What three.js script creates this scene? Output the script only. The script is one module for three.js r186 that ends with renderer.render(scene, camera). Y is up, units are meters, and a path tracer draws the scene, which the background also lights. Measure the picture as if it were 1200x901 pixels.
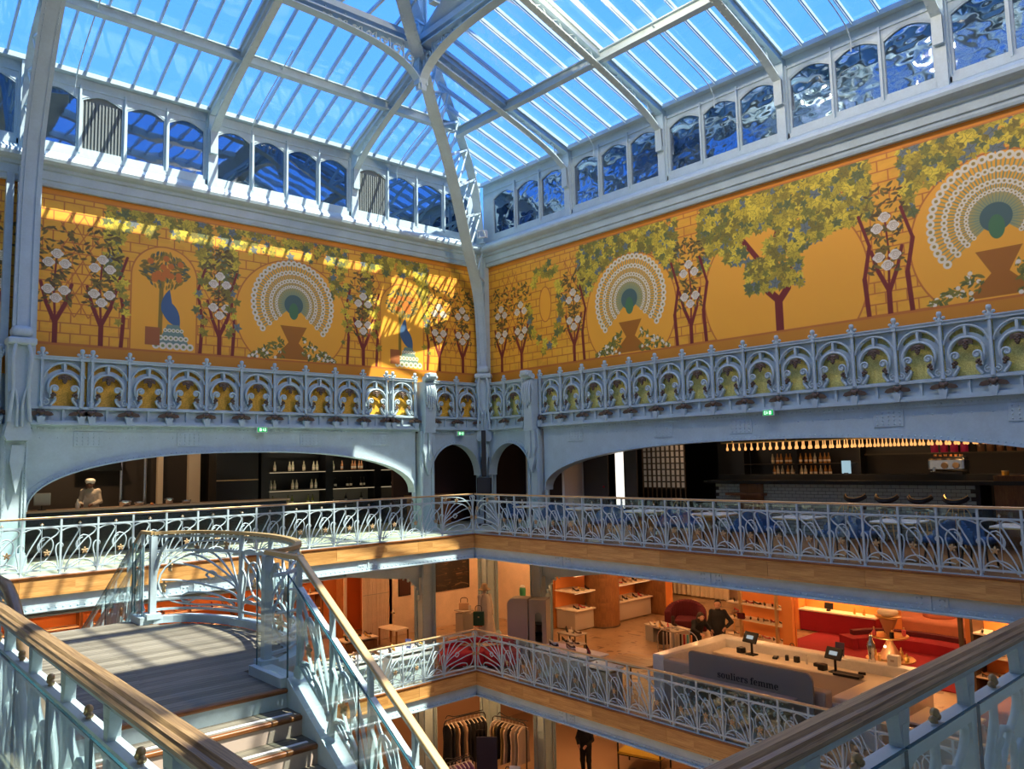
import * as THREE from 'three';
import { RectAreaLightUniformsLib } from 'three/addons/lights/RectAreaLightUniformsLib.js';
import { RoundedBoxGeometry } from 'three/addons/geometries/RoundedBoxGeometry.js';
import { MarchingCubes } from 'three/addons/objects/MarchingCubes.js';
import { FontLoader } from 'three/addons/loaders/FontLoader.js';
import { TextGeometry } from 'three/addons/geometries/TextGeometry.js';

// ---------------------------------------------------------------- camera, sky, sun, exposure
RectAreaLightUniformsLib.init();
const renderer = new THREE.WebGLRenderer({ antialias: true });
renderer.toneMapping = THREE.LinearToneMapping;
renderer.toneMappingExposure = 2.1;
renderer.shadowMap.enabled = true;
const scene = new THREE.Scene();
const V = (x, y, z) => new THREE.Vector3(x, y, z);

const camera = new THREE.PerspectiveCamera(52.25, 1200 / 901, 0.05, 200);
{ // eye held high in the near corner of the gallery, slight roll as in a hand-held shot
  const yaw = 0.84056, pitch = 0.09779, roll = -0.02152;
  const back = V(Math.sin(yaw) * Math.cos(pitch), -Math.sin(pitch), Math.cos(yaw) * Math.cos(pitch));
  const right = V(0, 1, 0).cross(back).normalize(), up = back.clone().cross(right);
  const r2 = right.clone().multiplyScalar(Math.cos(roll)).addScaledVector(up, Math.sin(roll));
  const u2 = up.clone().multiplyScalar(Math.cos(roll)).addScaledVector(right, -Math.sin(roll));
  camera.quaternion.setFromRotationMatrix(new THREE.Matrix4().makeBasis(r2, u2, back));
  camera.position.set(17.352, 2.0215, 13.99);
}
{ // clear summer sky, deeper towards the zenith
  const w = 64, h = 64, a = new Float32Array(w * h * 4);
  for (let j = 0; j < h; j++) for (let i = 0; i < w; i++) {
    const e = Math.max(0, (j + 0.5) / h * 2 - 1), k = Math.pow(1 - e, 3), o = (j * w + i) * 4;
    a[o] = 0.052 + 0.06 * k; a[o + 1] = 0.238 + 0.1 * k; a[o + 2] = 0.88 + 0.1 * k; a[o + 3] = 1;
  }
  const t = new THREE.DataTexture(a, w, h, THREE.RGBAFormat, THREE.FloatType);
  t.mapping = THREE.EquirectangularReflectionMapping; t.magFilter = t.minFilter = THREE.LinearFilter; t.needsUpdate = true;
  scene.background = t; scene.backgroundIntensity = 1.0;
}
const sun = new THREE.DirectionalLight(new THREE.Color(1, 0.92, 0.78), 6.6);
sun.position.set(8 + 20, 5 + 46.2, 6.5 - 13.2); sun.target.position.set(8, 5, 6.5);
sun.castShadow = true; sun.shadow.mapSize.set(4096, 4096);
Object.assign(sun.shadow.camera, { left: -22, right: 22, top: 22, bottom: -22, near: 5, far: 100 });
scene.add(sun, sun.target);

// ---------------------------------------------------------------- helpers
let seed = 7;
const rnd = () => { seed = (seed * 1664525 + 1013904223) >>> 0; return seed / 4294967296; };
const rr = (a, b) => a + (b - a) * rnd();
const used = new Map();
const numbered = (n) => { const k = used.get(n) || 0; used.set(n, k + 1); return k ? n + '_' + String(k).padStart(3, '0') : n; };

function merge(list) {   // any mix of indexed and plain geometries -> one indexed geometry
  list = list.flat(9).filter(Boolean);
  let nv = 0, ni = 0;
  for (const g of list) { nv += g.attributes.position.count; ni += g.index ? g.index.count : g.attributes.position.count; }
  const p = new Float32Array(nv * 3), n = new Float32Array(nv * 3), u = new Float32Array(nv * 2), ix = new Uint32Array(ni);
  let v = 0, k = 0;
  for (const g of list) {
    const c = g.attributes.position.count;
    if (!g.attributes.normal) g.computeVertexNormals();
    p.set(g.attributes.position.array.subarray(0, c * 3), v * 3); n.set(g.attributes.normal.array.subarray(0, c * 3), v * 3);
    if (g.attributes.uv) u.set(g.attributes.uv.array.subarray(0, c * 2), v * 2);
    if (g.index) for (let i = 0; i < g.index.count; i++) ix[k++] = g.index.array[i] + v; else for (let i = 0; i < c; i++) ix[k++] = i + v;
    v += c;
  }
  const o = new THREE.BufferGeometry();
  o.setAttribute('position', new THREE.BufferAttribute(p, 3)); o.setAttribute('normal', new THREE.BufferAttribute(n, 3));
  o.setAttribute('uv', new THREE.BufferAttribute(u, 2)); o.setIndex(new THREE.BufferAttribute(ix, 1));
  return o;
}
function metreUV(g) {   // uv in metres, projected along the strongest axis of each normal
  const p = g.attributes.position, n = g.attributes.normal, u = new Float32Array(p.count * 2);
  for (let i = 0; i < p.count; i++) {
    const ax = Math.abs(n.getX(i)), ay = Math.abs(n.getY(i)), az = Math.abs(n.getZ(i));
    if (ay >= ax && ay >= az) { u[2 * i] = p.getX(i); u[2 * i + 1] = p.getZ(i); } else if (ax > az) { u[2 * i] = p.getZ(i); u[2 * i + 1] = p.getY(i); } else { u[2 * i] = p.getX(i); u[2 * i + 1] = p.getY(i); }
  }
  g.setAttribute('uv', new THREE.BufferAttribute(u, 2)); return g;
}
const M4 = new THREE.Matrix4(), QE = new THREE.Quaternion(), EU = new THREE.Euler();
const xf = (g, x = 0, y = 0, z = 0, rx = 0, ry = 0, rz = 0, sx = 1, sy = sx, sz = sx) => { g.applyMatrix4(M4.compose(V(x, y, z), QE.setFromEuler(EU.set(rx, ry, rz)), V(sx, sy, sz))); return g; };
const box = (w, h, d, x = 0, y = 0, z = 0, rx = 0, ry = 0, rz = 0) => xf(new THREE.BoxGeometry(w, h, d), x, y, z, rx, ry, rz);
const span = (x0, x1, y0, y1, z0, z1) => box(Math.abs(x1 - x0), Math.abs(y1 - y0), Math.abs(z1 - z0), (x0 + x1) / 2, (y0 + y1) / 2, (z0 + z1) / 2);
const rbox = (w, h, d, r, x = 0, y = 0, z = 0, s = 2) => xf(new RoundedBoxGeometry(w, h, d, s, Math.min(r, w / 2.01, h / 2.01, d / 2.01)), x, y, z);
const cyl = (r0, r1, h, x = 0, y = 0, z = 0, s = 12, rx = 0, ry = 0, rz = 0) => xf(new THREE.CylinderGeometry(r0, r1, h, s), x, y, z, rx, ry, rz);
const sph = (r, x = 0, y = 0, z = 0, sx = 1, sy = 1, sz = 1, a = 10, b = 8) => xf(new THREE.SphereGeometry(r, a, b), x, y, z, 0, 0, 0, sx, sy, sz);
const lathe = (pts, s = 16, x = 0, y = 0, z = 0) => xf(new THREE.LatheGeometry(pts.map(([a, b]) => new THREE.Vector2(a, b)), s), x, y, z);
const torus = (R, r, x = 0, y = 0, z = 0, a = 6, b = 24, arc = Math.PI * 2) => xf(new THREE.TorusGeometry(R, r, a, b, arc), x, y, z);
const crv = (pts, closed = false) => new THREE.CatmullRomCurve3(pts.map((q) => V(q[0], q[1], q[2] || 0)), closed, 'centripetal');
const tube = (pts, r = 0.01, seg = 16, rad = 5, closed = false) => new THREE.TubeGeometry(crv(pts, closed), seg, r, rad, closed);
const spiral = (cx, cy, r0, turns, a0, dir, z = 0, n = 18) => Array.from({ length: n + 1 }, (_, i) => { const t = i / n, r = r0 * (1 - 0.88 * t), a = a0 + dir * t * turns * Math.PI * 2; return [cx + r * Math.cos(a), cy + r * Math.sin(a), z]; });
function bar(a, b, w, h) {   // straight bar of section w x h from a to b (h stays upright)
  const A = V(...a), B = V(...b), d = B.clone().sub(A), L = d.length(); d.normalize();
  let up = Math.abs(d.y) > 0.999 ? V(1, 0, 0) : V(0, 1, 0); const s = V().crossVectors(d, up).normalize(); up = V().crossVectors(s, d);
  const g = new THREE.BoxGeometry(L, h, w); g.applyMatrix4(M4.makeBasis(d, up, s).setPosition(A.add(B).multiplyScalar(0.5))); return g;
}
const shapeOf = (pts) => new THREE.Shape(pts.map(([a, b]) => new THREE.Vector2(a, b)));
const ext = (sh, d, z = 0, seg = 12) => xf(new THREE.ExtrudeGeometry(Array.isArray(sh) ? shapeOf(sh) : sh, { depth: d, bevelEnabled: false, curveSegments: seg }), 0, 0, z);
const extB = (sh, d, b, z = 0, seg = 8) => xf(new THREE.ExtrudeGeometry(Array.isArray(sh) ? shapeOf(sh) : sh, { depth: d - 2 * b, bevelEnabled: true, bevelSize: b, bevelThickness: b, bevelSegments: 1, curveSegments: seg }), 0, 0, z + b);
const warp = (g, f) => { const p = g.attributes.position; for (let i = 0; i < p.count; i++) { const q = f(p.getX(i), p.getY(i), p.getZ(i)); p.setXYZ(i, q[0], q[1], q[2]); } g.computeVertexNormals(); return g; };
const rivetGeo = (() => { const g = new THREE.SphereGeometry(1, 6, 3, 0, Math.PI * 2, 0, Math.PI / 2); g.rotateX(Math.PI / 2); return g; })();   // dome towards +z
const rivet = (x, y, z, r = 0.018) => xf(rivetGeo.clone(), x, y, z, 0, 0, 0, r * 1.3, r * 1.3, r * 1.1);

// left-hand sides are the right-hand ones with x and z exchanged
const swaps = new Map();
function swapGeo(g) {
  if (swaps.has(g)) return swaps.get(g);
  const o = g.clone();
  for (const a of ['position', 'normal']) { const q = o.attributes[a]; for (let i = 0; i < q.count; i++) { const x = q.getX(i), y = q.getY(i), z = q.getZ(i); q.setXYZ(i, z, y, x); } }
  if (o.index) { const k = o.index.array; for (let i = 0; i < k.length; i += 3) { const t = k[i + 1]; k[i + 1] = k[i + 2]; k[i + 2] = t; } }
  swaps.set(g, o); return o;
}
function mesh(name, geo, mat, parent, keepUV) {
  let g = Array.isArray(geo) ? merge(geo) : geo;
  if (!g.index) g = merge([g]);
  if (!keepUV && !g.userData.uvDone) { metreUV(g); g.userData.uvDone = true; }
  const m = new THREE.Mesh(g, mat); m.castShadow = m.receiveShadow = true;
  const top = !parent || parent === scene;
  m.name = top ? numbered(name) : name; (parent || scene).add(m); return m;
}
const tag = (o, label, category, group, kind) => { Object.assign(o.userData, label ? { label } : {}, category ? { category } : {}, group ? { group } : {}, kind ? { kind } : {}); return o; };
function thing(name, label, category, [x, y, z] = [0, 0, 0], turn = 0, group) { const o = new THREE.Group(); o.name = numbered(name); o.position.set(x, y, z); o.rotation.y = turn; scene.add(o); return tag(o, label, category, group); }
function struct(name, geo, mat, label) { const m = mesh(name, geo, mat, scene); m.userData.kind = 'structure'; if (label) { m.userData.label = label; } return m; }
function structGroup(name, label) { const o = new THREE.Group(); o.name = numbered(name); scene.add(o); o.userData.kind = 'structure'; if (label) o.userData.label = label; return o; }
function copy(src, pos, turn, label, group) { const o = src.clone(); o.userData = { ...src.userData }; o.name = numbered(src.name.replace(/_\d{3}$/, '')); if (pos) o.position.set(...pos); if (turn !== undefined) o.rotation.y = turn; if (label) o.userData.label = label; if (group) o.userData.group = group; scene.add(o); return o; }
const stuff = (m) => { m.userData.kind = 'stuff'; return m; };
// a frame of reference per wall: along = away from the far corner, out = towards the atrium
const SIDE = {
  r: { P: (x, y, z) => [x, y, z], G: (g) => g },
  l: { P: (x, y, z) => [z, y, x], G: (g) => swapGeo(g) },
};
function put(side, name, geo, mat, parent, x = 0, y = 0, z = 0) { let g = Array.isArray(geo) ? merge(geo) : geo; if (!g.index) g = merge([g]); if (!g.userData.uvDone) { metreUV(g); g.userData.uvDone = true; } const m = mesh(name, SIDE[side].G(g), mat, parent, true); m.position.set(...SIDE[side].P(x, y, z)); return m; }

// ---------------------------------------------------------------- materials
function noiseTex(w, h, f, srgb = true) {
  const c = document.createElement('canvas'); c.width = w; c.height = h; const x = c.getContext('2d'), im = x.createImageData(w, h);
  for (let j = 0; j < h; j++) for (let i = 0; i < w; i++) { const q = f(i, j); const o = (j * w + i) * 4; im.data[o] = q[0]; im.data[o + 1] = q[1]; im.data[o + 2] = q[2]; im.data[o + 3] = 255; }
  x.putImageData(im, 0, 0); const t = new THREE.CanvasTexture(c); if (srgb) t.colorSpace = THREE.SRGBColorSpace; t.wrapS = t.wrapT = THREE.RepeatWrapping; return t;
}
const hash = (i, j, s = 0) => { let n = Math.imul(i, 374761393) + Math.imul(j, 668265263) + Math.imul(s, 974634777); n = Math.imul(n ^ (n >>> 13), 1274126177); return ((n ^ (n >>> 16)) >>> 0) / 4294967296; };
function vnoise(x, y, per, s = 0) { const i = Math.floor(x), j = Math.floor(y), f = x - i, g = y - j, w = (a) => ((a % per) + per) % per, u = f * f * (3 - 2 * f), v = g * g * (3 - 2 * g), a = hash(w(i), w(j), s), b = hash(w(i + 1), w(j), s), c = hash(w(i), w(j + 1), s), d = hash(w(i + 1), w(j + 1), s); return (a * (1 - u) + b * u) * (1 - v) + (c * (1 - u) + d * u) * v; }
const std = (r, g, b, rough = 0.6, o = {}) => { const { tex, rep, ...q } = o; const m = new THREE.MeshStandardMaterial({ roughness: rough, ...q }); m.color.setRGB(r, g, b); return m; };
const phys = (r, g, b, rough = 0.6, o = {}) => { const m = new THREE.MeshPhysicalMaterial({ roughness: rough, ...o }); m.color.setRGB(r, g, b); return m; };
function woodTex(base, dark, ring, planks = 0) {   // grain runs along u
  const W = 512, H = 512;
  const t = noiseTex(W, H, (i, j) => {
    const g = vnoise(i / 64, j / 4, 8 * 1e6, 1) * 0.5 + vnoise(i / 20, j / 1.6, 1e6, 2) * 0.35 + vnoise(i / 128, j / 24, 1e6, 3) * 0.5;
    let k = Math.min(1, Math.max(0, (g - 0.35) * ring));
    if (planks) { const p = Math.floor(j / (H / planks)); k = Math.min(1, Math.max(0, k + (hash(p, 5, 9) - 0.5) * 0.5)); }
    return [0, 1, 2].map((c) => base[c] + (dark[c] - base[c]) * k);
  });
  return t;
}
const MAT = {};
{
  const speck = noiseTex(256, 256, (i, j) => { const v = 236 + 12 * vnoise(i / 32, j / 32, 8, 4) + 8 * vnoise(i / 6, j / 6, 43, 5) - 8 * (hash(i, j, 2) - 0.5); return [v, v, v]; });
  speck.repeat.set(0.7, 0.7);
  const paint = (r, g, b, rough = 0.5) => std(r, g, b, rough, { map: speck, roughnessMap: speck });
  MAT.iron = paint(0.45, 0.60, 0.645);
  MAT.ironWarm = MAT.iron;
  MAT.white = paint(0.80, 0.80, 0.79, 0.7);
  MAT.plaster = std(0.80, 0.62, 0.46, 0.9, { map: speck });
  MAT.dark = paint(0.02, 0.02, 0.024, 0.5);
  MAT.black = paint(0.006, 0.006, 0.008, 0.5);
  MAT.brown = std(0.05, 0.018, 0.014, 0.8, { map: speck });
  const oak = woodTex([222, 180, 112], [178, 130, 70], 1.3); oak.repeat.set(0.7, 1.6);
  MAT.oak = [0, 1, 2].map((k) => { const m = std(1, 1, 1, 0.45, { map: oak }); m.color.setRGB(0.95 - 0.09 * k, 0.93 - 0.1 * k, 0.88 - 0.12 * k); return m; });
  const rail = woodTex([172, 146, 104], [104, 84, 58], 1.5); rail.repeat.set(0.8, 4);
  MAT.rail = std(1, 1, 1, 0.35, { map: rail });
  const deck = woodTex([156, 154, 138], [92, 90, 80], 1.5, 0); deck.repeat.set(0.5, 1.2);
  MAT.deck = [0, 1, 2].map((k) => { const m = std(1, 1, 1, 0.6, { map: deck }); m.color.setRGB(0.95 - 0.16 * k, 0.93 - 0.16 * k, 0.9 - 0.17 * k); return m; });
  const nose = woodTex([150, 96, 44], [92, 54, 22], 1.4); nose.repeat.set(0.8, 3); MAT.nose = std(1, 1, 1, 0.4, { map: nose });
  const walnut = woodTex([152, 104, 60], [116, 74, 40], 1.2); walnut.rotation = Math.PI / 2; walnut.repeat.set(1.2, 0.6); MAT.walnut = std(1, 1, 1, 0.5, { map: walnut });
  const marble = noiseTex(512, 512, (i, j) => { const m = vnoise(i / 64, j / 64, 8, 11) * 0.6 + vnoise(i / 16, j / 16, 32, 12) * 0.4, s = vnoise(i / 32, j / 32, 16, 13) > 0.86 ? 1 : 0, s2 = vnoise(i / 16 + 3, j / 16, 32, 14) > 0.9 ? 1 : 0; return [214 - 40 * m - 90 * s - 60 * s2, 196 - 40 * m - 100 * s - 90 * s2, 172 - 38 * m - 95 * s - 90 * s2]; });
  marble.repeat.set(0.28, 0.28); MAT.terrazzo = std(0.72, 0.58, 0.44, 0.3, { map: marble });
  const gfloor = noiseTex(256, 256, (i, j) => { const m = vnoise(i / 32, j / 32, 8, 21), n = hash(i, j, 3); const d = (j % 64 < 1) ? 26 : 0; return [176 + 18 * m + 10 * n - d, 182 + 16 * m + 10 * n - d, 160 + 16 * m + 8 * n - d]; });
  MAT.gallery = std(0.92, 0.95, 0.9, 0.4, { map: gfloor });
  MAT.brass = std(0.80, 0.55, 0.24, 0.28, { metalness: 0.9 });
  MAT.brassRail = std(0.62, 0.44, 0.22, 0.35, { metalness: 0.5 });
  MAT.gilt = std(0.42, 0.31, 0.16, 0.45, { metalness: 0.4 });
  MAT.bronze = std(0.11, 0.08, 0.055, 0.45, { metalness: 0.35 });
  MAT.chrome = std(0.75, 0.76, 0.78, 0.12, { metalness: 1 });
  MAT.glass = phys(0.90, 0.97, 0.96, 0.02, { transmission: 1, ior: 1.5, side: THREE.DoubleSide });
  MAT.roofGlass = phys(0.97, 0.98, 1, 0.01, { transmission: 1, ior: 1.45, side: THREE.DoubleSide });
  const wav = noiseTex(512, 512, (i, j) => { const v = 255 * (0.6 * vnoise(i / 128, j / 85.33, 4, 31) + 0.4 * vnoise(i / 64, j / 42.67, 8, 32)); return [v, v, v]; }, false);
  wav.repeat.set(0.6, 0.6); MAT.mirror = std(0.2, 0.27, 0.36, 0.03, { metalness: 1, bumpMap: wav, bumpScale: 0.014 }); MAT.mirrorCalm = std(0.24, 0.32, 0.42, 0.03, { metalness: 1, bumpMap: wav, bumpScale: 0.0012 });
  MAT.glassEdge = std(0.02, 0.09, 0.12, 0.15);
  MAT.louver = std(0.15, 0.19, 0.19, 0.7);
  MAT.velvet = phys(0.085, 0.003, 0.012, 0.9, { sheen: 0.5, sheenColor: new THREE.Color(0.3, 0.02, 0.06), sheenRoughness: 0.5 });
  MAT.carpet = std(0.30, 0.006, 0.02, 0.95, { map: speck });
  MAT.red = std(0.52, 0.012, 0.025, 0.8, { map: speck });
  MAT.pink = std(0.62, 0.24, 0.15, 0.9, { map: speck });
  MAT.orange = std(0.83, 0.29, 0.07, 0.6);
  MAT.cream = std(0.86, 0.74, 0.60, 0.55);
  MAT.greige = std(0.46, 0.38, 0.31, 0.6);
  MAT.grey = std(0.30, 0.28, 0.265, 0.55);
  MAT.signGrey = std(0.24, 0.22, 0.205, 0.6);
  MAT.blue = phys(0.02, 0.085, 0.21, 0.85, { sheen: 0.5, sheenColor: new THREE.Color(0.05, 0.14, 0.3) });
  MAT.skin = std(0.55, 0.30, 0.20, 0.6);
  MAT.skinDark = std(0.14, 0.065, 0.04, 0.6);
  MAT.cloth = std(0.72, 0.64, 0.55, 0.9, { map: speck });
  MAT.blackCloth = std(0.012, 0.012, 0.016, 0.9);
  MAT.hair = std(0.03, 0.016, 0.01, 0.6);
  MAT.marbleWhite = std(0.86, 0.82, 0.76, 0.3, { map: speck });
}
// ---------------------------------------------------------------- floors, ceilings, walls
const D4 = -3.72, D3 = -7.44, SP = 2.75, SM = 3.0;
const plate = (x0, x1, z0, z1, top, th, hole) => { const s = shapeOf([[x0, z0], [x1, z0], [x1, z1], [x0, z1]]); if (hole) s.holes.push(new THREE.Path(hole.map(([a, b]) => new THREE.Vector2(a, b)))); const g = ext(s, th); g.rotateX(Math.PI / 2); return xf(g, 0, top, 0); };
const VOID = [[-0.02, -0.02], [-0.02, 13.02], [16.02, 13.02], [16.02, -0.02]];
struct('floor', plate(-12, 19.2, -16, 16.2, 0, 0.3, VOID), MAT.gallery, 'pale green-grey floor of the upper gallery');
struct('floor', plate(-12, 19.2, -16, 16.2, D4, 0.3, VOID), MAT.terrazzo, 'speckled stone floor of the shoe department');
struct('floor', plate(-12, 19.2, -16, 16.2, D3, 0.3), std(0.42, 0.27, 0.17, 0.5), 'warm brown floor of the clothing department');
{ const pq = woodTex([150, 106, 66], [104, 70, 42], 1.3); pq.repeat.set(0.6, 2.5); struct('floor', plate(-0.2, 16, -8.5, -0.35, 0.012, 0.011), std(1, 1, 1, 0.5, { map: pq }), 'brown parquet of the shaded gallery and bar'); }
const ceilMat = std(0.55, 0.50, 0.45, 0.9);
struct('ceiling', plate(-12, 19.2, -16, 16.2, D4 - 0.32, 0.06, [[-0.3, -0.3], [-0.3, 13.3], [16.3, 13.3], [16.3, -0.3]]), ceilMat, 'plain ceiling over the clothing department');
struct('ceiling', plate(-12, 19.2, -16, 16.2, -0.32, 0.06, [[-0.3, -0.3], [-0.3, 13.3], [16.3, 13.3], [16.3, -0.3]]), ceilMat, 'plain ceiling over the shoe department');
struct('ceiling', [span(-12, -SP - 0.06, 2.96, 3.04, -16, 16.2), span(-SP - 0.06, 19.2, 2.96, 3.04, -16, -SP - 0.06)], MAT.black, 'black ceiling over the bars');
const wl = structGroup('wall_left', 'left wall of the atrium above the arches');
mesh('masonry', span(-3.35, -SM, 3.04, 9.6, -3.35, 16.2), MAT.ironWarm, wl);
const wr = structGroup('wall_right', 'right wall of the atrium above the arches');
mesh('masonry', span(-3.35, 19.2, 3.04, 9.6, -3.35, -SM), MAT.ironWarm, wr);
struct('wall_near', span(-12, 19.4, D3, 11.6, 16.2, 16.5), std(0.2, 0.17, 0.15, 0.8), 'plain wall behind the near gallery');
struct('wall_near', span(19.2, 19.5, D3, 11.6, -16, 16.2), std(0.5, 0.46, 0.42, 0.8), 'plain wall beside the near gallery');
struct('wall_back', span(-12.2, -12, D3, 3.04, -16.2, 16.2), MAT.black, 'outer wall behind the kitchen');
struct('wall_back', span(-12.2, 19.2, D3, 3.04, -16.2, -16), MAT.black, 'outer wall behind the bar');

// ---------------------------------------------------------------- mural: a generic stand-in, gold ground with foliage, roses and medallions
function muralTexture(L, x0, draw) {   // canvas in wall metres: x from x0 to x0+L, y from 4.2 to 8.7
  const W = 2048, H = Math.round(2048 * 4.5 / L), c = document.createElement('canvas'); c.width = W; c.height = H;
  const g = c.getContext('2d'), k = W / L, X = (x) => (x - x0) * k, Y = (y) => (8.7 - y) * k;
  const A = { g, k, X, Y };
  g.fillStyle = '#f0b030'; g.fillRect(0, 0, W, H);
  for (let i = 0; i < 2600; i++) { g.fillStyle = rnd() < 0.5 ? 'rgba(246,196,60,0.10)' : 'rgba(186,122,20,0.09)'; g.beginPath(); g.ellipse(rnd() * W, rnd() * H, rr(4, 40), rr(3, 16), 0, 0, 7); g.fill(); }
  const line = '#c4742a';
  A.bricks = (xa, xb, ya, yb, w, h) => { g.strokeStyle = line; g.lineWidth = 0.028 * k; for (let y = ya, r = 0; y < yb; y += h, r++) { g.beginPath(); g.moveTo(X(xa), Y(y)); g.lineTo(X(xb), Y(y)); g.stroke(); for (let x = xa + (r % 2) * w / 2; x < xb; x += w) { g.beginPath(); g.moveTo(X(x), Y(y)); g.lineTo(X(x), Y(y + h)); g.stroke(); } } };
  A.lattice = (xa, xb, ya, yb, s) => { g.save(); g.beginPath(); g.rect(X(xa), Y(yb), X(xb) - X(xa), Y(ya) - Y(yb)); g.clip(); g.strokeStyle = line; g.lineWidth = 0.026 * k; for (let x = xa - 4; x < xb + 4; x += s) { g.beginPath(); g.moveTo(X(x), Y(ya)); g.lineTo(X(x + (yb - ya) * 0.55), Y(yb)); g.moveTo(X(x), Y(ya)); g.lineTo(X(x - (yb - ya) * 0.55), Y(yb)); g.stroke(); } g.restore(); };
  A.leaf = (x, y, s, col, a = rr(0, 6.3)) => { g.save(); g.translate(X(x), Y(y)); g.rotate(a); g.scale(s * k, s * k); g.fillStyle = col; g.beginPath(); const n = 5; for (let i = 0; i <= n * 2; i++) { const t = i / (n * 2) * Math.PI * 2, r = i % 2 ? 0.52 : 1; g[i ? 'lineTo' : 'moveTo'](Math.cos(t) * r, Math.sin(t) * r * 0.95); } g.fill(); g.strokeStyle = 'rgba(70,66,20,0.45)'; g.lineWidth = 0.07; g.beginPath(); g.moveTo(-0.8, 0); g.lineTo(0.8, 0); g.moveTo(0, 0); g.lineTo(0.3, 0.6); g.moveTo(0, 0); g.lineTo(0.3, -0.6); g.stroke(); g.restore(); };
  const IV = ['#948626', '#ac9a2c', '#cdb630', '#e6cf3c', '#82782a', '#66703e', '#6c7a78', '#80802e', '#bba92e', '#d8c236'];
  A.ivy = (n, inside, xa, xb, ya, yb, s = 0.16) => { for (let i = 0; i < n; i++) { const x = rr(xa, xb), y = rr(ya, yb); if (inside(x, y)) A.leaf(x, y, rr(s * 0.75, s * 1.25), IV[Math.floor(rnd() * IV.length)]); } };
  A.stem = (pts, w, col = '#7a2a1c') => { g.strokeStyle = col; g.lineCap = 'round'; g.lineJoin = 'round'; for (let i = 0; i + 1 < pts.length; i++) { g.lineWidth = w * k * (1 - 0.6 * i / pts.length); g.beginPath(); g.moveTo(X(pts[i][0]), Y(pts[i][1])); g.lineTo(X(pts[i + 1][0]), Y(pts[i + 1][1])); g.stroke(); } };
  A.small = (x, y, s, a, col) => { g.save(); g.translate(X(x), Y(y)); g.rotate(a); g.scale(s * k, s * k); g.fillStyle = col; g.beginPath(); g.moveTo(-1, 0); g.quadraticCurveTo(0, -0.7, 1, 0); g.quadraticCurveTo(0, 0.7, -1, 0); g.fill(); g.restore(); };
  A.rose = (x, y, r) => { g.fillStyle = '#e6dfc8'; for (let i = 0; i < 6; i++) { const t = i / 6 * 6.283; g.beginPath(); g.ellipse(X(x + Math.cos(t) * r * 0.5), Y(y + Math.sin(t) * r * 0.4), r * 0.58 * k, r * 0.46 * k, t, 0, 7); g.fill(); } g.strokeStyle = '#b9a882'; g.lineWidth = 0.012 * k; for (let i = 1; i < 4; i++) { g.beginPath(); g.ellipse(X(x), Y(y), r * 0.24 * i * k, r * 0.19 * i * k, i, 0.4, 5.2); g.stroke(); } };
  A.roseTree = (x, base = 4.97) => {
    A.stem([[x, base], [x, base + 0.5], [x - 0.2, base + 0.95], [x - 0.32, base + 1.4]], 0.11); A.stem([[x, base + 0.45], [x + 0.2, base + 0.95], [x + 0.32, base + 1.4]], 0.09); A.stem([[x, base + 0.5], [x + 0.05, base + 1.3], [x, base + 2.2]], 0.05);
    for (let i = 0; i < 120; i++) { const t = rnd(), y = base + 0.9 + t * 1.9, w = 0.16 + 0.34 * Math.abs(Math.sin((y - base) * 2.1)); A.small(x + rr(-w, w), y, rr(0.06, 0.1), rr(-1.2, 1.2), ['#6a5a22', '#7b6a26', '#5b4c20'][i % 3]); }
    for (const [a, b] of [[0, 2.15], [-0.17, 1.93], [0.17, 1.93], [-0.17, 1.3], [0.17, 1.3], [0, 1.1]]) A.rose(x + a, base + b - 0.05, 0.125);
  };
  A.disc = (x, y, rx, ry) => { g.fillStyle = '#f5b032'; g.strokeStyle = line; g.lineWidth = 0.035 * k; g.beginPath(); g.ellipse(X(x), Y(y), rx * k, ry * k, 0, 0, 7); g.fill(); g.stroke(); };
  A.fan = (x, y, R) => {   // a wheel of pale dots on blue-green spokes over an urn
    for (let i = 0; i <= 60; i++) { const t = Math.PI * (-0.22 + 1.44 * i / 60); g.strokeStyle = i % 2 ? '#7f9470' : '#9aa06a'; g.lineWidth = 0.022 * k * R; g.beginPath(); g.moveTo(X(x), Y(y)); g.lineTo(X(x + Math.cos(t) * R), Y(y + Math.sin(t) * R)); g.stroke(); }
    for (const [q, s, n] of [[1, 0.058, 34], [0.78, 0.045, 34], [0.58, 0.04, 32], [0.44, 0.03, 30]]) for (let i = 0; i <= n; i++) { const t = Math.PI * (-0.22 + 1.44 * i / n); const px = x + Math.cos(t) * R * q, py = y + Math.sin(t) * R * q; g.fillStyle = '#e6dec0'; g.beginPath(); g.arc(X(px), Y(py), s * R * 1.25 * k, 0, 7); g.fill(); g.fillStyle = '#a58d3a'; g.beginPath(); g.arc(X(px), Y(py), s * R * 0.5 * k, 0, 7); g.fill(); }
    g.fillStyle = '#4f6b62'; g.beginPath(); g.arc(X(x), Y(y), R * 0.24 * k, 0, 7); g.fill(); g.fillStyle = '#4f7d4e'; g.beginPath(); g.ellipse(X(x), Y(y - R * 0.16), R * 0.12 * k, R * 0.2 * k, 0, 0, 7); g.fill();
    const b = 5.0, top = y - R * 0.52; g.fillStyle = '#a86a16'; g.beginPath(); g.moveTo(X(x - 0.34 * R), Y(top)); g.lineTo(X(x + 0.34 * R), Y(top)); g.lineTo(X(x + 0.13 * R), Y(top - (top - b) * 0.5)); g.lineTo(X(x + 0.5 * R), Y(b)); g.lineTo(X(x - 0.5 * R), Y(b)); g.lineTo(X(x - 0.13 * R), Y(top - (top - b) * 0.5)); g.fill();
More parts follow.
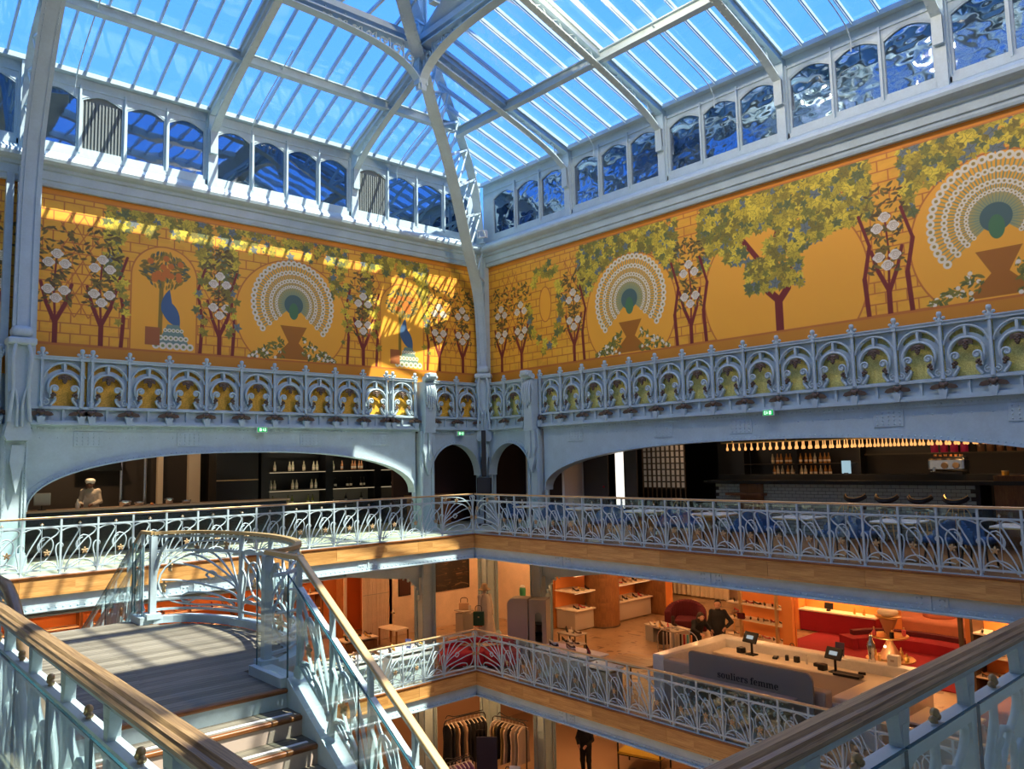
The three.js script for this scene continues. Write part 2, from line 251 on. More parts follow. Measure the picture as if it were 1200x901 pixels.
    for (let i = 0; i < 150; i++) { const d = rr(0.25, 1.1) * (rnd() < 0.5 ? -1 : 1) * R, h = 5.0 + (1.15 - Math.abs(d / R)) * rr(0, 0.75); A.small(x + d, h, rr(0.06, 0.1), rr(-1.5, 1.5), i % 3 ? '#7c7a2c' : '#5f662c'); if (i % 4 === 0) { g.fillStyle = '#e9dfc2'; g.beginPath(); g.arc(X(x + d), Y(h), 0.045 * k, 0, 7); g.fill(); } }
  };
  A.niche = (x, w, top) => {   // arched niche: round orange tree above a slender blue jar
    g.fillStyle = '#f5b032'; g.strokeStyle = line; g.lineWidth = 0.035 * k; g.beginPath(); g.moveTo(X(x - w), Y(4.95)); g.lineTo(X(x - w), Y(top - w)); g.arc(X(x), Y(top - w), w * k, Math.PI, 0); g.lineTo(X(x + w), Y(4.95)); g.closePath(); g.fill(); g.stroke();
    A.stem([[x + 0.1, 5.4], [x + 0.08, 6.9]], 0.1, '#8a7424');
    for (let i = 0; i < 260; i++) { const t = rr(0, 6.3), r = Math.sqrt(rnd()); A.small(x + Math.cos(t) * r * 0.6, 7.02 + Math.sin(t) * r * 0.45, 0.07, t, ['#8a7424', '#7a6a24', '#55624a', '#9a8028'][i % 4]); }
    for (let i = 0; i < 16; i++) { const t = rr(0, 6.3), r = Math.sqrt(rnd()) * 0.85; g.fillStyle = '#cf7420'; g.beginPath(); g.arc(X(x + Math.cos(t) * r * 0.55), Y(7.02 + Math.sin(t) * r * 0.4), 0.08 * k, 0, 7); g.fill(); }
    g.fillStyle = '#3f6487'; g.beginPath(); g.moveTo(X(x - 0.12), Y(6.55)); g.quadraticCurveTo(X(x + 0.12), Y(6.3), X(x + 0.08), Y(6.0)); g.quadraticCurveTo(X(x - 0.1), Y(5.6), X(x - 0.38), Y(5.62)); g.quadraticCurveTo(X(x - 0.42), Y(6.0), X(x - 0.18), Y(6.2)); g.closePath(); g.fill();
    g.fillStyle = '#74927e'; g.beginPath(); g.moveTo(X(x - 0.36), Y(5.65)); g.lineTo(X(x - 0.08), Y(5.65)); g.lineTo(X(x + 0.2), Y(5.05)); g.lineTo(X(x - 0.66), Y(5.05)); g.fill();
    for (const [yy, n, s] of [[5.5, 5, 0.05], [5.3, 6, 0.065], [5.1, 6, 0.09]]) for (let i = 0; i < n; i++) { const q = x - 0.23 + (i / (n - 1) - 0.5) * (0.4 + (5.5 - yy) * 1.1); g.fillStyle = '#e6dec0'; g.beginPath(); g.arc(X(q), Y(yy), s * k, 0, 7); g.fill(); g.fillStyle = '#8d9a55'; g.beginPath(); g.arc(X(q), Y(yy), s * 0.45 * k, 0, 7); g.fill(); }
    g.fillStyle = '#a5622f'; g.fillRect(X(x + 0.1), Y(5.55), 0.35 * k, 0.45 * k);
  };
  draw(A);
  g.fillStyle = '#dd8c16'; g.fillRect(0, 0, W, Y(8.47)); g.fillStyle = line; g.fillRect(0, Y(8.47), W, 0.03 * k);
  g.fillStyle = '#cf8a20'; g.fillRect(0, Y(4.93), W, H); g.fillStyle = line; g.fillRect(0, Y(4.97), W, 0.05 * k);
  const t = new THREE.CanvasTexture(c); t.colorSpace = THREE.SRGBColorSpace; return t;
}
function mural(side, L, x0, label, draw) {
  const t = muralTexture(L, x0, draw), g = new THREE.PlaneGeometry(L, 4.5), b = merge([xf(g, x0 + L / 2, 6.45, 0.03)]);
  const m = new THREE.Mesh(SIDE[side].G(b), std(1, 1, 1, 0.55, { map: t })); m.receiveShadow = true;
  const o = thing('wall_mural', label, 'mural');
  m.name = 'painted_surface'; o.add(m); m.position.set(...SIDE[side].P(0, 0, -SM));
  put(side, 'backing_panel', span(x0, x0 + L, 4.2, 8.7, 0, 0.028), MAT.greige, o, 0, 0, -SM);
  return o;
}
mural('l', 17, -2.9, 'gold painted mural with orange tree niches and one dotted medallion, on the sunlit wall', (A) => {
  A.bricks(-3, 14, 4.97, 8.5, 0.42, 0.24); 
  for (const x of [-1.55, 1.55, 6.15, 9.45, 11.5]) A.lattice(x - 0.42, x + 0.42, 5.6, 8.1, 0.3);
  A.disc(4.0, 6.2, 1.68, 1.6);
  for (const [a, b] of [[6.3, 8.9], [2.3, 6.2], [-0.6, 1.8]]) { const m = (a + b) / 2, w = (b - a) / 2; A.ivy(560, (x, y) => { const q = (x - m) / w; return y > 8.35 - 0.35 * q * q - 0.5 * Math.abs(Math.sin(x * 5)) && (x - 4) ** 2 / 2.9 + (y - 6.2) ** 2 / 2.7 > 1 || (Math.abs(q) > 0.72 && y > 6.7 - q * 0.2); }, a, b, 6.6, 8.42, 0.13); }
  for (const x of [0.35, 7.5]) A.niche(x, 0.8, 7.62);
  A.fan(4.0, 6.55, 1.18);
  for (const x of [-2.04, -1.08, 1.75, 6.1, 8.95, 9.92, 11.2, 12.2]) A.roseTree(x);
  for (const x of [8.5, 6.6, 5.75, 2.3, 1.3, -0.6]) { A.stem([[x, 4.97], [x - 0.05, 5.8], [x + 0.08, 6.6], [x - 0.1, 7.2]], 0.09); A.ivy(14, () => true, x - 0.14, x + 0.14, 5.5, 7, 0.12); }
});
mural('r', 18.5, -2.9, 'gold painted mural on the shaded wall, with a spreading ivy tree between dotted medallions', (A) => {
  A.bricks(-3, 16, 4.97, 8.5, 0.44, 0.24);
  A.lattice(-2.0, -1.2, 5.6, 8.2, 0.3); A.lattice(0.9, 1.5, 5.6, 8.2, 0.3);
  A.disc(3.4, 6.15, 1.62, 1.65); A.disc(8.0, 6.0, 2.1, 2.0); A.disc(12.6, 6.2, 1.62, 1.65);
  A.ivy(760, (x, y) => y > 7.2 + 0.5 * Math.sin(x * 2.2) && (x - 3.4) ** 2 / 2.8 + (y - 6.15) ** 2 / 2.9 > 1, 1.5, 5.1, 6.9, 8.45, 0.14);
  A.ivy(760, (x, y) => (x - 12.6) ** 2 / 2.8 + (y - 6.2) ** 2 / 2.9 > 1 && (y > 7.5 || Math.abs(x - 12.6) > 1.5), 10.9, 14.4, 7.0, 8.45, 0.14);
  A.ivy(70, (x, y) => { const r = ((x - 0.05) / 0.8) ** 2 + ((y - 6.8) / 1.35) ** 2; return r > 0.55 && r < 1.15; }, -0.9, 1, 5.3, 8.3, 0.16); A.ivy(130, (x, y) => { const r = ((x - 0.05) / 0.8) ** 2 + ((y - 6.8) / 1.35) ** 2; return r > 0.6 && r < 1.1; }, -0.9, 1, 5.3, 8.3, 0.15);
  A.disc(0.05, 6.9, 0.26, 0.55);
  A.stem([[7.95, 5.0], [7.95, 5.7], [7.7, 5.95], [7.6, 6.6], [7.1, 7.3]], 0.2); A.stem([[7.95, 5.65], [8.2, 5.95], [8.3, 6.6], [8.9, 7.4]], 0.17); A.stem([[7.6, 6.4], [8.0, 7.4], [9.4, 7.9]], 0.07);
  A.ivy(2300, (x, y) => { const q = Math.abs(x - 8) / 2.2; return y > 7.0 + 0.1 * q + (vnoise(x * 1.9 + 9, y * 2.3, 1e6, 5) - 0.45) * 1.5 || (Math.abs(x - 7.85) < 0.7 && y < 6.8 && y > 6.0 && rnd() < 0.5); }, 5.8, 10.2, 5.95, 8.45, 0.14);
  A.fan(3.42, 6.5, 1.2); A.fan(12.6, 6.55, 1.2);
  for (const x of [-2.06, -1.1, 1.25, 5.45, 10.5, 14.9]) A.roseTree(x);
  for (const x of [1.65, 5.0, 5.9, 10.05, 10.95]) A.stem([[x, 4.97], [x - 0.05, 5.8], [x + 0.1, 6.5], [x - 0.1, 7.2]], 0.1);
});

// ---------------------------------------------------------------- oak edge boards and riveted edge girders of the two galleries
function edge(side, y, L, lvl, where) {
  const f = structGroup('trim_' + lvl, 'oak edge boards of the ' + where);
  let x = 0, k = 0;
  while (x < L) { const w = Math.min(L - x, [1.9, 2.4, 2.15, 2.6][k % 4]); put(side, 'plank', span(x + 0.003, x + w - 0.003, y - 0.30, y, -0.05, 0), MAT.oak[(k * 2 + lvl) % 3], f); x += w; k++; }
  x = 0; while (x < L) { const w = Math.min(L - x, 2.9); put(side, 'nosing_board', rbox(w - 0.004, 0.045, 0.09, 0.015, x + w / 2, y + 0.02, -0.02), MAT.nose, f); x += w; }
  x = 0; while (x < L) { const w = Math.min(L - x, 3.1); put(side, 'lower_moulding', span(x, x + w - 0.004, y - 0.345, y - 0.3, -0.05, 0.012), MAT.oak[1], f); x += w; }
  const o = thing('edge_girder', 'riveted edge girder under the oak boards of the ' + where, 'girder');
  put(side, 'web', span(-0.1, L, y - 0.62, y - 0.345, -0.1, -0.05), MAT.iron, o);
  put(side, 'bottom_flange', [span(-0.2, L, y - 0.635, y - 0.61, -0.2, 0.03), span(0, L, y - 0.61, y - 0.535, -0.05, -0.035)], MAT.iron, o);
  const rv = []; for (let a = 0.06; a < L; a += 0.125) rv.push(rivet(a, y - 0.575, -0.035, 0.018));
  for (let s = 3.4; s < L; s += 4.3) { put(side, 'splice_plate', [span(s - 0.28, s + 0.28, y - 0.6, y - 0.36, -0.05, -0.038), span(s - 0.02, s + 0.02, y - 0.61, y - 0.35, -0.05, -0.02)], MAT.iron, o); for (const a of [-0.22, -0.14, 0.14, 0.22]) for (const b of [-0.41, -0.5]) rv.push(rivet(s + a, y + b, -0.038, 0.016)); }
  stuff(put(side, 'rivets', rv, MAT.iron, o));
}
edge('l', 0, 13, 1, 'upper gallery on the sunlit side'); edge('r', 0, 16, 2, 'upper gallery on the shaded side');
edge('l', D4, 13, 3, 'lower gallery on the sunlit side'); edge('r', D4, 16, 4, 'lower gallery on the shaded side');

// ---------------------------------------------------------------- piers
function pier(x, z, y0, y1, label, group, deco) {
  const o = thing('iron_pier', label, 'column', [x, y0, z], 0, group), h = y1 - y0;
  mesh('shaft', [span(-0.17, 0.17, 0, h, -0.17, 0.17)], MAT.iron, o);
  for (const [a, b] of [[-1, -1], [1, -1], [-1, 1], [1, 1]]) mesh('angle_plate', [span(a * 0.25, a * 0.15, 0, h, b * 0.2, b * 0.22), span(a * 0.2, a * 0.22, 0, h, b * 0.25, b * 0.15)], MAT.iron, o);
  mesh('plinth', [span(-0.29, 0.29, 0, 0.22, -0.29, 0.29), span(-0.26, 0.26, 0.22, 0.28, -0.26, 0.26)], MAT.iron, o);
  const rv = [];
  for (let y = 0.35; y < h; y += 0.11) for (const s of [-0.2, 0.2]) { rv.push(rivet(s, y, 0.22, 0.018)); const g = rivet(s, y, 0.22, 0.018); g.rotateY(Math.PI / 2); rv.push(g); }
  stuff(mesh('rivets', rv, MAT.iron, o));
  if (deco) {   // drooping flower bracket facing the atrium
    const bend = (g) => g, c = o; const turn = deco;   // turn: rotation about y of the bracket
    const rot = (g) => { g.rotateY(turn); return g; };
    const y = 2.95;
    mesh('bracket', [ext([[-0.17, 0], [0.17, 0], [0.15, -0.9], [0.05, -1.15], [0, -1.3], [-0.05, -1.15], [-0.15, -0.9]], 0.1, 0.2), ext([[-0.2, 0], [-0.08, 0], [-0.1, -0.6], [-0.16, -0.75], [-0.24, -0.5]], 0.06, 0.28), ext([[0.2, 0], [0.08, 0], [0.1, -0.6], [0.16, -0.75], [0.24, -0.5]], 0.06, 0.28), ext([[-0.06, 0.1], [0.06, 0.1], [0.05, -0.7], [0, -0.85], [-0.05, -0.7]], 0.1, 0.28)].map((g) => rot(xf(g, 0, y, 0))), MAT.iron, o);
    mesh('upper_shaft', [span(-0.14, 0.14, 2.9, 4.55, -0.2, 0.3), ext([[-0.2, 2.95], [0.2, 2.95], [0.17, 3.6], [0.2, 4.2], [0.14, 4.5], [-0.14, 4.5], [-0.2, 4.2], [-0.17, 3.6]], 0.09, 0.3)].map(rot), MAT.iron, o);
    const petals = []; for (let i = -2; i <= 2; i++) petals.push(tube([[i * 0.05, 4.5, 0.33], [i * 0.075, 4.35, 0.47 - Math.abs(i) * 0.02], [i * 0.08, 4.0, 0.46], [i * 0.07, 3.65 + 0.08 * Math.abs(i), 0.42]], 0.035, 10, 6));
    mesh('petals', petals.map(rot), MAT.iron, o);
    const cap = [rbox(0.3, 0.16, 0.3, 0.05, 0, 4.72, 0.42), cyl(0.085, 0.085, 0.36, -0.0, 4.62, 0.3, 12, 0, 0, Math.PI / 2), cyl(0.06, 0.06, 0.42, 0, 4.66, 0.46, 12, 0, 0, Math.PI / 2)];
    mesh('capital_scroll', cap.map(rot), MAT.iron, o);
  }
  return o;
}
const PT = 'piers carrying the frieze';
pier(-SP, -0.25, 0, 3.0, 'iron pier with drooping flower bracket between the sunlit wide arch and the corner arch', PT, Math.PI / 2);
pier(-0.22, -SP, 0, 3.0, 'iron pier with drooping flower bracket between the shaded wide arch and the corner arch', PT, 0.0001);
pier(-SP, 10.68, 0, 3.0, 'broad iron pier with tall bracket beside the kitchen, below the big roof rib', PT);
pier(-SP - 0.1, -SP - 0.1, 0, 3.0, 'iron corner pier behind the black loudspeaker', PT);
for (const [yy, s] of [[D4, 'shoe department'], [D3, 'clothing department']]) {
  pier(-SP, -0.25, yy, yy + 3.4, 'riveted iron pier in the ' + s + ' towards the picture wall', 'piers of the ' + s);
  pier(-SP - 0.1, -SP - 0.1, yy, yy + 3.4, 'riveted iron corner pier in the ' + s, 'piers of the ' + s);
  pier(-0.22, -SP, yy, yy + 3.4, 'riveted iron pier in the ' + s + ' towards the shelves', 'piers of the ' + s);
}
// brackets under the shoe department ceiling
for (const [side, x, z, w] of [['r', -0.22, -SP, 'shelves'], ['l', -0.25, -SP, 'pictures']]) {
  const o = thing('beam_bracket', 'scalloped iron beam bracket under the ceiling by the ' + w, 'bracket');
  const sc = []; for (let i = 0; i <= 24; i++) { const t = i / 24, a = t * Math.PI / 2; sc.push([0.25 + 0.85 * (1 - Math.cos(a)) + 0.05 * Math.sin(i * 1.9), -2.15 + 0.8 * Math.sin(a) + 0.05 * Math.cos(i * 1.9)]); }
  put(side, 'bracket_plate', ext([[0.25, -1.1], [0.25, -2.15], ...sc, [1.15, -1.1]], 0.08, -0.04), MAT.iron, o, x, 0, z);
  put(side, 'beam', [span(0.2, 13, -1.1, -0.4, -0.05, 0.05), span(0.2, 13, -1.14, -1.1, -0.16, 0.16), ext([[0.2, -1.05], [0.2, -1.42], [1.1, -1.37], [2.8, -1.13], [2.8, -1.05]], 0.3, -0.15)], MAT.iron, o, x, 0, z);
}

// ---------------------------------------------------------------- arch girders below the frieze
function archGirder(side, a, b, spring, crown, n, label, far) {
  const o = thing('arch_girder', label, 'girder'), c = (a + b) / 2, w = (b - a) / 2, pts = [];
  const N = 44; for (let i = 0; i <= N; i++) { const t = Math.PI * i / N, x = c - w * Math.sign(Math.cos(t)) * Math.pow(Math.abs(Math.cos(t)), 2 / n), y = spring + (crown - spring) * Math.pow(Math.sin(t), 2 / n); pts.push([x, y]); }
  const a0 = a - 0.1, b0 = b + 0.1;
  const poly = [[a0, 3.06], [a0, 0.9], [a, 0.9], ...pts, [b, 0.9], [b0, 0.9], [b0, 3.06]];
  put(side, 'web', ext(poly, 0.06, -0.06), MAT.iron, o, 0, 0, -SP);
  const fl = []; for (let i = 0; i < N; i++) { const p = pts[i], q = pts[i + 1]; if (Math.hypot(q[0] - p[0], q[1] - p[1]) > 1e-3) fl.push(bar([p[0], p[1], -0.1], [q[0], q[1], -0.1], 0.34, 0.025)); }
  put(side, 'arch_flange', fl, MAT.iron, o, 0, 0, -SP + 0.04);
  // raised rim plate along the arch
  const rim = [...pts, ...pts.slice().reverse().map(([x, y]) => { const dx = (c - x) / w; return [x - dx * 0.0 + (x < c ? -1 : 1) * 0.09 * Math.pow(Math.abs(dx), 3), y + 0.13 - 0.05 * Math.pow(Math.abs(dx), 3)]; })];
  put(side, 'rim_plate', ext(rim, 0.02, 0), MAT.iron, o, 0, 0, -SP);
  put(side, 'top_angle', [span(a0, b0, 2.93, 3.06, 0, 0.02)], MAT.iron, o, 0, 0, -SP);
  const rv = []; for (let x = a0 + 0.05; x < b0; x += 0.11) rv.push(rivet(x, 2.985, 0.02, 0.016));
  let acc = 0; for (let i = 0; i < N; i++) { const p = pts[i], q = pts[i + 1], l = Math.hypot(q[0] - p[0], q[1] - p[1]); while (acc < l) { const t = acc / l; rv.push(rivet(p[0] + (q[0] - p[0]) * t, p[1] + (q[1] - p[1]) * t + 0.05, 0.02, 0.016)); acc += 0.125; } acc -= l; }
  if (far) for (let x = a + 0.3, k = 0; x < b - 0.2; x += 0.36, k++) rv.push(rivet(x, 2.78, 0, 0.014));
  for (const x of far || []) { put(side, 'riveted_plate', [extB([[x - 0.3, 2.575], [x + 0.3, 2.575], [x + 0.3, 2.915], [x - 0.3, 2.915]], 0.02, 0.006)], MAT.iron, o, 0, 0, -SP); for (let i = -2; i <= 2; i++) for (let j = 0; j < 4; j++) rv.push(rivet(x + i * 0.115, 2.625 + j * 0.08, 0.02, 0.016)); }
  stuff(put(side, 'rivets', rv, MAT.iron, o, 0, 0, -SP));
}
archGirder('l', 0.16, 10.4, 1.15, 2.42, 2.35, 'long riveted arch girder over the kitchen and bottle shelves', [9.2, 6.9, 3.6, 1.3]);
archGirder('l', -2.45, -0.46, 1.6, 2.62, 2.0, 'small riveted round arch beside the corner on the sunlit side');
archGirder('r', 0.16, 14.6, 1.15, 2.42, 2.35, 'long riveted arch girder over the cocktail bar', [1.4, 4.6, 6.9, 10.4, 12.9]);
archGirder('r', -2.45, -0.46, 1.6, 2.62, 2.0, 'small riveted round arch beside the corner on the shaded side');
archGirder('l', 10.95, 15.8, 1.15, 2.42, 2.35, 'riveted arch girder beyond the broad pier');

// ---------------------------------------------------------------- cornice and clerestory
const corniceP = [[0, 8.6], [0.13, 8.6], [0.15, 8.66], [0.15, 8.72], [0.19, 8.74], [0.2, 8.93], [0.26, 8.95], [0.28, 9.02], [0.38, 9.05], [0.45, 9.1], [0.47, 9.17], [0.45, 9.24], [0.4, 9.28], [0.3, 9.31], [0.02, 9.5], [0, 9.5]];
function cornice(side, L, lvl, label) { const g = ext(corniceP, L); g.rotateY(Math.PI / 2); /* profile x -> -z, depth -> x */ xf(g, 0, 0, 0, 0, 0, 0, 1, 1, -1); const k = merge([g]).index; const m = merge([g]); for (let i = 0; i < m.index.count; i += 3) { const q = m.index.array, t = q[i + 1]; q[i + 1] = q[i + 2]; q[i + 2] = t; } m.computeVertexNormals(); const o = structGroup('trim_' + lvl, label); put(side, 'moulding', m, MAT.ironWarm, o, -2.9, 0, -SM); }
cornice('l', 18.9, 5, 'deep moulded cornice above the sunlit mural'); cornice('r', 22, 6, 'deep moulded cornice above the shaded mural');

let winN = 1;
function clerestory(side, bays, per, L, tops, louvers) {
  const z = -SM - 0.02, pw = 0.07;
  const o = structGroup('wall_' + (side === 'l' ? 'left' : 'right'), 'iron clerestory frame above the cornice');
  const win = [];
  for (let i = 0; i + 1 < bays.length; i++) { const a = bays[i] + 0.13, b = bays[i + 1] - 0.13, w = (b - a) / per; for (let k = 0; k < per; k++) win.push([a + k * w + pw / 2, a + (k + 1) * w - pw / 2]); }
  const y0 = 9.72, y1 = 10.98, rise = 0.17, outline = (a, b, e = 0) => { const q = [[a + e, y0 + e]]; for (let i = 0; i <= 8; i++) { const t = i / 8; q.push([a + e + (b - a - 2 * e) * t, y1 - e + rise * Math.sin(Math.PI * t)]); } q.push([b - e, y0 + e]); return q; };
  const sh = shapeOf([[-2.95, 9.45], [L, 9.45], [L, 11.62], [-2.95, 11.62]]);
  for (const [a, b] of win) sh.holes.push(new THREE.Path(outline(a, b).map(([p, q]) => new THREE.Vector2(p, q))));
  put(side, 'frame_plate', ext(sh, 0.09, -0.09), MAT.iron, o, 0, 0, z);
  put(side, 'eave_rail', [span(-2.9, L, 11.22, 11.26, 0, 0.03), span(-2.9, L, 11.52, 11.62, 0, 0.12), span(-2.9, L, 9.5, 9.62, 0, 0.05)], MAT.iron, o, 0, 0, z);
  for (const x of bays.slice(1)) put(side, 'bay_post', [span(x - 0.11, x + 0.11, 9.3, 11.5, 0, 0.14), span(x - 0.15, x + 0.15, 9.3, 11.3, 0, 0.05)], MAT.iron, o, 0, 0, z);
  win.forEach(([a, b], k) => {
    const lv = louvers.includes(k), w = structGroup('window_' + winN++, lv ? 'louvred clerestory bay' : 'arched clerestory window with reflecting glass');
    const fr = shapeOf(outline(a, b)); fr.holes.push(new THREE.Path(outline(a, b, 0.03).map(([p, q]) => new THREE.Vector2(p, q))));
    put(side, 'frame', ext(fr, 0.06, -0.07), MAT.iron, w, 0, 0, z);
    put(side, 'mullion', span(b + 0.012, b + pw - 0.012, 9.6, 11.3, -0.0, 0.06), MAT.iron, w, 0, 0, z);
    if (lv) { put(side, 'louver_back', ext(outline(a, b, 0.03), 0.02, -0.09), MAT.louver, w, 0, 0, z); for (let q = a + 0.06; q < b - 0.05; q += 0.075) put(side, 'louver_blade', span(q, q + 0.035, y0 + 0.03, y1 - 0.03, -0.07, -0.03), MAT.louver, w, 0, 0, z); }
    else put(side, 'pane', ext(outline(a, b, 0.03), 0.012, -0.06), side === 'l' ? MAT.mirrorCalm : MAT.mirror, w, 0, 0, z);
  });
}
const bayL = [-2.6, 2.07, 6.38, 10.68, 15.0], bayR = [-2.6, 1.2, 4.78, 8.32, 11.88, 15.4];
clerestory('l', bayL, 4, 16, 0, [3, 10]); clerestory('r', bayR, 3, 19, 0, []);
// ---------------------------------------------------------------- glazed hipped roof
// left slope: y = Y0 + 0.42 t at x = -2.9 + t ; right slope: y = Y0 + 0.311 t at z = -2.9 + t ; they meet on the hip
const Y0 = 11.58, ML = 0.42, MR = 0.311, HR = 1.35, TPUR = 1.96, TRING = 3.9;
const eave = -2.9;
function slope(side, m, L, pitch, tp, tr, hip, bays, seen) {
  const o = structGroup('ceiling', 'glazed slope of the roof over the ' + (side === 'l' ? 'sunlit' : 'shaded') + ' wall');
  const at = (a, t, d = 0) => [a, Y0 + m * t + d, eave + t];   // a along the wall
  // far corner: hip limits t to (a-eave)*hip ; the near corner likewise
  const lim = (a) => Math.min(tr, (a - eave) * hip, (L - a) * hip);
  const bars = []; for (let a = eave + pitch; a < L - 0.1; a += pitch) bars.push(a);
  const all = [eave, ...bars, L];
  bars.forEach((a) => { const t = lim(a); put(side, 'glazing_bar', [bar(at(a, 0, 0.02), at(a, t, 0.02), 0.05, 0.09), bar(at(a, 0, -0.04), at(a, t, -0.04), 0.022, 0.09)], MAT.iron, o); });
  for (let i = 0; i + 1 < all.length; i++) {
    const a = all[i], b = all[i + 1];
    for (const [t0, t1] of [[0, tp], [tp, tr]]) {
      const A = Math.min(t1, lim(a)), B = Math.min(t1, lim(b)); if (Math.max(A, B) <= t0 + 0.02) continue;
      const q = []; if (A > t0) q.push(at(a, t0), at(a, A)); else q.push(at(a + (b - a) * (t0 - lim(a)) / (lim(b) - lim(a)), t0));
      if (B > t0) q.push(at(b, B), at(b, t0)); else q.push(at(a + (b - a) * (t0 - lim(a)) / (lim(b) - lim(a)), t0));
      const g = new THREE.BufferGeometry(); g.setAttribute('position', new THREE.BufferAttribute(new Float32Array(q.flatMap(([x, y, z]) => [x, y + 0.06, z])), 3)); g.setIndex(q.length === 4 ? [0, 1, 2, 0, 2, 3] : [0, 1, 2]); g.computeVertexNormals();
      put(side, 'pane', g, MAT.roofGlass, o);
    }
  }
  // purlin: I-section with slots of light, carried just under the bars
  const pa = eave + tp / hip, pb = L - tp / hip;
  put(side, 'purlin', [span(pa, pb, Y0 + m * tp - 0.30, Y0 + m * tp - 0.09, eave + tp - 0.03, eave + tp + 0.03), span(pa, pb, Y0 + m * tp - 0.33, Y0 + m * tp - 0.3, eave + tp - 0.1, eave + tp + 0.1), span(pa, pb, Y0 + m * tp - 0.1, Y0 + m * tp - 0.07, eave + tp - 0.1, eave + tp + 0.1)], MAT.iron, o);
  for (const a of bars) if (lim(a) > tp) put(side, 'cleat', span(a - 0.02, a + 0.02, Y0 + m * tp - 0.1, Y0 + m * tp + 0.02, eave + tp - 0.05, eave + tp + 0.05), MAT.iron, o);
  put(side, 'eave_gutter', [span(eave, L, Y0 - 0.1, Y0 + 0.02, eave - 0.12, eave + 0.06)], MAT.iron, o);
  return { at, lim };
}
const SL = slope('l', ML, 15.9, 0.538, TPUR, TRING, 1 / HR, bayL);
const SR = slope('r', MR, 18.9, 0.593, TPUR * HR * 0.93, TRING * HR, HR, bayR);

// main rafters: deep box trough above, open gap with lacing, curved riveted lower flange
function rafter(side, a, m, t1, label, group) {
  const o = thing('roof_rafter', label, 'rafter', [0, 0, 0], 0, group), y = (t) => Y0 + m * t;
  put(side, 'upper_trough', [bar([a, y(0) - 0.1, eave], [a, y(t1) - 0.1, eave + t1], 0.2, 0.2), bar([a - 0.13, y(0) - 0.02, eave], [a - 0.13, y(t1) - 0.02, eave + t1], 0.05, 0.1), bar([a + 0.13, y(0) - 0.02, eave], [a + 0.13, y(t1) - 0.02, eave + t1], 0.05, 0.1)], MAT.iron, o);
  const low = (t) => y(t) - 0.38 - 0.28 * Math.exp(-t * 1.6), L = [];
  for (let i = 0; i < 14; i++) { const p = t1 * i / 14, q = t1 * (i + 1) / 14; L.push(bar([a, low(p), eave + p + 0.1], [a, low(q), eave + q + 0.1], 0.2, 0.03), bar([a, low(p) + 0.06, eave + p + 0.1], [a, low(q) + 0.06, eave + q + 0.1], 0.02, 0.1)); }
  L.push(bar([a, low(0), eave + 0.1], [a, low(0) - 0.5, eave + 0.05], 0.2, 0.03)); L.push(span(a - 0.1, a + 0.1, low(0) - 0.6, low(0), eave - 0.03, eave + 0.12));
  put(side, 'lower_flange', L, MAT.iron, o);
  const lc = []; for (let t = 0.3; t < t1; t += 0.55) { lc.push(bar([a, low(t), eave + t + 0.1], [a, y(t + 0.27) - 0.15, eave + t + 0.27], 0.04, 0.02), bar([a, low(t + 0.55), eave + t + 0.65], [a, y(t + 0.27) - 0.15, eave + t + 0.27], 0.04, 0.02)); }
  put(side, 'lacing', lc, MAT.iron, o);
  const rv = []; for (let t = 0.1; t < t1; t += 0.16) for (const s of [-0.07, 0.07]) { const g = rivet(0, 0, 0, 0.016); g.rotateX(Math.PI / 2); rv.push(xf(g, a + s, low(t) - 0.016, eave + t + 0.1)); }
  stuff(put(side, 'rivets', rv, MAT.iron, o));
}
for (const [a, w] of [[2.07, 'nearest the hip rib'], [6.38, 'midway between hip rib and cross rib'], [15.0, 'beyond the cross rib']]) rafter('l', a, ML, Math.min(TRING, (a - eave) / HR) - 0.05, 'riveted sloping rafter above the sunlit mural, ' + w, 'rafters above the sunlit mural');
[[1.2, 'nearest the hip rib'], [4.78, 'second from the hip rib'], [8.32, 'third from the hip rib'], [11.88, 'fourth from the hip rib'], [15.4, 'fifth from the hip rib']].forEach(([a, w]) => rafter('r', a, MR, Math.min(TRING * HR, (a - eave) * HR) - 0.05, 'riveted sloping rafter above the shaded mural, ' + w, 'rafters above the shaded mural'));

// tie rods from the windows up through the glass
for (const [side, m, list] of [['l', ML, [9.7, 5.35, 0.6]], ['r', MR, [2.4, 6.55, 10.1]]]) list.forEach((a, i) => tag(put(side, 'tie_rod', tube([[a, 10.9, eave + 0.08], [a, 11.3, eave + 0.1], [a + 0.03, Y0 + m * 2.6 - 0.2, eave + 2.6]], 0.016, 10, 6), MAT.iron, scene), 'thin iron rod below the ' + (side === 'l' ? 'sunlit' : 'shaded') + ' glass, ' + (side === 'l' ? ['beside the cross rib', 'in the middle bay', 'beside the hip rib'] : ['beside the hip rib', 'in the second bay from the hip rib', 'in the third bay from the hip rib'])[i], 'rod', 'thin rods below the glass'));

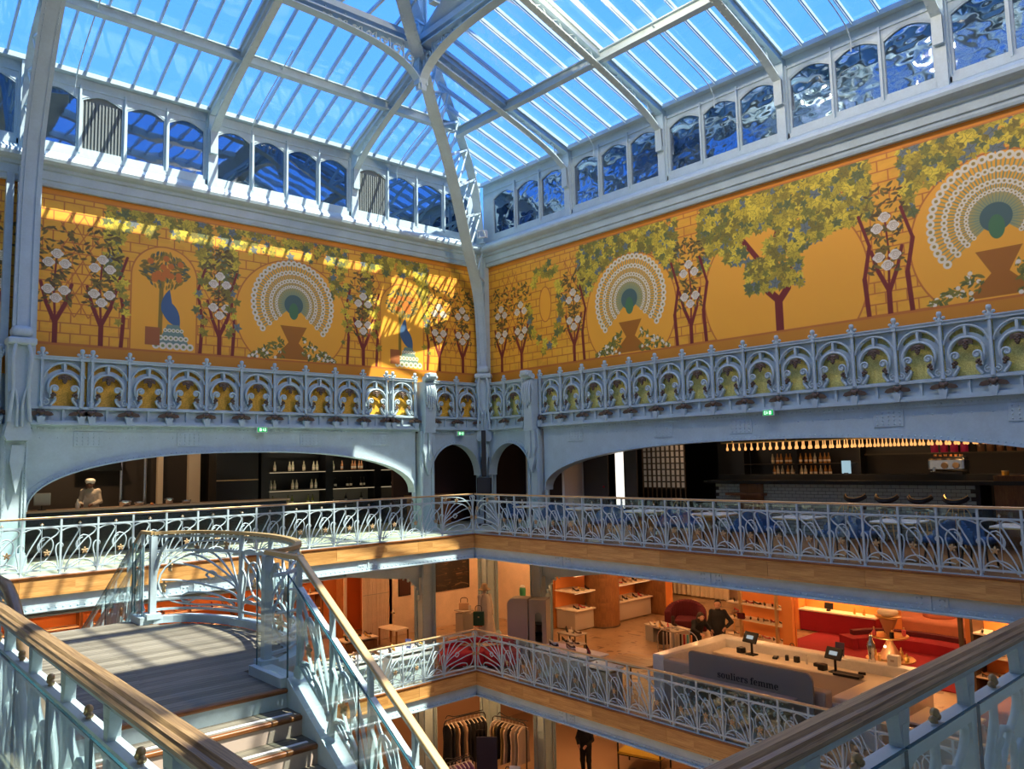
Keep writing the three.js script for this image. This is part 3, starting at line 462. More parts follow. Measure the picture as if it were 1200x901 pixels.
// deep curved ribs: a front flange swept along a curve, a rear post, lacing between
function rib(name, label, dir, base, front, rear, wFront) {   // dir: horizontal unit vector inwards ; front/rear: [distance inwards, y]
  const o = thing(name, label, 'rib'), P = (d, y, s = 0) => [base[0] + dir[0] * d - dir[1] * s, y, base[1] + dir[1] * d + dir[0] * s];
  const cf = crv(front.map(([d, y]) => [d, y, 0])), N = 40, fp = cf.getSpacedPoints(N), cr = crv(rear.map(([d, y]) => [d, y, 0])), rp = cr.getSpacedPoints(N);
  const plateOf = (pts, half, th, off) => { const g = []; for (let i = 0; i < pts.length - 1; i++) { const a = pts[i], b = pts[i + 1], tx = b.x - a.x, ty = b.y - a.y, l = Math.hypot(tx, ty), nx = ty / l, ny = -tx / l; const q = []; for (const [p, k] of [[a, 0], [b, 0], [b, th], [a, th]]) for (const s of [-half, half]) q.push(P(p.x + nx * (off + k), p.y + ny * (off + k), s)); const b8 = new THREE.BufferGeometry(); b8.setAttribute('position', new THREE.BufferAttribute(new Float32Array(q.flat()), 3)); b8.setIndex([0, 2, 1, 1, 2, 3, 6, 4, 7, 7, 4, 5, 0, 6, 2, 0, 4, 6, 0, 1, 5, 0, 5, 4, 1, 3, 7, 1, 7, 5, 3, 2, 6, 3, 6, 7]); const nn = b8.toNonIndexed(); nn.computeVertexNormals(); g.push(nn); } return g; };
  mesh('front_flange', plateOf(fp, wFront / 2, 0.03, 0), MAT.iron, o);
  mesh('front_web', [...plateOf(fp, wFront * 0.32, 0.012, -0.1), ...[-1, 1].flatMap((s) => fp.slice(0, -1).map((a, i) => bar(P(a.x, a.y + 0.05, s * wFront * 0.3), P(fp[i + 1].x, fp[i + 1].y + 0.05, s * wFront * 0.3), 0.025, 0.14)))], MAT.iron, o);
  mesh('rear_chord', plateOf(rp, wFront * 0.4, 0.05, 0), MAT.iron, o);
  const lc = []; for (let i = 2; i < N - 2; i += 3) { for (const s of [-0.1, 0.1]) { lc.push(bar(P(fp[i].x, fp[i].y, s), P(rp[i + 1].x, rp[i + 1].y, s), 0.03, 0.05)); lc.push(bar(P(fp[Math.min(N, i + 3)].x, fp[Math.min(N, i + 3)].y, s), P(rp[i + 1].x, rp[i + 1].y, s), 0.03, 0.05)); } }
  mesh('lacing', lc, MAT.iron, o);
  const rv = []; for (let i = 0; i < N; i++) { const a = fp[i], b = fp[i + 1], n = V(b.y - a.y, a.x - b.x, 0).normalize(), l = Math.hypot(b.x - a.x, b.y - a.y); for (let q = 0; q < Math.round(l / 0.13); q++) for (const s of [-0.32, 0.32]) { const t = q / Math.round(l / 0.13); const p = P(a.x + (b.x - a.x) * t + n.x * 0.03, a.y + (b.y - a.y) * t + n.y * 0.03, s * wFront); rv.push(sph(0.018, p[0], p[1], p[2], 1, 1, 1, 5, 4)); } }
  stuff(mesh('rivets', rv, MAT.iron, o));
  return o;
}
{ // hip rib from the far corner
  const d = V(1, 0, HR).normalize(), L = Math.hypot(1, HR);
  rib('hip_rib', 'tall curved riveted rib rising from the far corner along the roof hip', [d.x, d.z], [-2.9, -2.9], [[0.3, 4.6], [0.32, 6.1], [0.72, 7.57], [1.95, 8.83], [3.18, 10.1], [4.49, 11.2], [5.45, 11.79], [6.26, 12.45], [7.43, 13.18], [7.94, 13.57], [9.0, 14.3]], [[0.06, 4.6], [0.06, 6.4], [0.1, 8.6], [0.5, 10.4], [1.2, 11.4], [2.6, 12.2], [4.0, 12.75], [5.2, 13.2], [6.4, 13.7], [7.4, 14.1], [9.0, 14.8]], 0.34);
  rib('cross_rib', 'tall curved riveted rib rising from the broad pier beside the kitchen', [1, 0], [-2.9, 10.62], [[0.42, 4.9], [0.42, 6.4], [0.5, 8.0], [0.78, 9.4], [1.35, 10.6], [2.15, 11.75], [2.9, 12.45], [3.85, 12.95]], [[0.06, 4.9], [0.06, 6.6], [0.08, 8.6], [0.12, 10.4], [0.5, 11.5], [1.3, 12.0], [2.4, 12.5], [3.85, 13.1]], 0.42);
}
// heads of the two tall piers: stacked capital below the ribs
for (const [x, z, ry, lab] of [[-SP + 0.05, 10.66, Math.PI / 2, 'tall carved bracket of the broad pier with cushion capital at the rib foot'], [-SP - 0.02, -SP - 0.02, Math.PI / 4, 'tall carved bracket in the far corner below the hip rib']]) {
  const o = thing('pier_bracket', lab, 'bracket', [x, 2.7, z], ry), w = 0.26;
  mesh('body', [ext([[-w, 2.1], [w, 2.1], [w * 0.9, 1.4], [w * 0.8, 0.4], [w, 0.1], [w * 0.8, 0], [-w * 0.8, 0], [-w, 0.1], [-w * 0.8, 0.4], [-w * 0.9, 1.4]], 0.34, 0.0)], MAT.iron, o);
  mesh('tendrils', [-1, 1].flatMap((s) => [tube([[s * 0.05, 0.3, 0.36], [s * 0.06, 0.9, 0.4], [s * 0.14, 1.15, 0.38], [s * 0.2, 1.05, 0.36]], 0.03, 14, 6), tube([[s * 0.1, 2.2, 0.4], [s * 0.17, 1.8, 0.46], [s * 0.14, 1.2, 0.42], [s * 0.2, 0.4, 0.38]], 0.04, 14, 6)]), MAT.iron, o);
  mesh('capital', [rbox(0.56, 0.16, 0.5, 0.05, 0, 2.16, 0.22), rbox(0.42, 0.26, 0.42, 0.12, 0, 2.37, 0.24, 3)], MAT.iron, o);
  mesh('pendant', [ext([[-0.1, -0.1], [0.1, -0.1], [0.13, -0.45], [0.05, -0.9], [0, -1.15], [-0.05, -0.9], [-0.13, -0.45]], 0.12, 0.16), ext([[-0.2, 0.1], [0.2, 0.1], [0.16, -0.5], [-0.16, -0.5]], 0.08, 0.1)], MAT.iron, o);
}
// rear corner post behind the hip rib, through the mural
tag(mesh('corner_mullion', [span(-3.0, -2.78, 4.6, 9.2, -2.95, -2.66), span(-2.95, -2.66, 4.6, 9.2, -3.0, -2.78)], MAT.iron), 'plain iron corner mullion between the two murals', 'post');
tag(mesh('corner_mullion', [span(-3.0, -2.82, 4.6, 9.2, 10.85, 11.0), span(-3.0, -2.86, 4.6, 9.2, 10.3, 10.4)], MAT.iron), 'plain iron mullion behind the cross rib', 'post');

// ring beam: arched scroll spandrels between the rib and the rafters
function ringArch(side, a, b, m, tr, label) {
  const o = thing('ring_arch', label, 'arch', [0, 0, 0], 0, 'arches of the ring beam'), z = eave + tr, top = Y0 + m * tr + 0.1, c = (a + b) / 2, w = (b - a) / 2, N = 30, foot = top - 1.45;
  const ay = (x) => foot + 1.0 * Math.pow(Math.max(0, 1 - Math.pow(Math.abs((x - c) / w), 3)), 1 / 2.2), f = [];
  for (let i = 0; i < N; i++) { const p = a + (b - a) * (0.5 - 0.5 * Math.cos(Math.PI * i / N)), q = a + (b - a) * (0.5 - 0.5 * Math.cos(Math.PI * (i + 1) / N)); f.push(bar([p, ay(p), z], [q, ay(q), z], 0.26, 0.03)); }
  put(side, 'arch_flange', f, MAT.iron, o);
  put(side, 'top_chord', [span(a, b, top - 0.16, top, z - 0.13, z + 0.13), span(a, b, top - 0.34, top - 0.3, z - 0.15, z + 0.15)], MAT.iron, o);
  const sc = []; for (const s of [-1, 1]) for (let k = 0; k < 9; k++) { const x = c + s * (w - 0.28 - 0.42 * k), h = top - 0.34 - ay(x), r = Math.min(0.17, h * 0.42); if (r < 0.05) continue; sc.push(tube(spiral(x, ay(x) + h * 0.5, r, 1.3, s > 0 ? 0 : Math.PI, s), 0.022, 20, 5).translate(0, 0, z)); sc.push(bar([x + s * 0.2, ay(x + s * 0.2), z], [x + s * 0.2, top - 0.3, z], 0.05, 0.03), bar([x + s * 0.2, top - 0.32, z], [x, ay(x), z], 0.03, 0.025), torus(r * 0.62, 0.018, x - s * 0.02, ay(x) + h * 0.5, z, 5, 14)); }
  stuff(put(side, 'scroll_spandrel', sc, MAT.iron, o));
}
const hipA = eave + TRING * HR;   // z of the hip at the ring
ringArch('l', hipA + 0.05, 10.6, ML, TRING, 'scrolled spandrel arch of the roof ring beside the hip rib, over the sunlit side');
ringArch('r', eave + TRING + 0.05, 8.25, MR, TRING * HR, 'scrolled spandrel arch of the roof ring beside the hip rib, over the shaded side');
{ // hanging post where the ring beams meet
  const o = thing('hip_post', 'upright lattice post on the hip where the ring arches meet', 'post', [eave + TRING, 12.0, hipA]);
  mesh('post_plates', [span(-0.12, 0.12, 0, 3.2, -0.14, -0.1), span(-0.12, 0.12, 0, 3.2, 0.1, 0.14), span(-0.03, 0.03, 0, 3.2, -0.12, 0.12)], MAT.iron, o);
  const rv = []; for (let y = 0.1; y < 3; y += 0.14) rv.push(rivet(-0.08, y, 0.14), rivet(0.08, y, 0.14)); stuff(mesh('rivets', rv, MAT.iron, o));
}
// upper roof out of the frame: closed border with cladding added for shade, a raised box added to block sun, and the big central skylight; then the near slopes
{
  const yr = Y0 + ML * TRING + 0.12, o = structGroup('ceiling', 'unseen closed roof border round the central skylight, with cladding added for shade');
  const cx0 = eave + TRING, cz0 = hipA, cx1 = 16 - cx0, cz1 = 13 - cz0, ix0 = 2.5, ix1 = 14.6, iz0 = cz0 + 0.3, iz1 = 8.4, yt = yr + 0.3;
  const quad = (a, b, c, d) => { const g = new THREE.BufferGeometry(); g.setAttribute('position', new THREE.BufferAttribute(new Float32Array([a, b, c, d].flat()), 3)); g.setIndex([0, 1, 2, 0, 2, 3]); g.computeVertexNormals(); return g; };
  for (const e of [0, 0.12]) { mesh('shade_cladding', [quad([cx1, yr + e, cz0], [cx1, yr + e, cz1], [ix1, yt + e, iz1], [ix1, yt + e, iz0]), quad([cx1, yr + e, cz0], [cx1, yr + e, cz1], [cx1 + 1.1, yr - 0.4 + e, cz1], [cx1 + 1.1, yr - 0.4 + e, cz0])], MAT.white, o); mesh('shade_cladding', [quad([cx0, yr + e, cz0], [cx1, yr + e, cz0], [ix1, yt + e, iz0], [ix0, yt + e, iz0]), quad([cx0, yr + e, cz1], [cx1, yr + e, cz1], [ix1, yt + e, iz1], [ix0, yt + e, iz1])], MAT.iron, o); }  // unseen cladding; the strip down the near slope is added to shade the landing
  for (let i = 0; i < 10; i++) { const u = i / 10, v = (i + 1) / 10, L = (a, b, t) => a + (b - a) * t; mesh('pane', quad([cx0, yr, L(cz0, cz1, u)], [cx0, yr, L(cz0, cz1, v)], [ix0, yt + 0.1, L(iz0, iz1, v)], [ix0, yt + 0.1, L(iz0, iz1, u)]), MAT.roofGlass, o); mesh('glazing_bar', bar([cx0, yr, L(cz0, cz1, v)], [ix0, yt + 0.1, L(iz0, iz1, v)], 0.05, 0.1), MAT.iron, o); }
  const ga = structGroup('wall_sun_block', 'unseen raised box on posts, added above the roof to block sun'); mesh('sun_blocker', [span(1.5, 3.4, 15.2, 17.6, -1.4, 12.4)], MAT.white, ga); for (const z of [3, 6, 9, 12]) mesh('blocker_post', [span(2.4, 2.6, yr, 15.2, z - 0.1, z + 0.1)], MAT.iron, ga);  // unseen box added to keep direct sun off most of the sunlit mural
  mesh('shade_cladding', [span(15.0, 18.9, 13.7, 13.8, 9.5, 15.9), span(10.5, 15.0, 13.7, 13.8, 10.7, 15.9)], MAT.white, o);  // unseen slab added to shade the near gallery floor and handrail
  const sk = structGroup('ceiling', 'central skylight of the roof');
  for (let i = 0; i < 6; i++) { const a = ix0 + (ix1 - ix0) * i / 6, b = ix0 + (ix1 - ix0) * (i + 1) / 6; mesh('pane', quad([a, yt + 0.1, iz0], [b, yt + 0.1, iz0], [b, yt + 0.1, iz1], [a, yt + 0.1, iz1]), MAT.roofGlass, sk); if (i) mesh('glazing_bar', span(a - 0.1, a + 0.1, yt - 0.1, yt + 0.12, iz0, iz1), MAT.iron, sk); }
  for (let z = iz0 + 0.52; z < iz1; z += 0.52) mesh('glazing_bar', span(ix0, ix1, yt + 0.02, yt + 0.12, z - 0.025, z + 0.025), MAT.iron, sk);
  // near slopes
  const ns = structGroup('ceiling', 'near slopes of the glazed roof'), bars = [], X1 = 18.9, Z1 = 15.9;
  for (let z = eave + 0.538; z < Z1; z += 0.538) { const t = Math.min(TRING, (z - eave) / HR, (Z1 - z) / HR); bars.push(bar([X1, Y0, z], [X1 - t, Y0 + ML * t, z], 0.05, 0.12)); }
  for (let x = eave + 0.593; x < X1; x += 0.593) { const t = Math.min(TRING * HR, (x - eave) * HR, (X1 - x) * HR); bars.push(bar([x, Y0, Z1], [x, Y0 + MR * t, Z1 - t], 0.05, 0.12)); }
  for (const z of [2.07, 6.38, 10.7]) bars.push(bar([X1, Y0 - 0.2, z], [cx1, yr - 0.2, z], 0.24, 0.4)); for (const x of [1.2, 4.78, 8.32, 11.88, 15.4]) bars.push(bar([x, Y0 - 0.2, Z1], [x, yr - 0.2, cz1], 0.24, 0.4));
  bars.push(bar([X1 - TPUR, Y0 + ML * TPUR - 0.2, 0], [X1 - TPUR, Y0 + ML * TPUR - 0.2, 13], 0.2, 0.25), bar([0, Y0 + MR * 2.46 - 0.2, Z1 - 2.46], [16, Y0 + MR * 2.46 - 0.2, Z1 - 2.46], 0.2, 0.25));
  for (const [c, q] of [[[X1, Y0, Z1], [cx1, yr, cz1]], [[X1, Y0, eave], [cx1, yr, cz0]], [[eave, Y0, Z1], [cx0, yr, cz1]]]) bars.push(bar([c[0], c[1] - 0.2, c[2]], [q[0], q[1] - 0.2, q[2]], 0.3, 0.5));
  stuff(mesh('near_bars', bars, MAT.iron, ns));
  mesh('pane', [quad([X1, Y0 + 0.07, eave], [X1, Y0 + 0.07, Z1], [cx1, yr - 0.03, cz1], [cx1, yr - 0.03, cz0]), quad([eave, Y0 + 0.07, Z1], [X1, Y0 + 0.07, Z1], [cx1, yr - 0.03, cz1], [cx0, yr - 0.03, cz1])], MAT.roofGlass, ns);
}

// small amber spotlights below the shaded ring beam, mirrored in the clerestory glass
{ const am = new THREE.MeshStandardMaterial({ color: 0x301400, emissive: new THREE.Color(1, 0.5, 0.2), emissiveIntensity: 1.6 });
  [[6.3, 'third bay, first of its pair'], [7.0, 'third bay, second of its pair'], [9.8, 'fourth bay, first of its pair'], [10.5, 'fourth bay, second of its pair'], [13.3, 'fifth bay, first of its pair'], [14.0, 'fifth bay, second of its pair']].forEach(([x, nm]) => { const q = 0, o = thing('ring_spotlight', 'amber spotlight below the shaded ring beam, ' + nm + ' from the corner', 'lamp', [x, Y0 + MR * TRING * HR - 0.5, eave + TRING * HR - 0.25], 0, 'amber spotlights of the ring beam'); mesh('housing', cyl(0.09, 0.11, 0.2, 0, 0.12, 0, 12), MAT.iron, o); mesh('lens', cyl(0.1, 0.1, 0.02, 0, 0.0, 0, 12), am, o); mesh('stem', cyl(0.02, 0.02, 0.3, 0, 0.36, 0, 8), MAT.iron, o); const l = new THREE.PointLight(new THREE.Color(1, 0.74, 0.5), 9, 0, 2); l.position.set(0, -0.05, 0); l.castShadow = true; o.add(l); });
}
// ---------------------------------------------------------------- balcony railings
const PW = 1;   // scroll panel drawn in a unit-wide frame (u 0..1, y in metres), then stretched
const scrollCurves = [
  [[[0.46, 0.925], [0.25, 0.935], [0.06, 0.89], [0.1, 0.81], [0.32, 0.70], [0.55, 0.52], [0.72, 0.36], [0.84, 0.2], [0.88, 0.08]], 0.0145],
  [[[0.98, 0.87], [0.82, 0.915], [0.6, 0.93], [0.53, 0.87], [0.62, 0.74], [0.78, 0.55], [0.9, 0.36], [0.97, 0.15]], 0.0145],
  [[[0.42, 0.72], [0.56, 0.66], [0.6, 0.57], [0.52, 0.47], [0.56, 0.62], [0.5, 0.735], [0.36, 0.765], [0.23, 0.7], [0.2, 0.58], [0.27, 0.44], [0.4, 0.31], [0.62, 0.2], [0.86, 0.14]], 0.013],
  [[[0.06, 0.17], [0.18, 0.25], [0.38, 0.30], [0.6, 0.27], [0.76, 0.19], [0.84, 0.11]], 0.013],
  [[[0.05, 0.13], [0.12, 0.2], [0.27, 0.22], [0.4, 0.2]], 0.012],
  [[[0.05, 0.1], [0.08, 0.32], [0.13, 0.5], [0.1, 0.60], [0.02, 0.64], [-0.05, 0.61], [-0.04, 0.56], [0.02, 0.56]], 0.0145],
];
const scrollGeo = (w) => merge([...scrollCurves.map(([c, r]) => tube(c.map(([u, y], i) => [u * w, y, 0.004 * ((i % 3) - 1)]), r, 26, 5)), cyl(0.007, 0.007, 0.9, w * 0.5, 0.56, 0, 6), sph(0.016, w * 0.5, 1.0, 0, 1, 1.4, 1, 6, 5)]);
const fanCurves = (w) => {
  const c = [[[0.02, 0.12], [0.02, 0.5], [0.08, 0.78], [0.3, 1.0], [0.65, 1.07], [0.98, 1.06]], [[0.97, 0.12], [0.7, 0.14], [0.4, 0.13], [0.16, 0.2], [0.05, 0.42], [0.1, 0.66], [0.3, 0.84], [0.6, 0.91], [0.95, 0.92]]];
  for (const [u, y] of [[0.08, 0.5], [0.18, 0.74], [0.36, 0.86], [0.56, 0.9], [0.78, 0.92]]) c.push([[0.97, 0.13], [0.94, 0.13 + 0.4 * (y - 0.13)], [u + 0.52 * (0.95 - u), 0.13 + 0.76 * (y - 0.13)], [u + 0.18 * (0.95 - u), 0.13 + 0.95 * (y - 0.13)], [u, y]]);
  c.push([[0.9, 0.16], [0.68, 0.27], [0.44, 0.31], [0.28, 0.27], [0.26, 0.2], [0.34, 0.17], [0.4, 0.21]], [[0.52, 0.56], [0.58, 0.62], [0.65, 0.57], [0.6, 0.5], [0.52, 0.56]]);
  return c.map((q) => q.map(([u, y]) => [u * w, y, 0])); };
const fanGeo = (w) => merge([...fanCurves(w).map((c) => tube(c, 0.014, 22, 5))]);
const lilyGeo = () => merge([tube([[0.0, 0.1, 0], [0.02, 0.6, 0.02], [0.08, 0.95, 0.03], [0.13, 1.05, 0.03], [0.09, 1.1, 0.03], [0.05, 1.04, 0.03]], 0.014, 18, 6), tube([[0.0, 0.1, 0], [0.02, 0.6, 0.02], [0.03, 0.95, 0.08], [0.03, 1.05, 0.13], [0.03, 1.1, 0.09], [0.03, 1.04, 0.05]], 0.014, 18, 6), cyl(0.022, 0.026, 1.08, 0, 0.56, 0, 10)]);
const flowerGeo = (() => { const g = [sph(0.02, 0, 0, 0, 1, 1, 0.8, 6, 5)]; for (let i = 0; i < 5; i++) { const a = i / 5 * 6.283 + 0.3; g.push(xf(new THREE.SphereGeometry(1, 6, 5), Math.cos(a) * 0.036, Math.sin(a) * 0.036, 0, 0, 0, a, 0.034, 0.02, 0.012)); } return merge(g); })();
const postGeo = (h = 1.12) => merge([box(0.036, h - 0.05, 0.036, 0, 0.05 + (h - 0.05) / 2, 0), cyl(0.02, 0.035, 0.06, 0, 0.07, 0, 10)]);
const cache = {}; const once = (k, f) => cache[k] ||= f();

function railing(side, y, z, x0, x1, n, label, o = {}) {
  const t = thing('balcony_railing', label, 'railing'), w = (x1 - x0) / n, top = o.top ?? 1.15;
  const from = o.corner ? 0 : x0;
  put(side, 'handrail', rbox(x1 - from, 0.035, 0.06, 0.012, (from + x1) / 2, top - 0.018, 0), o.handMat || MAT.brassRail, t, 0, y, z);
  put(side, 'top_rail', [span(from, x1, 0.935, 0.968, -0.016, 0.016), span(from, x1, top - 0.05, top - 0.035, -0.015, 0.015)], MAT.iron, t, 0, y, z);
  put(side, 'bottom_rail', [span(from, x1, 0.13, 0.163, -0.016, 0.016), span(from, x1, 0.03, 0.055, -0.03, 0.03)], MAT.iron, t, 0, y, z);
  for (let i = 0; i <= n; i++) if (!o.skip?.(x0 + i * w)) put(side, 'post', once('post', () => postGeo()), MAT.iron, t, x0 + i * w, y, z);
  for (let i = 0; i < n; i++) {
    if (o.skip?.(x0 + i * w)) continue;
    const p = put(side, 'scroll_panel', once('scroll' + w.toFixed(4), () => scrollGeo(w)), MAT.iron, t, x0 + i * w, y, z);
    put(side, 'flower', once('flower', () => flowerGeo), MAT.gilt, p, w * 0.36, 0.46, 0.02);
    put(side, 'finial', once('fin', () => merge([sph(0.014, 0, 1.02, 0, 1, 1, 1, 6, 5), sph(0.012, -0.02, 1.0, 0, 1, 1, 1, 5, 4), sph(0.012, 0.02, 1.0, 0, 1, 1, 1, 5, 4)])), MAT.gilt, p, w * 0.5, 0, 0);
  }
  if (o.corner) {
    const p = put(side, 'fan_panel', once('fan' + x0, () => fanGeo(x0)), MAT.iron, t, 0, y, z);
    for (const [u, h] of [[0.12, 0.75], [0.55, 0.98], [0.9, 1.03], [0.06, 0.5]]) put(side, 'flower', flowerGeo, MAT.gilt, p, u * x0, h, 0.02);
    if (side === 'l') put(side, 'lily_post', once('lily', lilyGeo), MAT.iron, t, 0, y, z);
  }
  if (o.glass !== false) { const gw = w * 2; for (let a = x0; a < x1 - 0.05; a += gw) { const b = Math.min(a + gw, x1); put(side, 'glass_pane', span(a + 0.01, b - 0.01, 0.06, o.glassTop ?? 1.08, -0.07, -0.058), MAT.glass, t, 0, y, z); } }
  return t;
}
railing('l', 0, -0.04, 1.07, 12.9, 18, 'whiplash-scroll iron railing along the upper gallery before the kitchen', { corner: true });
railing('r', 0, -0.04, 1.05, 15.9, 24, 'whiplash-scroll iron railing along the upper gallery before the cocktail bar', { corner: true });
railing('l', D4, -0.04, 1.07, 12.9, 18, 'whiplash-scroll iron railing of the shoe department on the sunlit side', { corner: true });
railing('r', D4, -0.04, 1.05, 15.9, 24, 'whiplash-scroll iron railing of the shoe department by the grey sign', { corner: true });

// near railings: dark wooden rail, wider panels, glass sheets on the viewer's side
function nearRail(side, x0, x1, zz, dir, label, pieces) {   // dir: which way the viewer stands (+1 = +z)
  const t = thing('balcony_railing', label, 'railing');
  const prof = [[-0.055, -0.03], [-0.06, -0.01], [-0.05, 0.0], [-0.047, 0.012], [-0.03, 0.016], [-0.02, 0.03], [0.02, 0.03], [0.03, 0.016], [0.047, 0.012], [0.05, 0], [0.06, -0.01], [0.055, -0.03]];
  const pr = (p, y) => { const g = ext(p, x1 - x0); g.rotateY(Math.PI / 2); return xf(g, x0, y, zz); };
  put(side, 'handrail', pr(prof, 1.12), MAT.rail, t);
  put(side, 'rail_bar', span(x0, x1, 1.045, 1.09, zz - 0.022, zz + 0.022), MAT.iron, t);
  put(side, 'top_rail', span(x0, x1, 0.86, 0.915, zz - 0.035, zz + 0.035), MAT.iron, t);
  put(side, 'bottom_rail', [span(x0, x1, 0.13, 0.17, zz - 0.02, zz + 0.02), span(x0, x1, 0.0, 0.06, zz - 0.05, zz + 0.05)], MAT.iron, t);
  const w = (x1 - x0) / pieces;
  const pg = once('npost', () => merge([span(-0.027, 0.027, 0.05, 1.0, -0.027, 0.027), ext([[-0.05, 1.05], [0.05, 1.05], [0.045, 1.0], [0.027, 0.93], [-0.027, 0.93], [-0.045, 1.0]], 0.05, -0.025), cyl(0.03, 0.05, 0.1, 0, 0.1, 0, 10)]));
  for (let i = 0; i <= pieces; i++) put(side, 'post', pg, MAT.iron, t, x0 + i * w, 0, zz);
  for (let i = 0; i < pieces; i++) {
    const p = put(side, 'scroll_panel', once('nscroll' + w.toFixed(3), () => merge([...scrollCurves.map(([c, r]) => tube(c.map(([u, y]) => [u * w, y * 0.93, 0]), r * 1.35, 26, 6)), cyl(0.012, 0.012, 0.82, w * 0.5, 0.5, 0, 6)])), MAT.iron, t, x0 + i * w, 0, zz);
    put(side, 'flower', flowerGeo, MAT.gilt, p, w * 0.36, 0.46, 0.02);
    put(side, 'finial', once('nfin', () => merge([sph(0.02, 0, 0.955, 0, 1, 1.1, 1, 8, 6), sph(0.016, -0.026, 0.935, 0, 1, 1, 1, 6, 5), sph(0.016, 0.026, 0.935, 0, 1, 1, 1, 6, 5), cyl(0.008, 0.014, 0.04, 0, 0.925, 0, 6)])), MAT.gilt, p, w * 0.5, 0, 0);
  }
  const gw = w * 1.02; let k = 0;
  for (let a = x0 + 0.1; a + gw <= x1 + 0.2; a += gw, k++) {
    const g = put(side, 'glass_pane', span(a + 0.006, a + gw - 0.006, 0.06, 0.985, zz + dir * 0.12 - 0.006, zz + dir * 0.12 + 0.006), MAT.glass, t);
    put(side, 'glass_edge', [span(a + 0.002, a + 0.006, 0.06, 0.985, zz + dir * 0.12 - 0.006, zz + dir * 0.12 + 0.006), span(a + 0.006, a + gw - 0.006, 0.985, 0.99, zz + dir * 0.12 - 0.006, zz + dir * 0.12 + 0.006)], MAT.glassEdge, g);
  }
  return t;
}
nearRail('r', 10.75, 15.95, 13, 1, 'near iron railing with moulded wooden handrail and glass sheets beside the stairs', 7);
nearRail('l', 4.5, 12.95, 16, 1, 'near iron railing with moulded wooden handrail and glass sheets above the shoe counter', 12);

// ---------------------------------------------------------------- frieze balustrade below the murals
const ringPanel = once('ringPanel', () => {
  const w = 0.885, c = w / 2, cy = 3.93, R = 0.3, sh = shapeOf([[0.03, 3.46], [w - 0.03, 3.46], [w - 0.03, 4.56], [0.03, 4.56]]);
  const hole = []; for (let i = 0; i <= 28; i++) { const a = -Math.PI * 0.33 + (Math.PI * 1.66) * i / 28; hole.push(new THREE.Vector2(c + R * Math.cos(a), cy + R * Math.sin(a))); } hole.push(new THREE.Vector2(c - 0.24, 3.5), new THREE.Vector2(c + 0.24, 3.5)); sh.holes.push(new THREE.Path(hole));
  for (const s of [-1, 1]) { const q = []; for (let i = 0; i <= 8; i++) { const a = Math.PI / 2 - s * (0.12 + 0.75 * i / 8); q.push(new THREE.Vector2(c + 0.385 * Math.cos(a), cy + 0.03 + 0.385 * Math.sin(a))); } for (let i = 8; i >= 0; i--) { const a = Math.PI / 2 - s * (0.14 + 0.72 * i / 8); q.push(new THREE.Vector2(c + 0.47 * Math.cos(a) * 0.9, cy + 0.02 + 0.5 * Math.sin(a))); } sh.holes.push(new THREE.Path(q)); }
  const rim = []; for (let i = 0; i <= 24; i++) { const a = -Math.PI * 0.33 + Math.PI * 1.66 * i / 24; rim.push([c + 0.315 * Math.cos(a), cy + 0.315 * Math.sin(a), 0.035]); } rim.unshift([c + 0.26, 3.5, 0.035]); rim.push([c - 0.26, 3.5, 0.035]);
  const arch = []; for (let i = 0; i <= 14; i++) { const a = Math.PI * (0.08 + 0.84 * i / 14); arch.push([c + 0.42 * Math.cos(a), 4.02 + 0.46 * Math.sin(a), 0.03]); }
  return merge([ext(sh, 0.04, -0.07, 8), tube(rim, 0.03, 40, 6), tube(arch, 0.024, 24, 5), box(0.05, 0.2, 0.05, c, 4.36, 0.03), ...[-1, 1].map((s) => tube(spiral(c + s * 0.36, 3.58, 0.075, 1.4, Math.PI / 2, s, 0.05), 0.014, 20, 5))]);
});
const innerScrolls = [-1, 1].map((s) => merge([[s]].flatMap(() => [tube([[0.4425 + s * 0.27, 3.68, 0.05], [0.4425 + s * 0.27, 3.8, 0.07], ...spiral(0.4425 + s * 0.19, 3.88, 0.085, 1.25, s > 0 ? 0 : Math.PI, s, 0.08, 12)], 0.024, 22, 6), cyl(0.05, 0.05, 0.05, 0.4425 + s * 0.19, 3.88, 0.06, 10, Math.PI / 2)])));
const leafSh = [[0, 0], [0.05, 0.03], [0.1, 0.02], [0.14, -0.03], [0.12, -0.05], [0.13, -0.09], [0.08, -0.07], [0.04, -0.06]];
const grapes = once('grapes', () => merge([sph(0.05, 0.4425, 4.16, 0.06, 1.6, 0.9, 0.6, 8, 6), ext(leafSh.map(([a, b]) => [0.4425 + a, 4.17 + b]), 0.03, 0.04), ext(leafSh.map(([a, b]) => [0.4425 - a, 4.17 + b]).reverse(), 0.03, 0.04), ...[[0, 4.13], [-0.03, 4.1], [0.03, 4.1], [0, 4.08], [-0.02, 4.05], [0.02, 4.05], [0, 4.02]].map(([a, b]) => sph(0.032, 0.4425 + a, b, 0.07, 1, 1, 1, 6, 5))]));
const berries = [-1, 1].map((s) => merge([[0.21, 3.77], [0.25, 3.74], [0.22, 3.71], [0.18, 3.74], [0.24, 3.68]].map(([a, b]) => sph(0.034, 0.4425 + s * a, b, 0.06, 1, 1, 1, 6, 5))));
const fPost = once('fPost', () => merge([box(0.05, 1.15, 0.06, 0, 4.0, 0.05), cyl(0.035, 0.05, 0.12, 0, 3.52, 0.06, 8), box(0.09, 0.06, 0.09, 0, 4.56, 0.05)]));
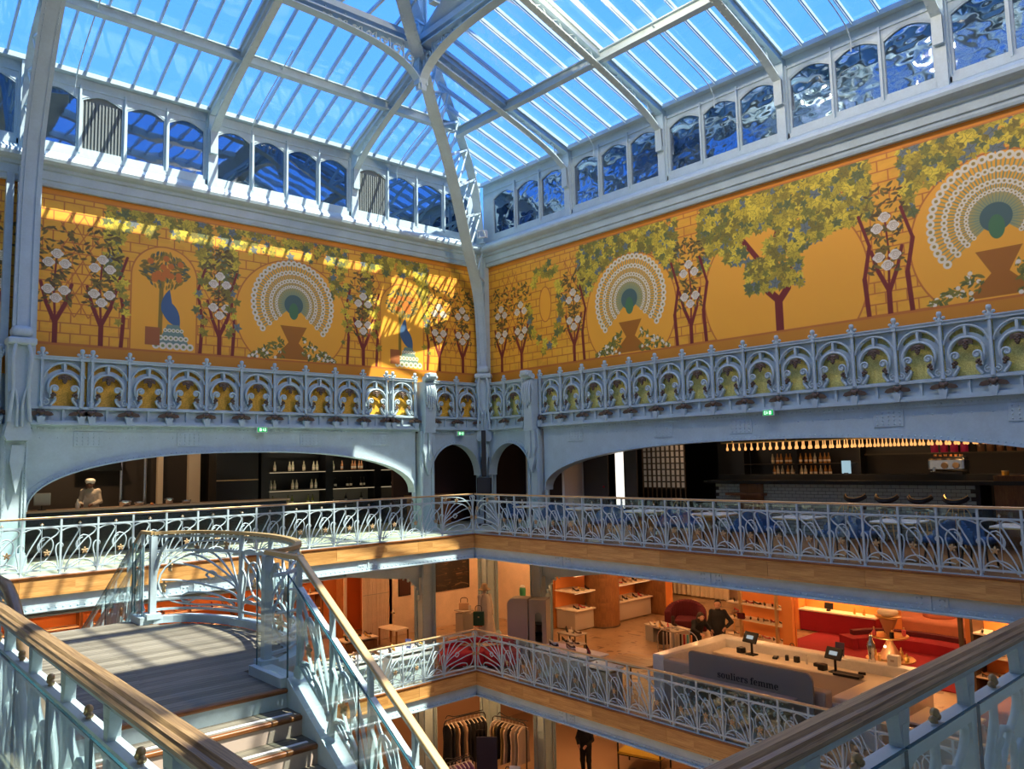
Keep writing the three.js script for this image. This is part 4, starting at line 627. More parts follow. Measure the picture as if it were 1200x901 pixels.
const fFin = once('fFin', () => merge([lathe([[0.0, 0.24], [0.04, 0.23], [0.055, 0.19], [0.05, 0.15], [0.03, 0.12], [0.035, 0.09], [0.05, 0.03], [0.03, 0], [0, 0]], 8, 0, 4.58, 0.05), sph(0.035, -0.075, 4.68, 0.05, 1.2, 1, 1, 7, 5), sph(0.035, 0.075, 4.68, 0.05, 1.2, 1, 1, 7, 5), box(0.13, 0.04, 0.07, 0, 4.63, 0.05)]));
const cup = once('cup', () => merge([ext([[-0.09, 3.26], [-0.04, 3.24], [0, 3.27], [0.04, 3.24], [0.09, 3.26], [0.05, 3.06], [-0.05, 3.06]], 0.1, 0.04)]));
const leafBr = once('leafBr', () => merge([sph(0.06, 0, 3.33, 0.1, 1, 1, 0.7, 8, 6), sph(0.05, -0.05, 3.36, 0.08, 1, 1, 0.7, 7, 5), sph(0.05, 0.05, 3.36, 0.08, 1, 1, 0.7, 7, 5), ext([[0.03, 3.33], [0.12, 3.37], [0.22, 3.34], [0.26, 3.28], [0.2, 3.26], [0.1, 3.27]], 0.03, 0.06), ext([[-0.03, 3.33], [-0.1, 3.27], [-0.2, 3.26], [-0.26, 3.28], [-0.22, 3.34], [-0.12, 3.37]], 0.03, 0.06)]));
const mosTex = (base) => { const t = noiseTex(256, 256, (i, j) => { const cx = Math.floor(i / 8), cy = Math.floor(j / 8), gr = (i % 8 < 1 || j % 8 < 1) ? -22 : 0, v = (hash(cx, cy, 6) - 0.5) * 44 + gr; return base.map((b) => b + v); }); t.repeat.set(2, 2); return t; };
const mosGold = std(1, 1, 1, 0.45, { map: mosTex([232, 182, 62]) }), mosGreen = std(1, 1, 1, 0.45, { map: mosTex([222, 218, 128]) });
function frieze(side, x0, x1, n, label, mos, doubles = [], L0 = x0, L1 = x1) {
  const t = thing('frieze_balustrade', label, 'balustrade'), w = (x1 - x0) / n, z = -SP + 0.02, k = w / 0.885;
  put(side, 'top_rail', [span(L0, L1, 4.54, 4.6, -0.04, 0.06), span(L0, L1, 4.6, 4.625, -0.06, 0.08)], MAT.iron, t, 0, 0, z);
  put(side, 'mid_rail', [span(L0, L1, 3.42, 3.48, -0.03, 0.07)], MAT.iron, t, 0, 0, z);
  put(side, 'ledge', [span(L0, L1, 3.06, 3.11, -0.3, 0.12), span(L0, L1, 3.11, 3.16, -0.04, 0.08), span(L0, L1, 3.16, 3.42, -0.05, -0.02)], MAT.iron, t, 0, 0, z);
  put(side, 'mosaic_panel', span(L0, L1, 3.46, 4.54, -0.13, -0.11), mos, t, 0, 0, z);
  if (L0 < x0 - 0.05) put(side, 'end_plate', span(L0, x0, 3.46, 4.56, -0.03, 0.02), MAT.iron, t, 0, 0, z);
  if (L1 > x1 + 0.05) put(side, 'end_plate', span(x1, L1, 3.46, 4.56, -0.03, 0.02), MAT.iron, t, 0, 0, z);
  const S = (g, key) => once(key + w.toFixed(3), () => { const q = g.clone(); xf(q, 0, 0, 0, 0, 0, 0, k, 1, 1); q.userData = {}; return q; });
  const posts = []; for (let i = 0; i <= n; i++) posts.push(x0 + i * w);
  for (let i = 0; i < n; i++) {
    const p = put(side, 'ring_panel', S(ringPanel, 'rp'), MAT.iron, t, x0 + i * w, 0, z);
    for (const q of [0, 1]) { put(side, 'inner_scroll', S(innerScrolls[q], 'is' + q), MAT.iron, p); put(side, 'berry_cluster', S(berries[q], 'be' + q), MAT.bronze, p); } put(side, 'grape_cluster', S(grapes, 'gr'), MAT.bronze, p);
    put(side, 'divider', once('divider', () => merge([box(0.05, 0.28, 0.05, 0, 3.29, 0.0)])), MAT.iron, p, w / 2, 0, 0.01);
  }
  for (const x of posts) for (const d of doubles.some((q) => Math.abs(q - x) < 0.1) ? [-0.11, 0.11] : [0]) {
    const p = put(side, 'post', fPost, MAT.iron, t, x + d, 0, z); put(side, 'finial', fFin, MAT.iron, p); put(side, 'cup_bracket', cup, MAT.iron, p); put(side, 'leaf_bracket', leafBr, MAT.bronze, p);
  }
}
frieze('l', 0.1, 10.2, 11, 'long frieze of iron rings and bronze grapes below the sunlit mural', mosGold, [1.018, 9.28], 0.0, 10.4);
frieze('l', -2.42, -0.64, 2, 'short frieze of two iron rings between corner and pier, sunlit side', mosGold, [], -2.75, -0.5);
frieze('r', -2.58, -0.76, 2, 'short frieze of two iron rings between corner and pier, shaded side', mosGreen, [], -2.75, -0.5);
frieze('r', 0.02, 14.2, 16, 'long frieze of iron rings and bronze grapes below the shaded mural', mosGreen, [], 0, 14.6);
frieze('l', 11.0, 14.54, 4, 'frieze of iron rings beyond the broad pier', mosGold, [], 10.95, 15.0);
struct('floor', [span(-3.0, -SP, 3.0, 3.08, -3, 16), span(-3, 19, 3.0, 3.08, -3.0, -SP)], MAT.iron, 'narrow iron walkway behind the frieze');
// ---------------------------------------------------------------- grand stair: landing with a bowed front, two flights
const RUN = 0.29, RISE = 0.172, XN = 10.4, XF = 5.9, ZO = 10.62, ZI = 12.72;
const bowL = (() => { const pts = []; for (let i = 0; i <= 40; i++) { const a = Math.PI * (1 + i / 40); pts.push(V(8.0 + 1.74 * Math.cos(a), 0, 10.52 + 0.84 * Math.sin(a))); } return new THREE.CatmullRomCurve3(pts); })();
bowL.arcLengthDivisions = 400; const BL = bowL.getLength();
const onBow = (x, y, z) => { const u = Math.min(1, Math.max(0, x / BL)), p = bowL.getPointAt(u), t = bowL.getTangentAt(u); return [p.x + t.z * z, y, p.z - t.x * z]; };
{
  const o = thing('stair_landing', 'bowed stair landing decked in weathered grey boards, patched with sunlight', 'landing');
  const bow = []; for (let i = 0; i <= 24; i++) { const p = bowL.getPointAt(i / 24); bow.push([p.x, p.z]); }
  const outline = [[XF, 13], [XF, 10.52], ...bow, [XN, 10.52], [XN, 13]], sh = shapeOf(outline), g = ext(sh, 0.3); g.rotateX(Math.PI / 2); xf(g, 0, -0.03, 0);
  mesh('slab', g, MAT.iron, o);
  let k = 0; for (let x = XF + 0.01; x < XN - 0.05; x += 0.145, k++) { const b = Math.min(x + 0.14, XN - 0.02), f = (q) => { const e = 1 - ((q - 8) / 1.66) ** 2; return e > 0 ? 10.54 - 0.74 * Math.sqrt(e) : 10.66; }, z0 = Math.max(f(x), f(b)); const q = box(13 - z0, 0.03, b - x); const p = mesh('plank', q, MAT.deck[(k * 7 + (k >> 2)) % 3], o); p.rotation.y = Math.PI / 2; p.position.set((x + b) / 2, -0.015, (z0 + 13) / 2); }
  const cb = merge([box(BL, 0.1, 0.14, BL / 2, 0.03, 0)]); const curb = []; for (let i = 0; i < 30; i++) curb.push(warp(box(BL / 30, 0.09, 0.14, BL * (i + 0.5) / 30, 0.045, 0), onBow)); mesh('bow_curb', curb, MAT.iron, o);
  mesh('side_curb', span(XF, 6.3, 0, 0.09, 10.5, 10.68), MAT.iron, o); mesh('side_curb', span(9.7, XN, 0, 0.09, 10.5, 10.68), MAT.iron, o);
  const nb = mesh('nosing', rbox(2.1, 0.045, 0.07, 0.018), MAT.nose, o); nb.rotation.y = Math.PI / 2; nb.position.set(XN, -0.02, (ZO + ZI) / 2);
}
function flight(x0, dir, n, label) {
  const o = thing('stair_flight', label, 'stairs'), Wd = ZI - ZO;
  for (let i = 1; i <= n; i++) {
    const xa = x0 + dir * (i - 1) * RUN, y = -i * RISE;
    const t = mesh('tread', box(Wd, 0.03, RUN - 0.02), MAT.deck[i % 3], o); t.rotation.y = Math.PI / 2; t.position.set(xa + dir * RUN / 2, y - 0.015, (ZO + ZI) / 2);
    const ns = mesh('tread_nosing', rbox(Wd, 0.045, 0.06, 0.016), MAT.nose, o); ns.rotation.y = Math.PI / 2; ns.position.set(xa + dir * (RUN + 0.0), y - 0.022, (ZO + ZI) / 2);
    mesh('anti_slip_strip', span(xa + dir * (RUN - 0.1), xa + dir * (RUN - 0.06), y, y + 0.004, ZO + 0.05, ZI - 0.05), MAT.white, o);
    mesh('riser', span(xa - 0.01, xa + 0.012, y, y + RISE - 0.04, ZO, ZI), i === 1 ? MAT.iron : MAT.greige, o);  // risers below the first are browner, their shade put into the colour
  }
  const L = n * RUN, yy = (x) => -Math.abs(x - x0) / RUN * RISE;
  for (const [za, zb] of [[ZO - 0.16, ZO], [ZI, ZI + 0.1]]) mesh('stringer', [ext(dir > 0 ? [[x0 - 0.02, 0.1], [x0 + L, yy(x0 + L) + 0.1], [x0 + L, yy(x0 + L) - 0.36], [x0 - 0.02, -0.33]] : [[x0 + 0.02, 0.1], [x0 + 0.02, -0.33], [x0 - L, yy(x0 - L) - 0.36], [x0 - L, yy(x0 - L) + 0.1]], zb - za, za)], MAT.iron, o);
  mesh('soffit', ext(dir > 0 ? [[x0, -0.28], [x0 + L, yy(x0 + L) - 0.3], [x0 + L, yy(x0 + L) - 0.33], [x0, -0.31]] : [[x0, -0.28], [x0, -0.31], [x0 - L, yy(x0 - L) - 0.33], [x0 - L, yy(x0 - L) - 0.3]], Wd, ZO), MAT.iron, o);
}
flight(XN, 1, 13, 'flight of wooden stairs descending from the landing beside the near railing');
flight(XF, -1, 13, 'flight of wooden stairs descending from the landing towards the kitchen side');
function stairRail(x0, dir, z, n, w, label, hand, glass) {   // balustrade following a flight
  const o = thing('stair_railing', label, 'railing'), sl = -RISE / RUN * dir, sh = (g) => warp(g, (x, y, zz) => [x0 + dir * x, y + sl * dir * x + 0.02, z + zz]), L = n * w;
  mesh('handrail', sh(rbox(L, 0.04, 0.07, 0.015, L / 2, 1.16, 0)), hand, o);
  mesh('rail_bar', sh(box(L, 0.03, 0.03, L / 2, 1.12, 0)), MAT.iron, o);
  for (let i = 0; i < n; i++) mesh('flat_rail', sh(box(w - 0.06, 0.05, 0.05, (i + 0.5) * w, 0.88, 0)), MAT.iron, o);
  mesh('bottom_rail', sh(box(L, 0.03, 0.03, L / 2, 0.2, 0)), MAT.iron, o);
  for (let i = 0; i <= n; i++) mesh('post', sh(merge([box(0.04, 1.02, 0.04, i * w, 0.6, 0), cyl(0.03, 0.05, 0.1, i * w, 0.14, 0, 10)])), MAT.iron, o);
  for (let i = 0; i < n; i++) { const p = mesh('scroll_panel', sh(merge([...scrollCurves.map(([c, r]) => tube(c.map(([u, y]) => [(i + u) * w, y * 0.9 + 0.06, 0]), r * 1.25, 22, 5)), cyl(0.009, 0.009, 0.7, (i + 0.5) * w, 0.55, 0, 6)])), MAT.iron, o); const f = mesh('flower', flowerGeo, MAT.gilt, p); f.position.set(x0 + dir * (i + 0.36) * w, 0.5 + sl * dir * (i + 0.36) * w, z + 0.02); }
  if (glass) for (let i = 0; i < n; i += 2) { const g = mesh('glass_pane', sh(box(2 * w - 0.02, 0.92, 0.012, (i + 1) * w, 0.56, glass)), MAT.glass, o); mesh('glass_edge', sh(merge([box(2 * w - 0.02, 0.008, 0.012, (i + 1) * w, 1.024, glass), box(0.006, 0.92, 0.012, i * w + 0.012, 0.56, glass)])), MAT.glassEdge, g); }
  return o;
}
const handGold = std(0.50, 0.37, 0.17, 0.4, { metalness: 0.3 });
stairRail(XN + 0.08, 1, 10.54, 6, 0.62, 'outer stair balustrade with pale gold handrail, rising to the bowed landing', handGold, 0.12);
stairRail(XF - 0.02, -1, 10.54, 6, 0.62, 'outer balustrade of the stair flight towards the kitchen side', MAT.rail, 0.12);
{ // bowed landing balustrade
  const o = thing('landing_railing', 'bowed iron balustrade with fan scrolls around the landing', 'railing'), N = 44;
  const W = (g) => warp(g, onBow), strip = (h, d, y) => Array.from({ length: N }, (_, i) => W(box(BL / N + 0.004, h, d, BL * (i + 0.5) / N, y, 0)));
  mesh('handrail', [...strip(0.04, 0.07, 1.17), bar([9.74, 1.17, 10.52], [XN + 0.1, 1.17, 10.54], 0.07, 0.04), bar([6.26, 1.17, 10.52], [XF, 1.17, 10.54], 0.07, 0.04)], handGold, o);
  mesh('top_rail', [...strip(0.03, 0.03, 1.12), ...strip(0.035, 0.03, 0.93)], MAT.iron, o); mesh('bottom_rail', [...strip(0.03, 0.03, 0.3), ...strip(0.03, 0.03, 0.17)], MAT.iron, o);
  const div = [0, 0.33, 0.5, 0.67, 1];
  for (const u of div) mesh('post', W(box(0.05, 1.06, 0.05, u * BL * 0.998 + 0.002, 0.62, 0)), MAT.iron, o);
  const fan = (a, b, flip) => W(merge(fanCurves(1).map((c) => tube(c.map(([u, y]) => [(flip ? b - u * (b - a) : a + u * (b - a)) * BL, y * 0.9 + 0.1, 0]), 0.014, 26, 6))));
  for (const [a, b, f] of [[0, 0.33, false], [0.67, 1, true]]) { const p = mesh('fan_panel', fan(a, b, f), MAT.iron, o); for (const [u, h] of [[0.15, 0.72], [0.4, 0.95], [0.75, 1.0], [0.1, 0.45]]) { const q = onBow((f ? b - u * (b - a) : a + u * (b - a)) * BL, h, 0.03), m = mesh('flower', flowerGeo, MAT.gilt, p); m.position.set(...q); m.scale.setScalar(1.3); } }
  for (const [a, b] of [[0.33, 0.5], [0.5, 0.67]]) { const p = mesh('scroll_panel', W(merge([...scrollCurves.map(([c, r]) => tube(c.map(([u, y]) => [(a + u * (b - a)) * BL, y * 0.9 + 0.12, 0]), r * 1.2, 24, 5)), cyl(0.009, 0.009, 0.7, (a + b) / 2 * BL, 0.55, 0, 6)])), MAT.iron, o); const q = onBow((a + (b - a) * 0.36) * BL, 0.55, 0.03), m = mesh('flower', flowerGeo, MAT.gilt, p); m.position.set(...q); }
  for (const [x, s] of [[6.26, 1], [9.74, -1]]) { mesh('newel', [span(x - 0.04, x + 0.04, 0.09, 1.13, 10.48, 10.56), span(x - 0.09, x + 0.09, 0.06, 0.13, 10.43, 10.61), tube([[x, 0.5, 10.52], [x + s * 0.03, 0.8, 10.5], [x - s * 0.1, 1.0, 10.5], [x - s * 0.18, 1.08, 10.5], [x - s * 0.2, 1.02, 10.5]], 0.022, 14, 6), tube([[x, 0.6, 10.5], [x + s * 0.08, 0.9, 10.46], [x + s * 0.2, 1.08, 10.4]], 0.022, 12, 6)], MAT.iron, o); }
  for (const [a, b] of [[9.78, XN + 0.05], [XF, 6.22]]) { const g = mesh('glass_pane', span(a, b, 0.1, 1.02, 10.63, 10.642), MAT.glass, o); mesh('glass_edge', [span(a, a + 0.005, 0.1, 1.02, 10.63, 10.642), span(b - 0.005, b, 0.1, 1.02, 10.63, 10.642)], MAT.glassEdge, g); }
}
{ // inner handrail: level above the landing, then bending down along the near flight
  const o = thing('stair_railing', 'inner stair railing with worn wooden handrail bending down from the landing edge', 'railing'), z = 12.82, pts = [[9.2, 1.16, z], [9.9, 1.16, z], [10.25, 1.15, z], [10.5, 1.07, z], [10.8, 0.9, z], [11.4, 0.54, z], [13.6, -0.76, z]];
  mesh('handrail', tube(pts, 0.045, 40, 8), MAT.rail, o);
  mesh('flat_rail', [tube(pts.map(([x, y, q]) => [x, y - 0.09, q]), 0.02, 40, 6), tube(pts.map(([x, y, q]) => [x, y - 0.28, q]), 0.026, 40, 6), tube(pts.map(([x, y, q]) => [x, y - 0.95, q]), 0.02, 40, 6)], MAT.iron, o);
  for (const x of [9.25, 9.9, 10.45]) mesh('post', span(x - 0.022, x + 0.022, 0, 1.1, z - 0.022, z + 0.022), MAT.iron, o);
  for (let i = 1; i < 6; i++) { const x = 10.45 + i * 0.62, y = 1.1 - (x - 10.45) * RISE / RUN; mesh('post', span(x - 0.022, x + 0.022, y - 1.05, y - 0.03, z - 0.022, z + 0.022), MAT.iron, o); }
  for (let i = 0; i < 4; i++) mesh('scroll_panel', warp(merge(scrollCurves.map(([c, r]) => tube(c.map(([u, y]) => [u * 0.62, y * 0.85, 0]), r * 1.3, 20, 5))), (x, y, q) => [10.45 + i * 0.62 + x, y + 0.05 - (i * 0.62 + x) * RISE / RUN, z + q]), MAT.iron, o);
}
// ---------------------------------------------------------------- figures: smooth-blended tapered capsules, meshed on a grid
function blob(bones, c, h, res, k = 0.025) {   // bones [ax,ay,az, bx,by,bz, ra, rb]
  const mc = new MarchingCubes(res, new THREE.MeshBasicMaterial(), false, false, 40000), f = mc.field, hs = res / 2;
  let q = 0;
  for (let z = 0; z < res; z++) for (let y = 0; y < res; y++) for (let x = 0; x < res; x++, q++) {
    const px = c[0] + (x - hs) / hs * h[0], py = c[1] + (y - hs) / hs * h[1], pz = c[2] + (z - hs) / hs * h[2]; let d = 1e3;
    for (const b of bones) { const ex = b[3] - b[0], ey = b[4] - b[1], ez = b[5] - b[2], l2 = ex * ex + ey * ey + ez * ez || 1e-9; let t = ((px - b[0]) * ex + (py - b[1]) * ey + (pz - b[2]) * ez) / l2; t = t < 0 ? 0 : t > 1 ? 1 : t; const dd = Math.hypot(px - b[0] - ex * t, py - b[1] - ey * t, pz - b[2] - ez * t) - (b[6] + (b[7] - b[6]) * t); const g = Math.max(k - Math.abs(d - dd), 0) / k; d = Math.min(d, dd) - g * g * k * 0.25; }
    f[q] = -d;
  }
  mc.isolation = 0; mc.update();
  const n = mc.count, p = new Float32Array(n * 3), nn = new Float32Array(n * 3);
  for (let i = 0; i < n; i++) for (let a = 0; a < 3; a++) { p[3 * i + a] = c[a] + mc.positionArray[3 * i + a] * h[a]; nn[3 * i + a] = mc.normalArray[3 * i + a] / h[a]; }
  const g = new THREE.BufferGeometry(); g.setAttribute('position', new THREE.BufferAttribute(p, 3)); g.setAttribute('normal', new THREE.BufferAttribute(nn, 3)); g.computeVertexNormals(); return merge([g]);
}
// skeleton of a standing adult, feet at y=0, facing +z; arms given as [elbow, wrist] offsets
function skeleton(o) {
  const H = o.h || 1.7, s = H / 1.7, lean = o.lean || 0, hip = V(0, 0.92 * s, 0), ch = V(0, 1.3 * s, 0.0 + lean * 0.4), nk = V(0, 1.45 * s - Math.abs(lean) * 0.06, lean * 0.55), hd = V(o.turn || 0, 1.59 * s - Math.abs(lean) * 0.12, lean * 0.75 + 0.02);
  const B = { legs: [], torso: [], arms: [], hands: [], head: [] }, J = (a, b, ra, rb) => [a.x, a.y, a.z, b.x, b.y, b.z, ra * s, rb * s];
  for (const e of [-1, 1]) {
    const hj = V(e * 0.09 * s, 0.9 * s, 0), kn = V(e * 0.1 * s, 0.48 * s, 0.03), an = V(e * 0.1 * s, 0.08 * s, -0.02), toe = V(e * 0.12 * s, 0.03 * s, 0.14);
    B.legs.push(J(hj, kn, 0.085, 0.058), J(kn, an, 0.055, 0.036), J(an, toe, 0.038, 0.028));
    const sh = V(e * 0.17 * s, 1.39 * s - Math.abs(lean) * 0.05, ch.z * 0.9 + lean * 0.1), [el, wr] = o.arms[e < 0 ? 0 : 1].map((q) => V(q[0], q[1], q[2]));
    B.arms.push(J(sh, el, 0.052, 0.04), J(el, wr, 0.04, 0.028));
    const d = wr.clone().sub(el).normalize(), side = V(-d.y, d.x, 0).normalize(), pal = wr.clone().addScaledVector(d, 0.05);
    B.hands.push(J(wr, pal, 0.026, 0.03));
    for (let i = 0; i < 4; i++) { const a = pal.clone().addScaledVector(side, (i - 1.5) * 0.018), m = a.clone().addScaledVector(d, 0.045 - 0.004 * Math.abs(i - 1.3)), t = m.clone().addScaledVector(d, 0.03).add(V(0, -0.012, 0.01)); B.hands.push(J(a, m, 0.0095, 0.009), J(m, t, 0.009, 0.008)); }
    const tb = wr.clone().addScaledVector(d, 0.03).addScaledVector(side, -0.03); B.hands.push(J(wr.clone().addScaledVector(d, 0.02), tb, 0.012, 0.011), J(tb, tb.clone().addScaledVector(d, 0.035), 0.011, 0.009));
    B.torso.push(J(sh, ch, 0.06, 0.11), J(V(e * 0.06 * s, hip.y, 0), V(e * 0.07 * s, ch.y, ch.z), 0.115, 0.115));
  }
  B.torso.push(J(hip, V(0, 1.08 * s, lean * 0.15), 0.13, 0.11), J(V(0, 1.08 * s, lean * 0.15), ch, 0.11, 0.13), J(ch, nk, 0.1, 0.055));
  B.head.push(J(nk, hd, 0.05, 0.05), J(hd.clone().add(V(0, 0.03, -0.01)), hd.clone().add(V(0, -0.035, 0.02)), 0.088, 0.066), J(hd.clone().add(V(0, 0, 0.09)), hd.clone().add(V(0, -0.022, 0.1)), 0.012, 0.016), J(hd.clone().add(V(0, -0.055, 0.075)), hd.clone().add(V(0, -0.06, 0.08)), 0.02, 0.016));
  for (const e of [-1, 1]) B.head.push(J(hd.clone().add(V(e * 0.084, 0, -0.005)), hd.clone().add(V(e * 0.086, -0.03, -0.005)), 0.018, 0.014));
  return { B, hd, s };
}
const fat = (list, d) => list.map((b) => [...b.slice(0, 6), b[6] + d, b[7] + d]);
function person(label, pos, turn, o) {
  const t = thing('person', label, 'person', pos, turn), { B, hd, s } = skeleton(o), H = o.h || 1.7;
  const cy = H / 2, hh = [0.62, H / 2 + 0.08, 0.62];
  const body = mesh('body', merge([blob([...B.torso, ...B.legs, ...B.arms], [0, cy, 0.1], hh, 56, 0.03), blob(B.head, [hd.x, hd.y - 0.03, hd.z], [0.16, 0.2, 0.18], 40, 0.03), ...[0, 1].map((i) => { const hb = B.hands.slice(i * 11, i * 11 + 11), m = hb[0]; return blob(hb, [m[3], m[4], m[5]], [0.15, 0.15, 0.15], 40, 0.008); })]), o.skin || MAT.skin, t);
  mesh('eyes', [-1, 1].map((e) => sph(0.011, hd.x + e * 0.03, hd.y + 0.005, hd.z + 0.083, 1, 0.7, 0.6, 8, 6)), MAT.black, body);
  mesh('mouth', box(0.04, 0.007, 0.01, hd.x, hd.y - 0.058, hd.z + 0.093), std(0.3, 0.09, 0.07, 0.6), body);
  mesh('top', blob(fat([...B.torso, ...B.arms.map((b, i) => i % 2 ? [...b.slice(0, 3), b[0] + (b[3] - b[0]) * 0.85, b[1] + (b[4] - b[1]) * 0.85, b[2] + (b[5] - b[2]) * 0.85, b[6], b[7] + 0.006] : b)], 0.014), [0, 1.15 * s, 0.1], [0.62, 0.5 * s, 0.62], 52, 0.035), o.top, t);
  mesh('trousers', blob(fat([...B.legs.filter((_, i) => i % 3 < 2), [0, 0.93 * s, 0, 0, 0.86 * s, 0, 0.13, 0.13]], 0.018), [0, 0.5 * s, 0.05], [0.4, 0.6 * s, 0.4], 44, 0.04), o.bottom, t);
  mesh('shoe', fatShoe(B.legs, s), MAT.black, t);
  if (o.hair) mesh('hair', blob([[hd.x, hd.y + 0.05, hd.z - 0.028, hd.x, hd.y + 0.015, hd.z - 0.05, 0.09, 0.08], ...(o.hairTail || []).map((q) => [hd.x + q[0], hd.y + q[1], hd.z + q[2], hd.x + q[3], hd.y + q[4], hd.z + q[5], q[6], q[7]])], [hd.x, hd.y - 0.02, hd.z - 0.04], [0.22, 0.28, 0.22], 36, 0.03), o.hair, t);
  return t;
}
const fatShoe = (legs, s) => [2, 5].map((i) => { const b = legs[i]; return xf(new THREE.SphereGeometry(1, 10, 7), (b[0] + b[3]) / 2, 0.045, (b[2] + b[5]) / 2 + 0.02, 0, 0, 0, 0.055, 0.045, 0.14); });
// ---------------------------------------------------------------- upper gallery: kitchen, bottle wall, cocktail bar
function downlight(x, y, z, col, power, label, group, r = 0.06) {   // recessed spot: ring, glowing lens and its own light
  const o = thing('downlight', label, 'lamp', [x, y, z], 0, group);
  mesh('ring', torus(r, 0.012, 0, 0, 0, 6, 16).rotateX(Math.PI / 2), MAT.white, o);
  const m = new THREE.MeshStandardMaterial({ color: 0x000000, emissive: new THREE.Color(...col), emissiveIntensity: 4 }); mesh('lens', cyl(r * 0.9, r * 0.9, 0.012, 0, 0.005, 0, 16), m, o);
  const l = new THREE.PointLight(new THREE.Color(...col), power, 0, 2); l.position.set(0, -0.06, 0); l.castShadow = true; l.shadow.radius = 3; o.add(l); return o;
}
const AMB = [1, 0.62, 0.32];
{
  // kitchen pass: long counter clad in black glazed tiles
  const o = thing('kitchen_counter', 'long kitchen counter clad in glossy black tiles behind the sunlit railing', 'counter', [-4.2, 0, 0]);
  mesh('body', span(-0.5, 0, 0, 1.04, 3.6, 10.25), MAT.black, o);
  mesh('worktop', span(-0.62, 0.06, 1.04, 1.09, 3.5, 10.3), std(0.3, 0.2, 0.13, 0.4), o);
  const tl = []; for (let j = 0; j < 13; j++) for (let i = 0; i < 33; i++) { const z = 3.62 + i * 0.2 + (j % 2) * 0.1; if (z + 0.19 < 10.3) tl.push(box(0.012, 0.07, 0.19, 0.006, 0.06 + j * 0.078, z + 0.095)); }
  stuff(mesh('tiles', tl, std(0.015, 0.018, 0.024, 0.12), o));
  struct('wall_back', [span(-7.5, -7.4, 0, 2.96, 3.6, 16)], std(0.035, 0.028, 0.024, 0.6), 'dark kitchen back wall');
  struct('wall_back', [span(-6.62, -6.5, 0, 2.96, -2.6, 3.6)], MAT.black, 'black wall behind the bottle shelves');
  struct('wall_corner', [span(-4.5, -4.4, 0, 2.96, -4.5, -0.2), span(-4.5, -0.2, 0, 2.96, -4.5, -4.4)], MAT.brown, 'dark brown walls behind the corner arches');
  for (const [z, w, y] of [[9.9, 0.7, 2.05], [7.9, 1.0, 2.0]]) { const h = thing('extractor_hood', 'steel extractor hood on the dark kitchen wall' + (w > 0.8 ? ', the wider one' : ' above the order screen'), 'hood', [-6.9, y, z]); mesh('canopy', [ext([[-0.35, 0], [0.35, 0], [0.2, 0.25], [-0.35, 0.25]], w, -w / 2)], MAT.chrome, h); mesh('duct', span(-0.3, 0.1, 0.25, 0.92, -0.16, 0.16), MAT.chrome, h); }
  for (const [z, lab] of [[6.6, 'middle'], [7.25, 'left']]) tag(mesh('steel_pipe', cyl(0.05, 0.05, 2.9, -7.2, 1.45, z, 10), MAT.chrome), 'upright steel pipe on the dark kitchen wall, the ' + (lab === 'left' ? 'one beside the wide hood' : 'one beside the doorway'), 'pipe');
  const sc = thing('order_screen', 'square order screen standing on the kitchen counter', 'screen', [-4.5, 1.09, 9.75]); mesh('screen_back', rbox(0.05, 0.3, 0.36, 0.02, 0, 0.26, 0), MAT.grey, sc); mesh('stand', [cyl(0.02, 0.02, 0.14, 0, 0.07, 0, 8), cyl(0.09, 0.09, 0.015, 0, 0.01, 0, 14)], MAT.black, sc);
  const bt = thing('squeeze_bottle', 'pale bottle on the kitchen counter before the chef', 'bottle', [-4.4, 1.09, 9.0]); mesh('bottle_body', lathe([[0, 0], [0.05, 0], [0.055, 0.12], [0.03, 0.17], [0.014, 0.24], [0, 0.24]], 12), MAT.cream, bt);
  for (const [z, r, h, lab] of [[7.9, 0.13, 0.14, 'wide steel pot'], [7.55, 0.1, 0.1, 'low steel pot'], [6.8, 0.09, 0.16, 'tall steel pot'], [6.35, 0.1, 0.08, 'shallow steel bowl']]) { const p = thing('cooking_pot', lab + ' on the kitchen counter', 'pot', [-4.45, 1.09, z]); mesh('pot_body', lathe([[0, 0], [r, 0], [r, h], [r - 0.012, h], [r - 0.012, 0.012], [0, 0.012]], 16), MAT.chrome, p); mesh('handle', [-1, 1].map((s) => torus(0.025, 0.006, 0, h * 0.8, s * (r + 0.01), 5, 10)), MAT.chrome, p); }
  const pl = thing('plated_dish', 'small white plate with an orange morsel on the counter', 'plate', [-4.4, 1.09, 7.25]); mesh('plate', lathe([[0, 0], [0.08, 0], [0.13, 0.02], [0.08, 0.012], [0, 0.01]], 18), MAT.marbleWhite, pl); mesh('morsel', sph(0.04, 0, 0.035, 0, 1, 0.8, 1), MAT.orange, pl);
  const dr = thing('doorway_frame', 'cream door frame at the end of the kitchen', 'door frame', [-7.3, 0, 5.6]); for (const [z, w] of [[-0.45, 0.35], [0.55, 0.15]]) mesh('jamb', span(-0.08, 0.08, 0, 2.6, z - w / 2, z + w / 2), MAT.cream, dr); mesh('lintel', span(-0.08, 0.08, 2.6, 2.75, -0.7, 0.7), MAT.cream, dr);
  const cb = thing('tall_cabinet', 'tall black cabinet between the kitchen and the bottle shelves', 'cabinet', [-6.3, 0, 4.3]); mesh('body', rbox(0.6, 2.9, 1.3, 0.01, 0, 1.45, 0), MAT.black, cb); mesh('ledge', span(0.3, 0.33, 1.62, 1.65, -0.65, 0.65), MAT.brassRail, cb);
  for (const [z, p] of [[8.4, 4.5], [5.2, 0.8]]) downlight(-4.9, 2.93, z, AMB, p, p > 5 ? 'ceiling spot above the chef' : 'dim ceiling spot near the doorway', 'kitchen spots');
}
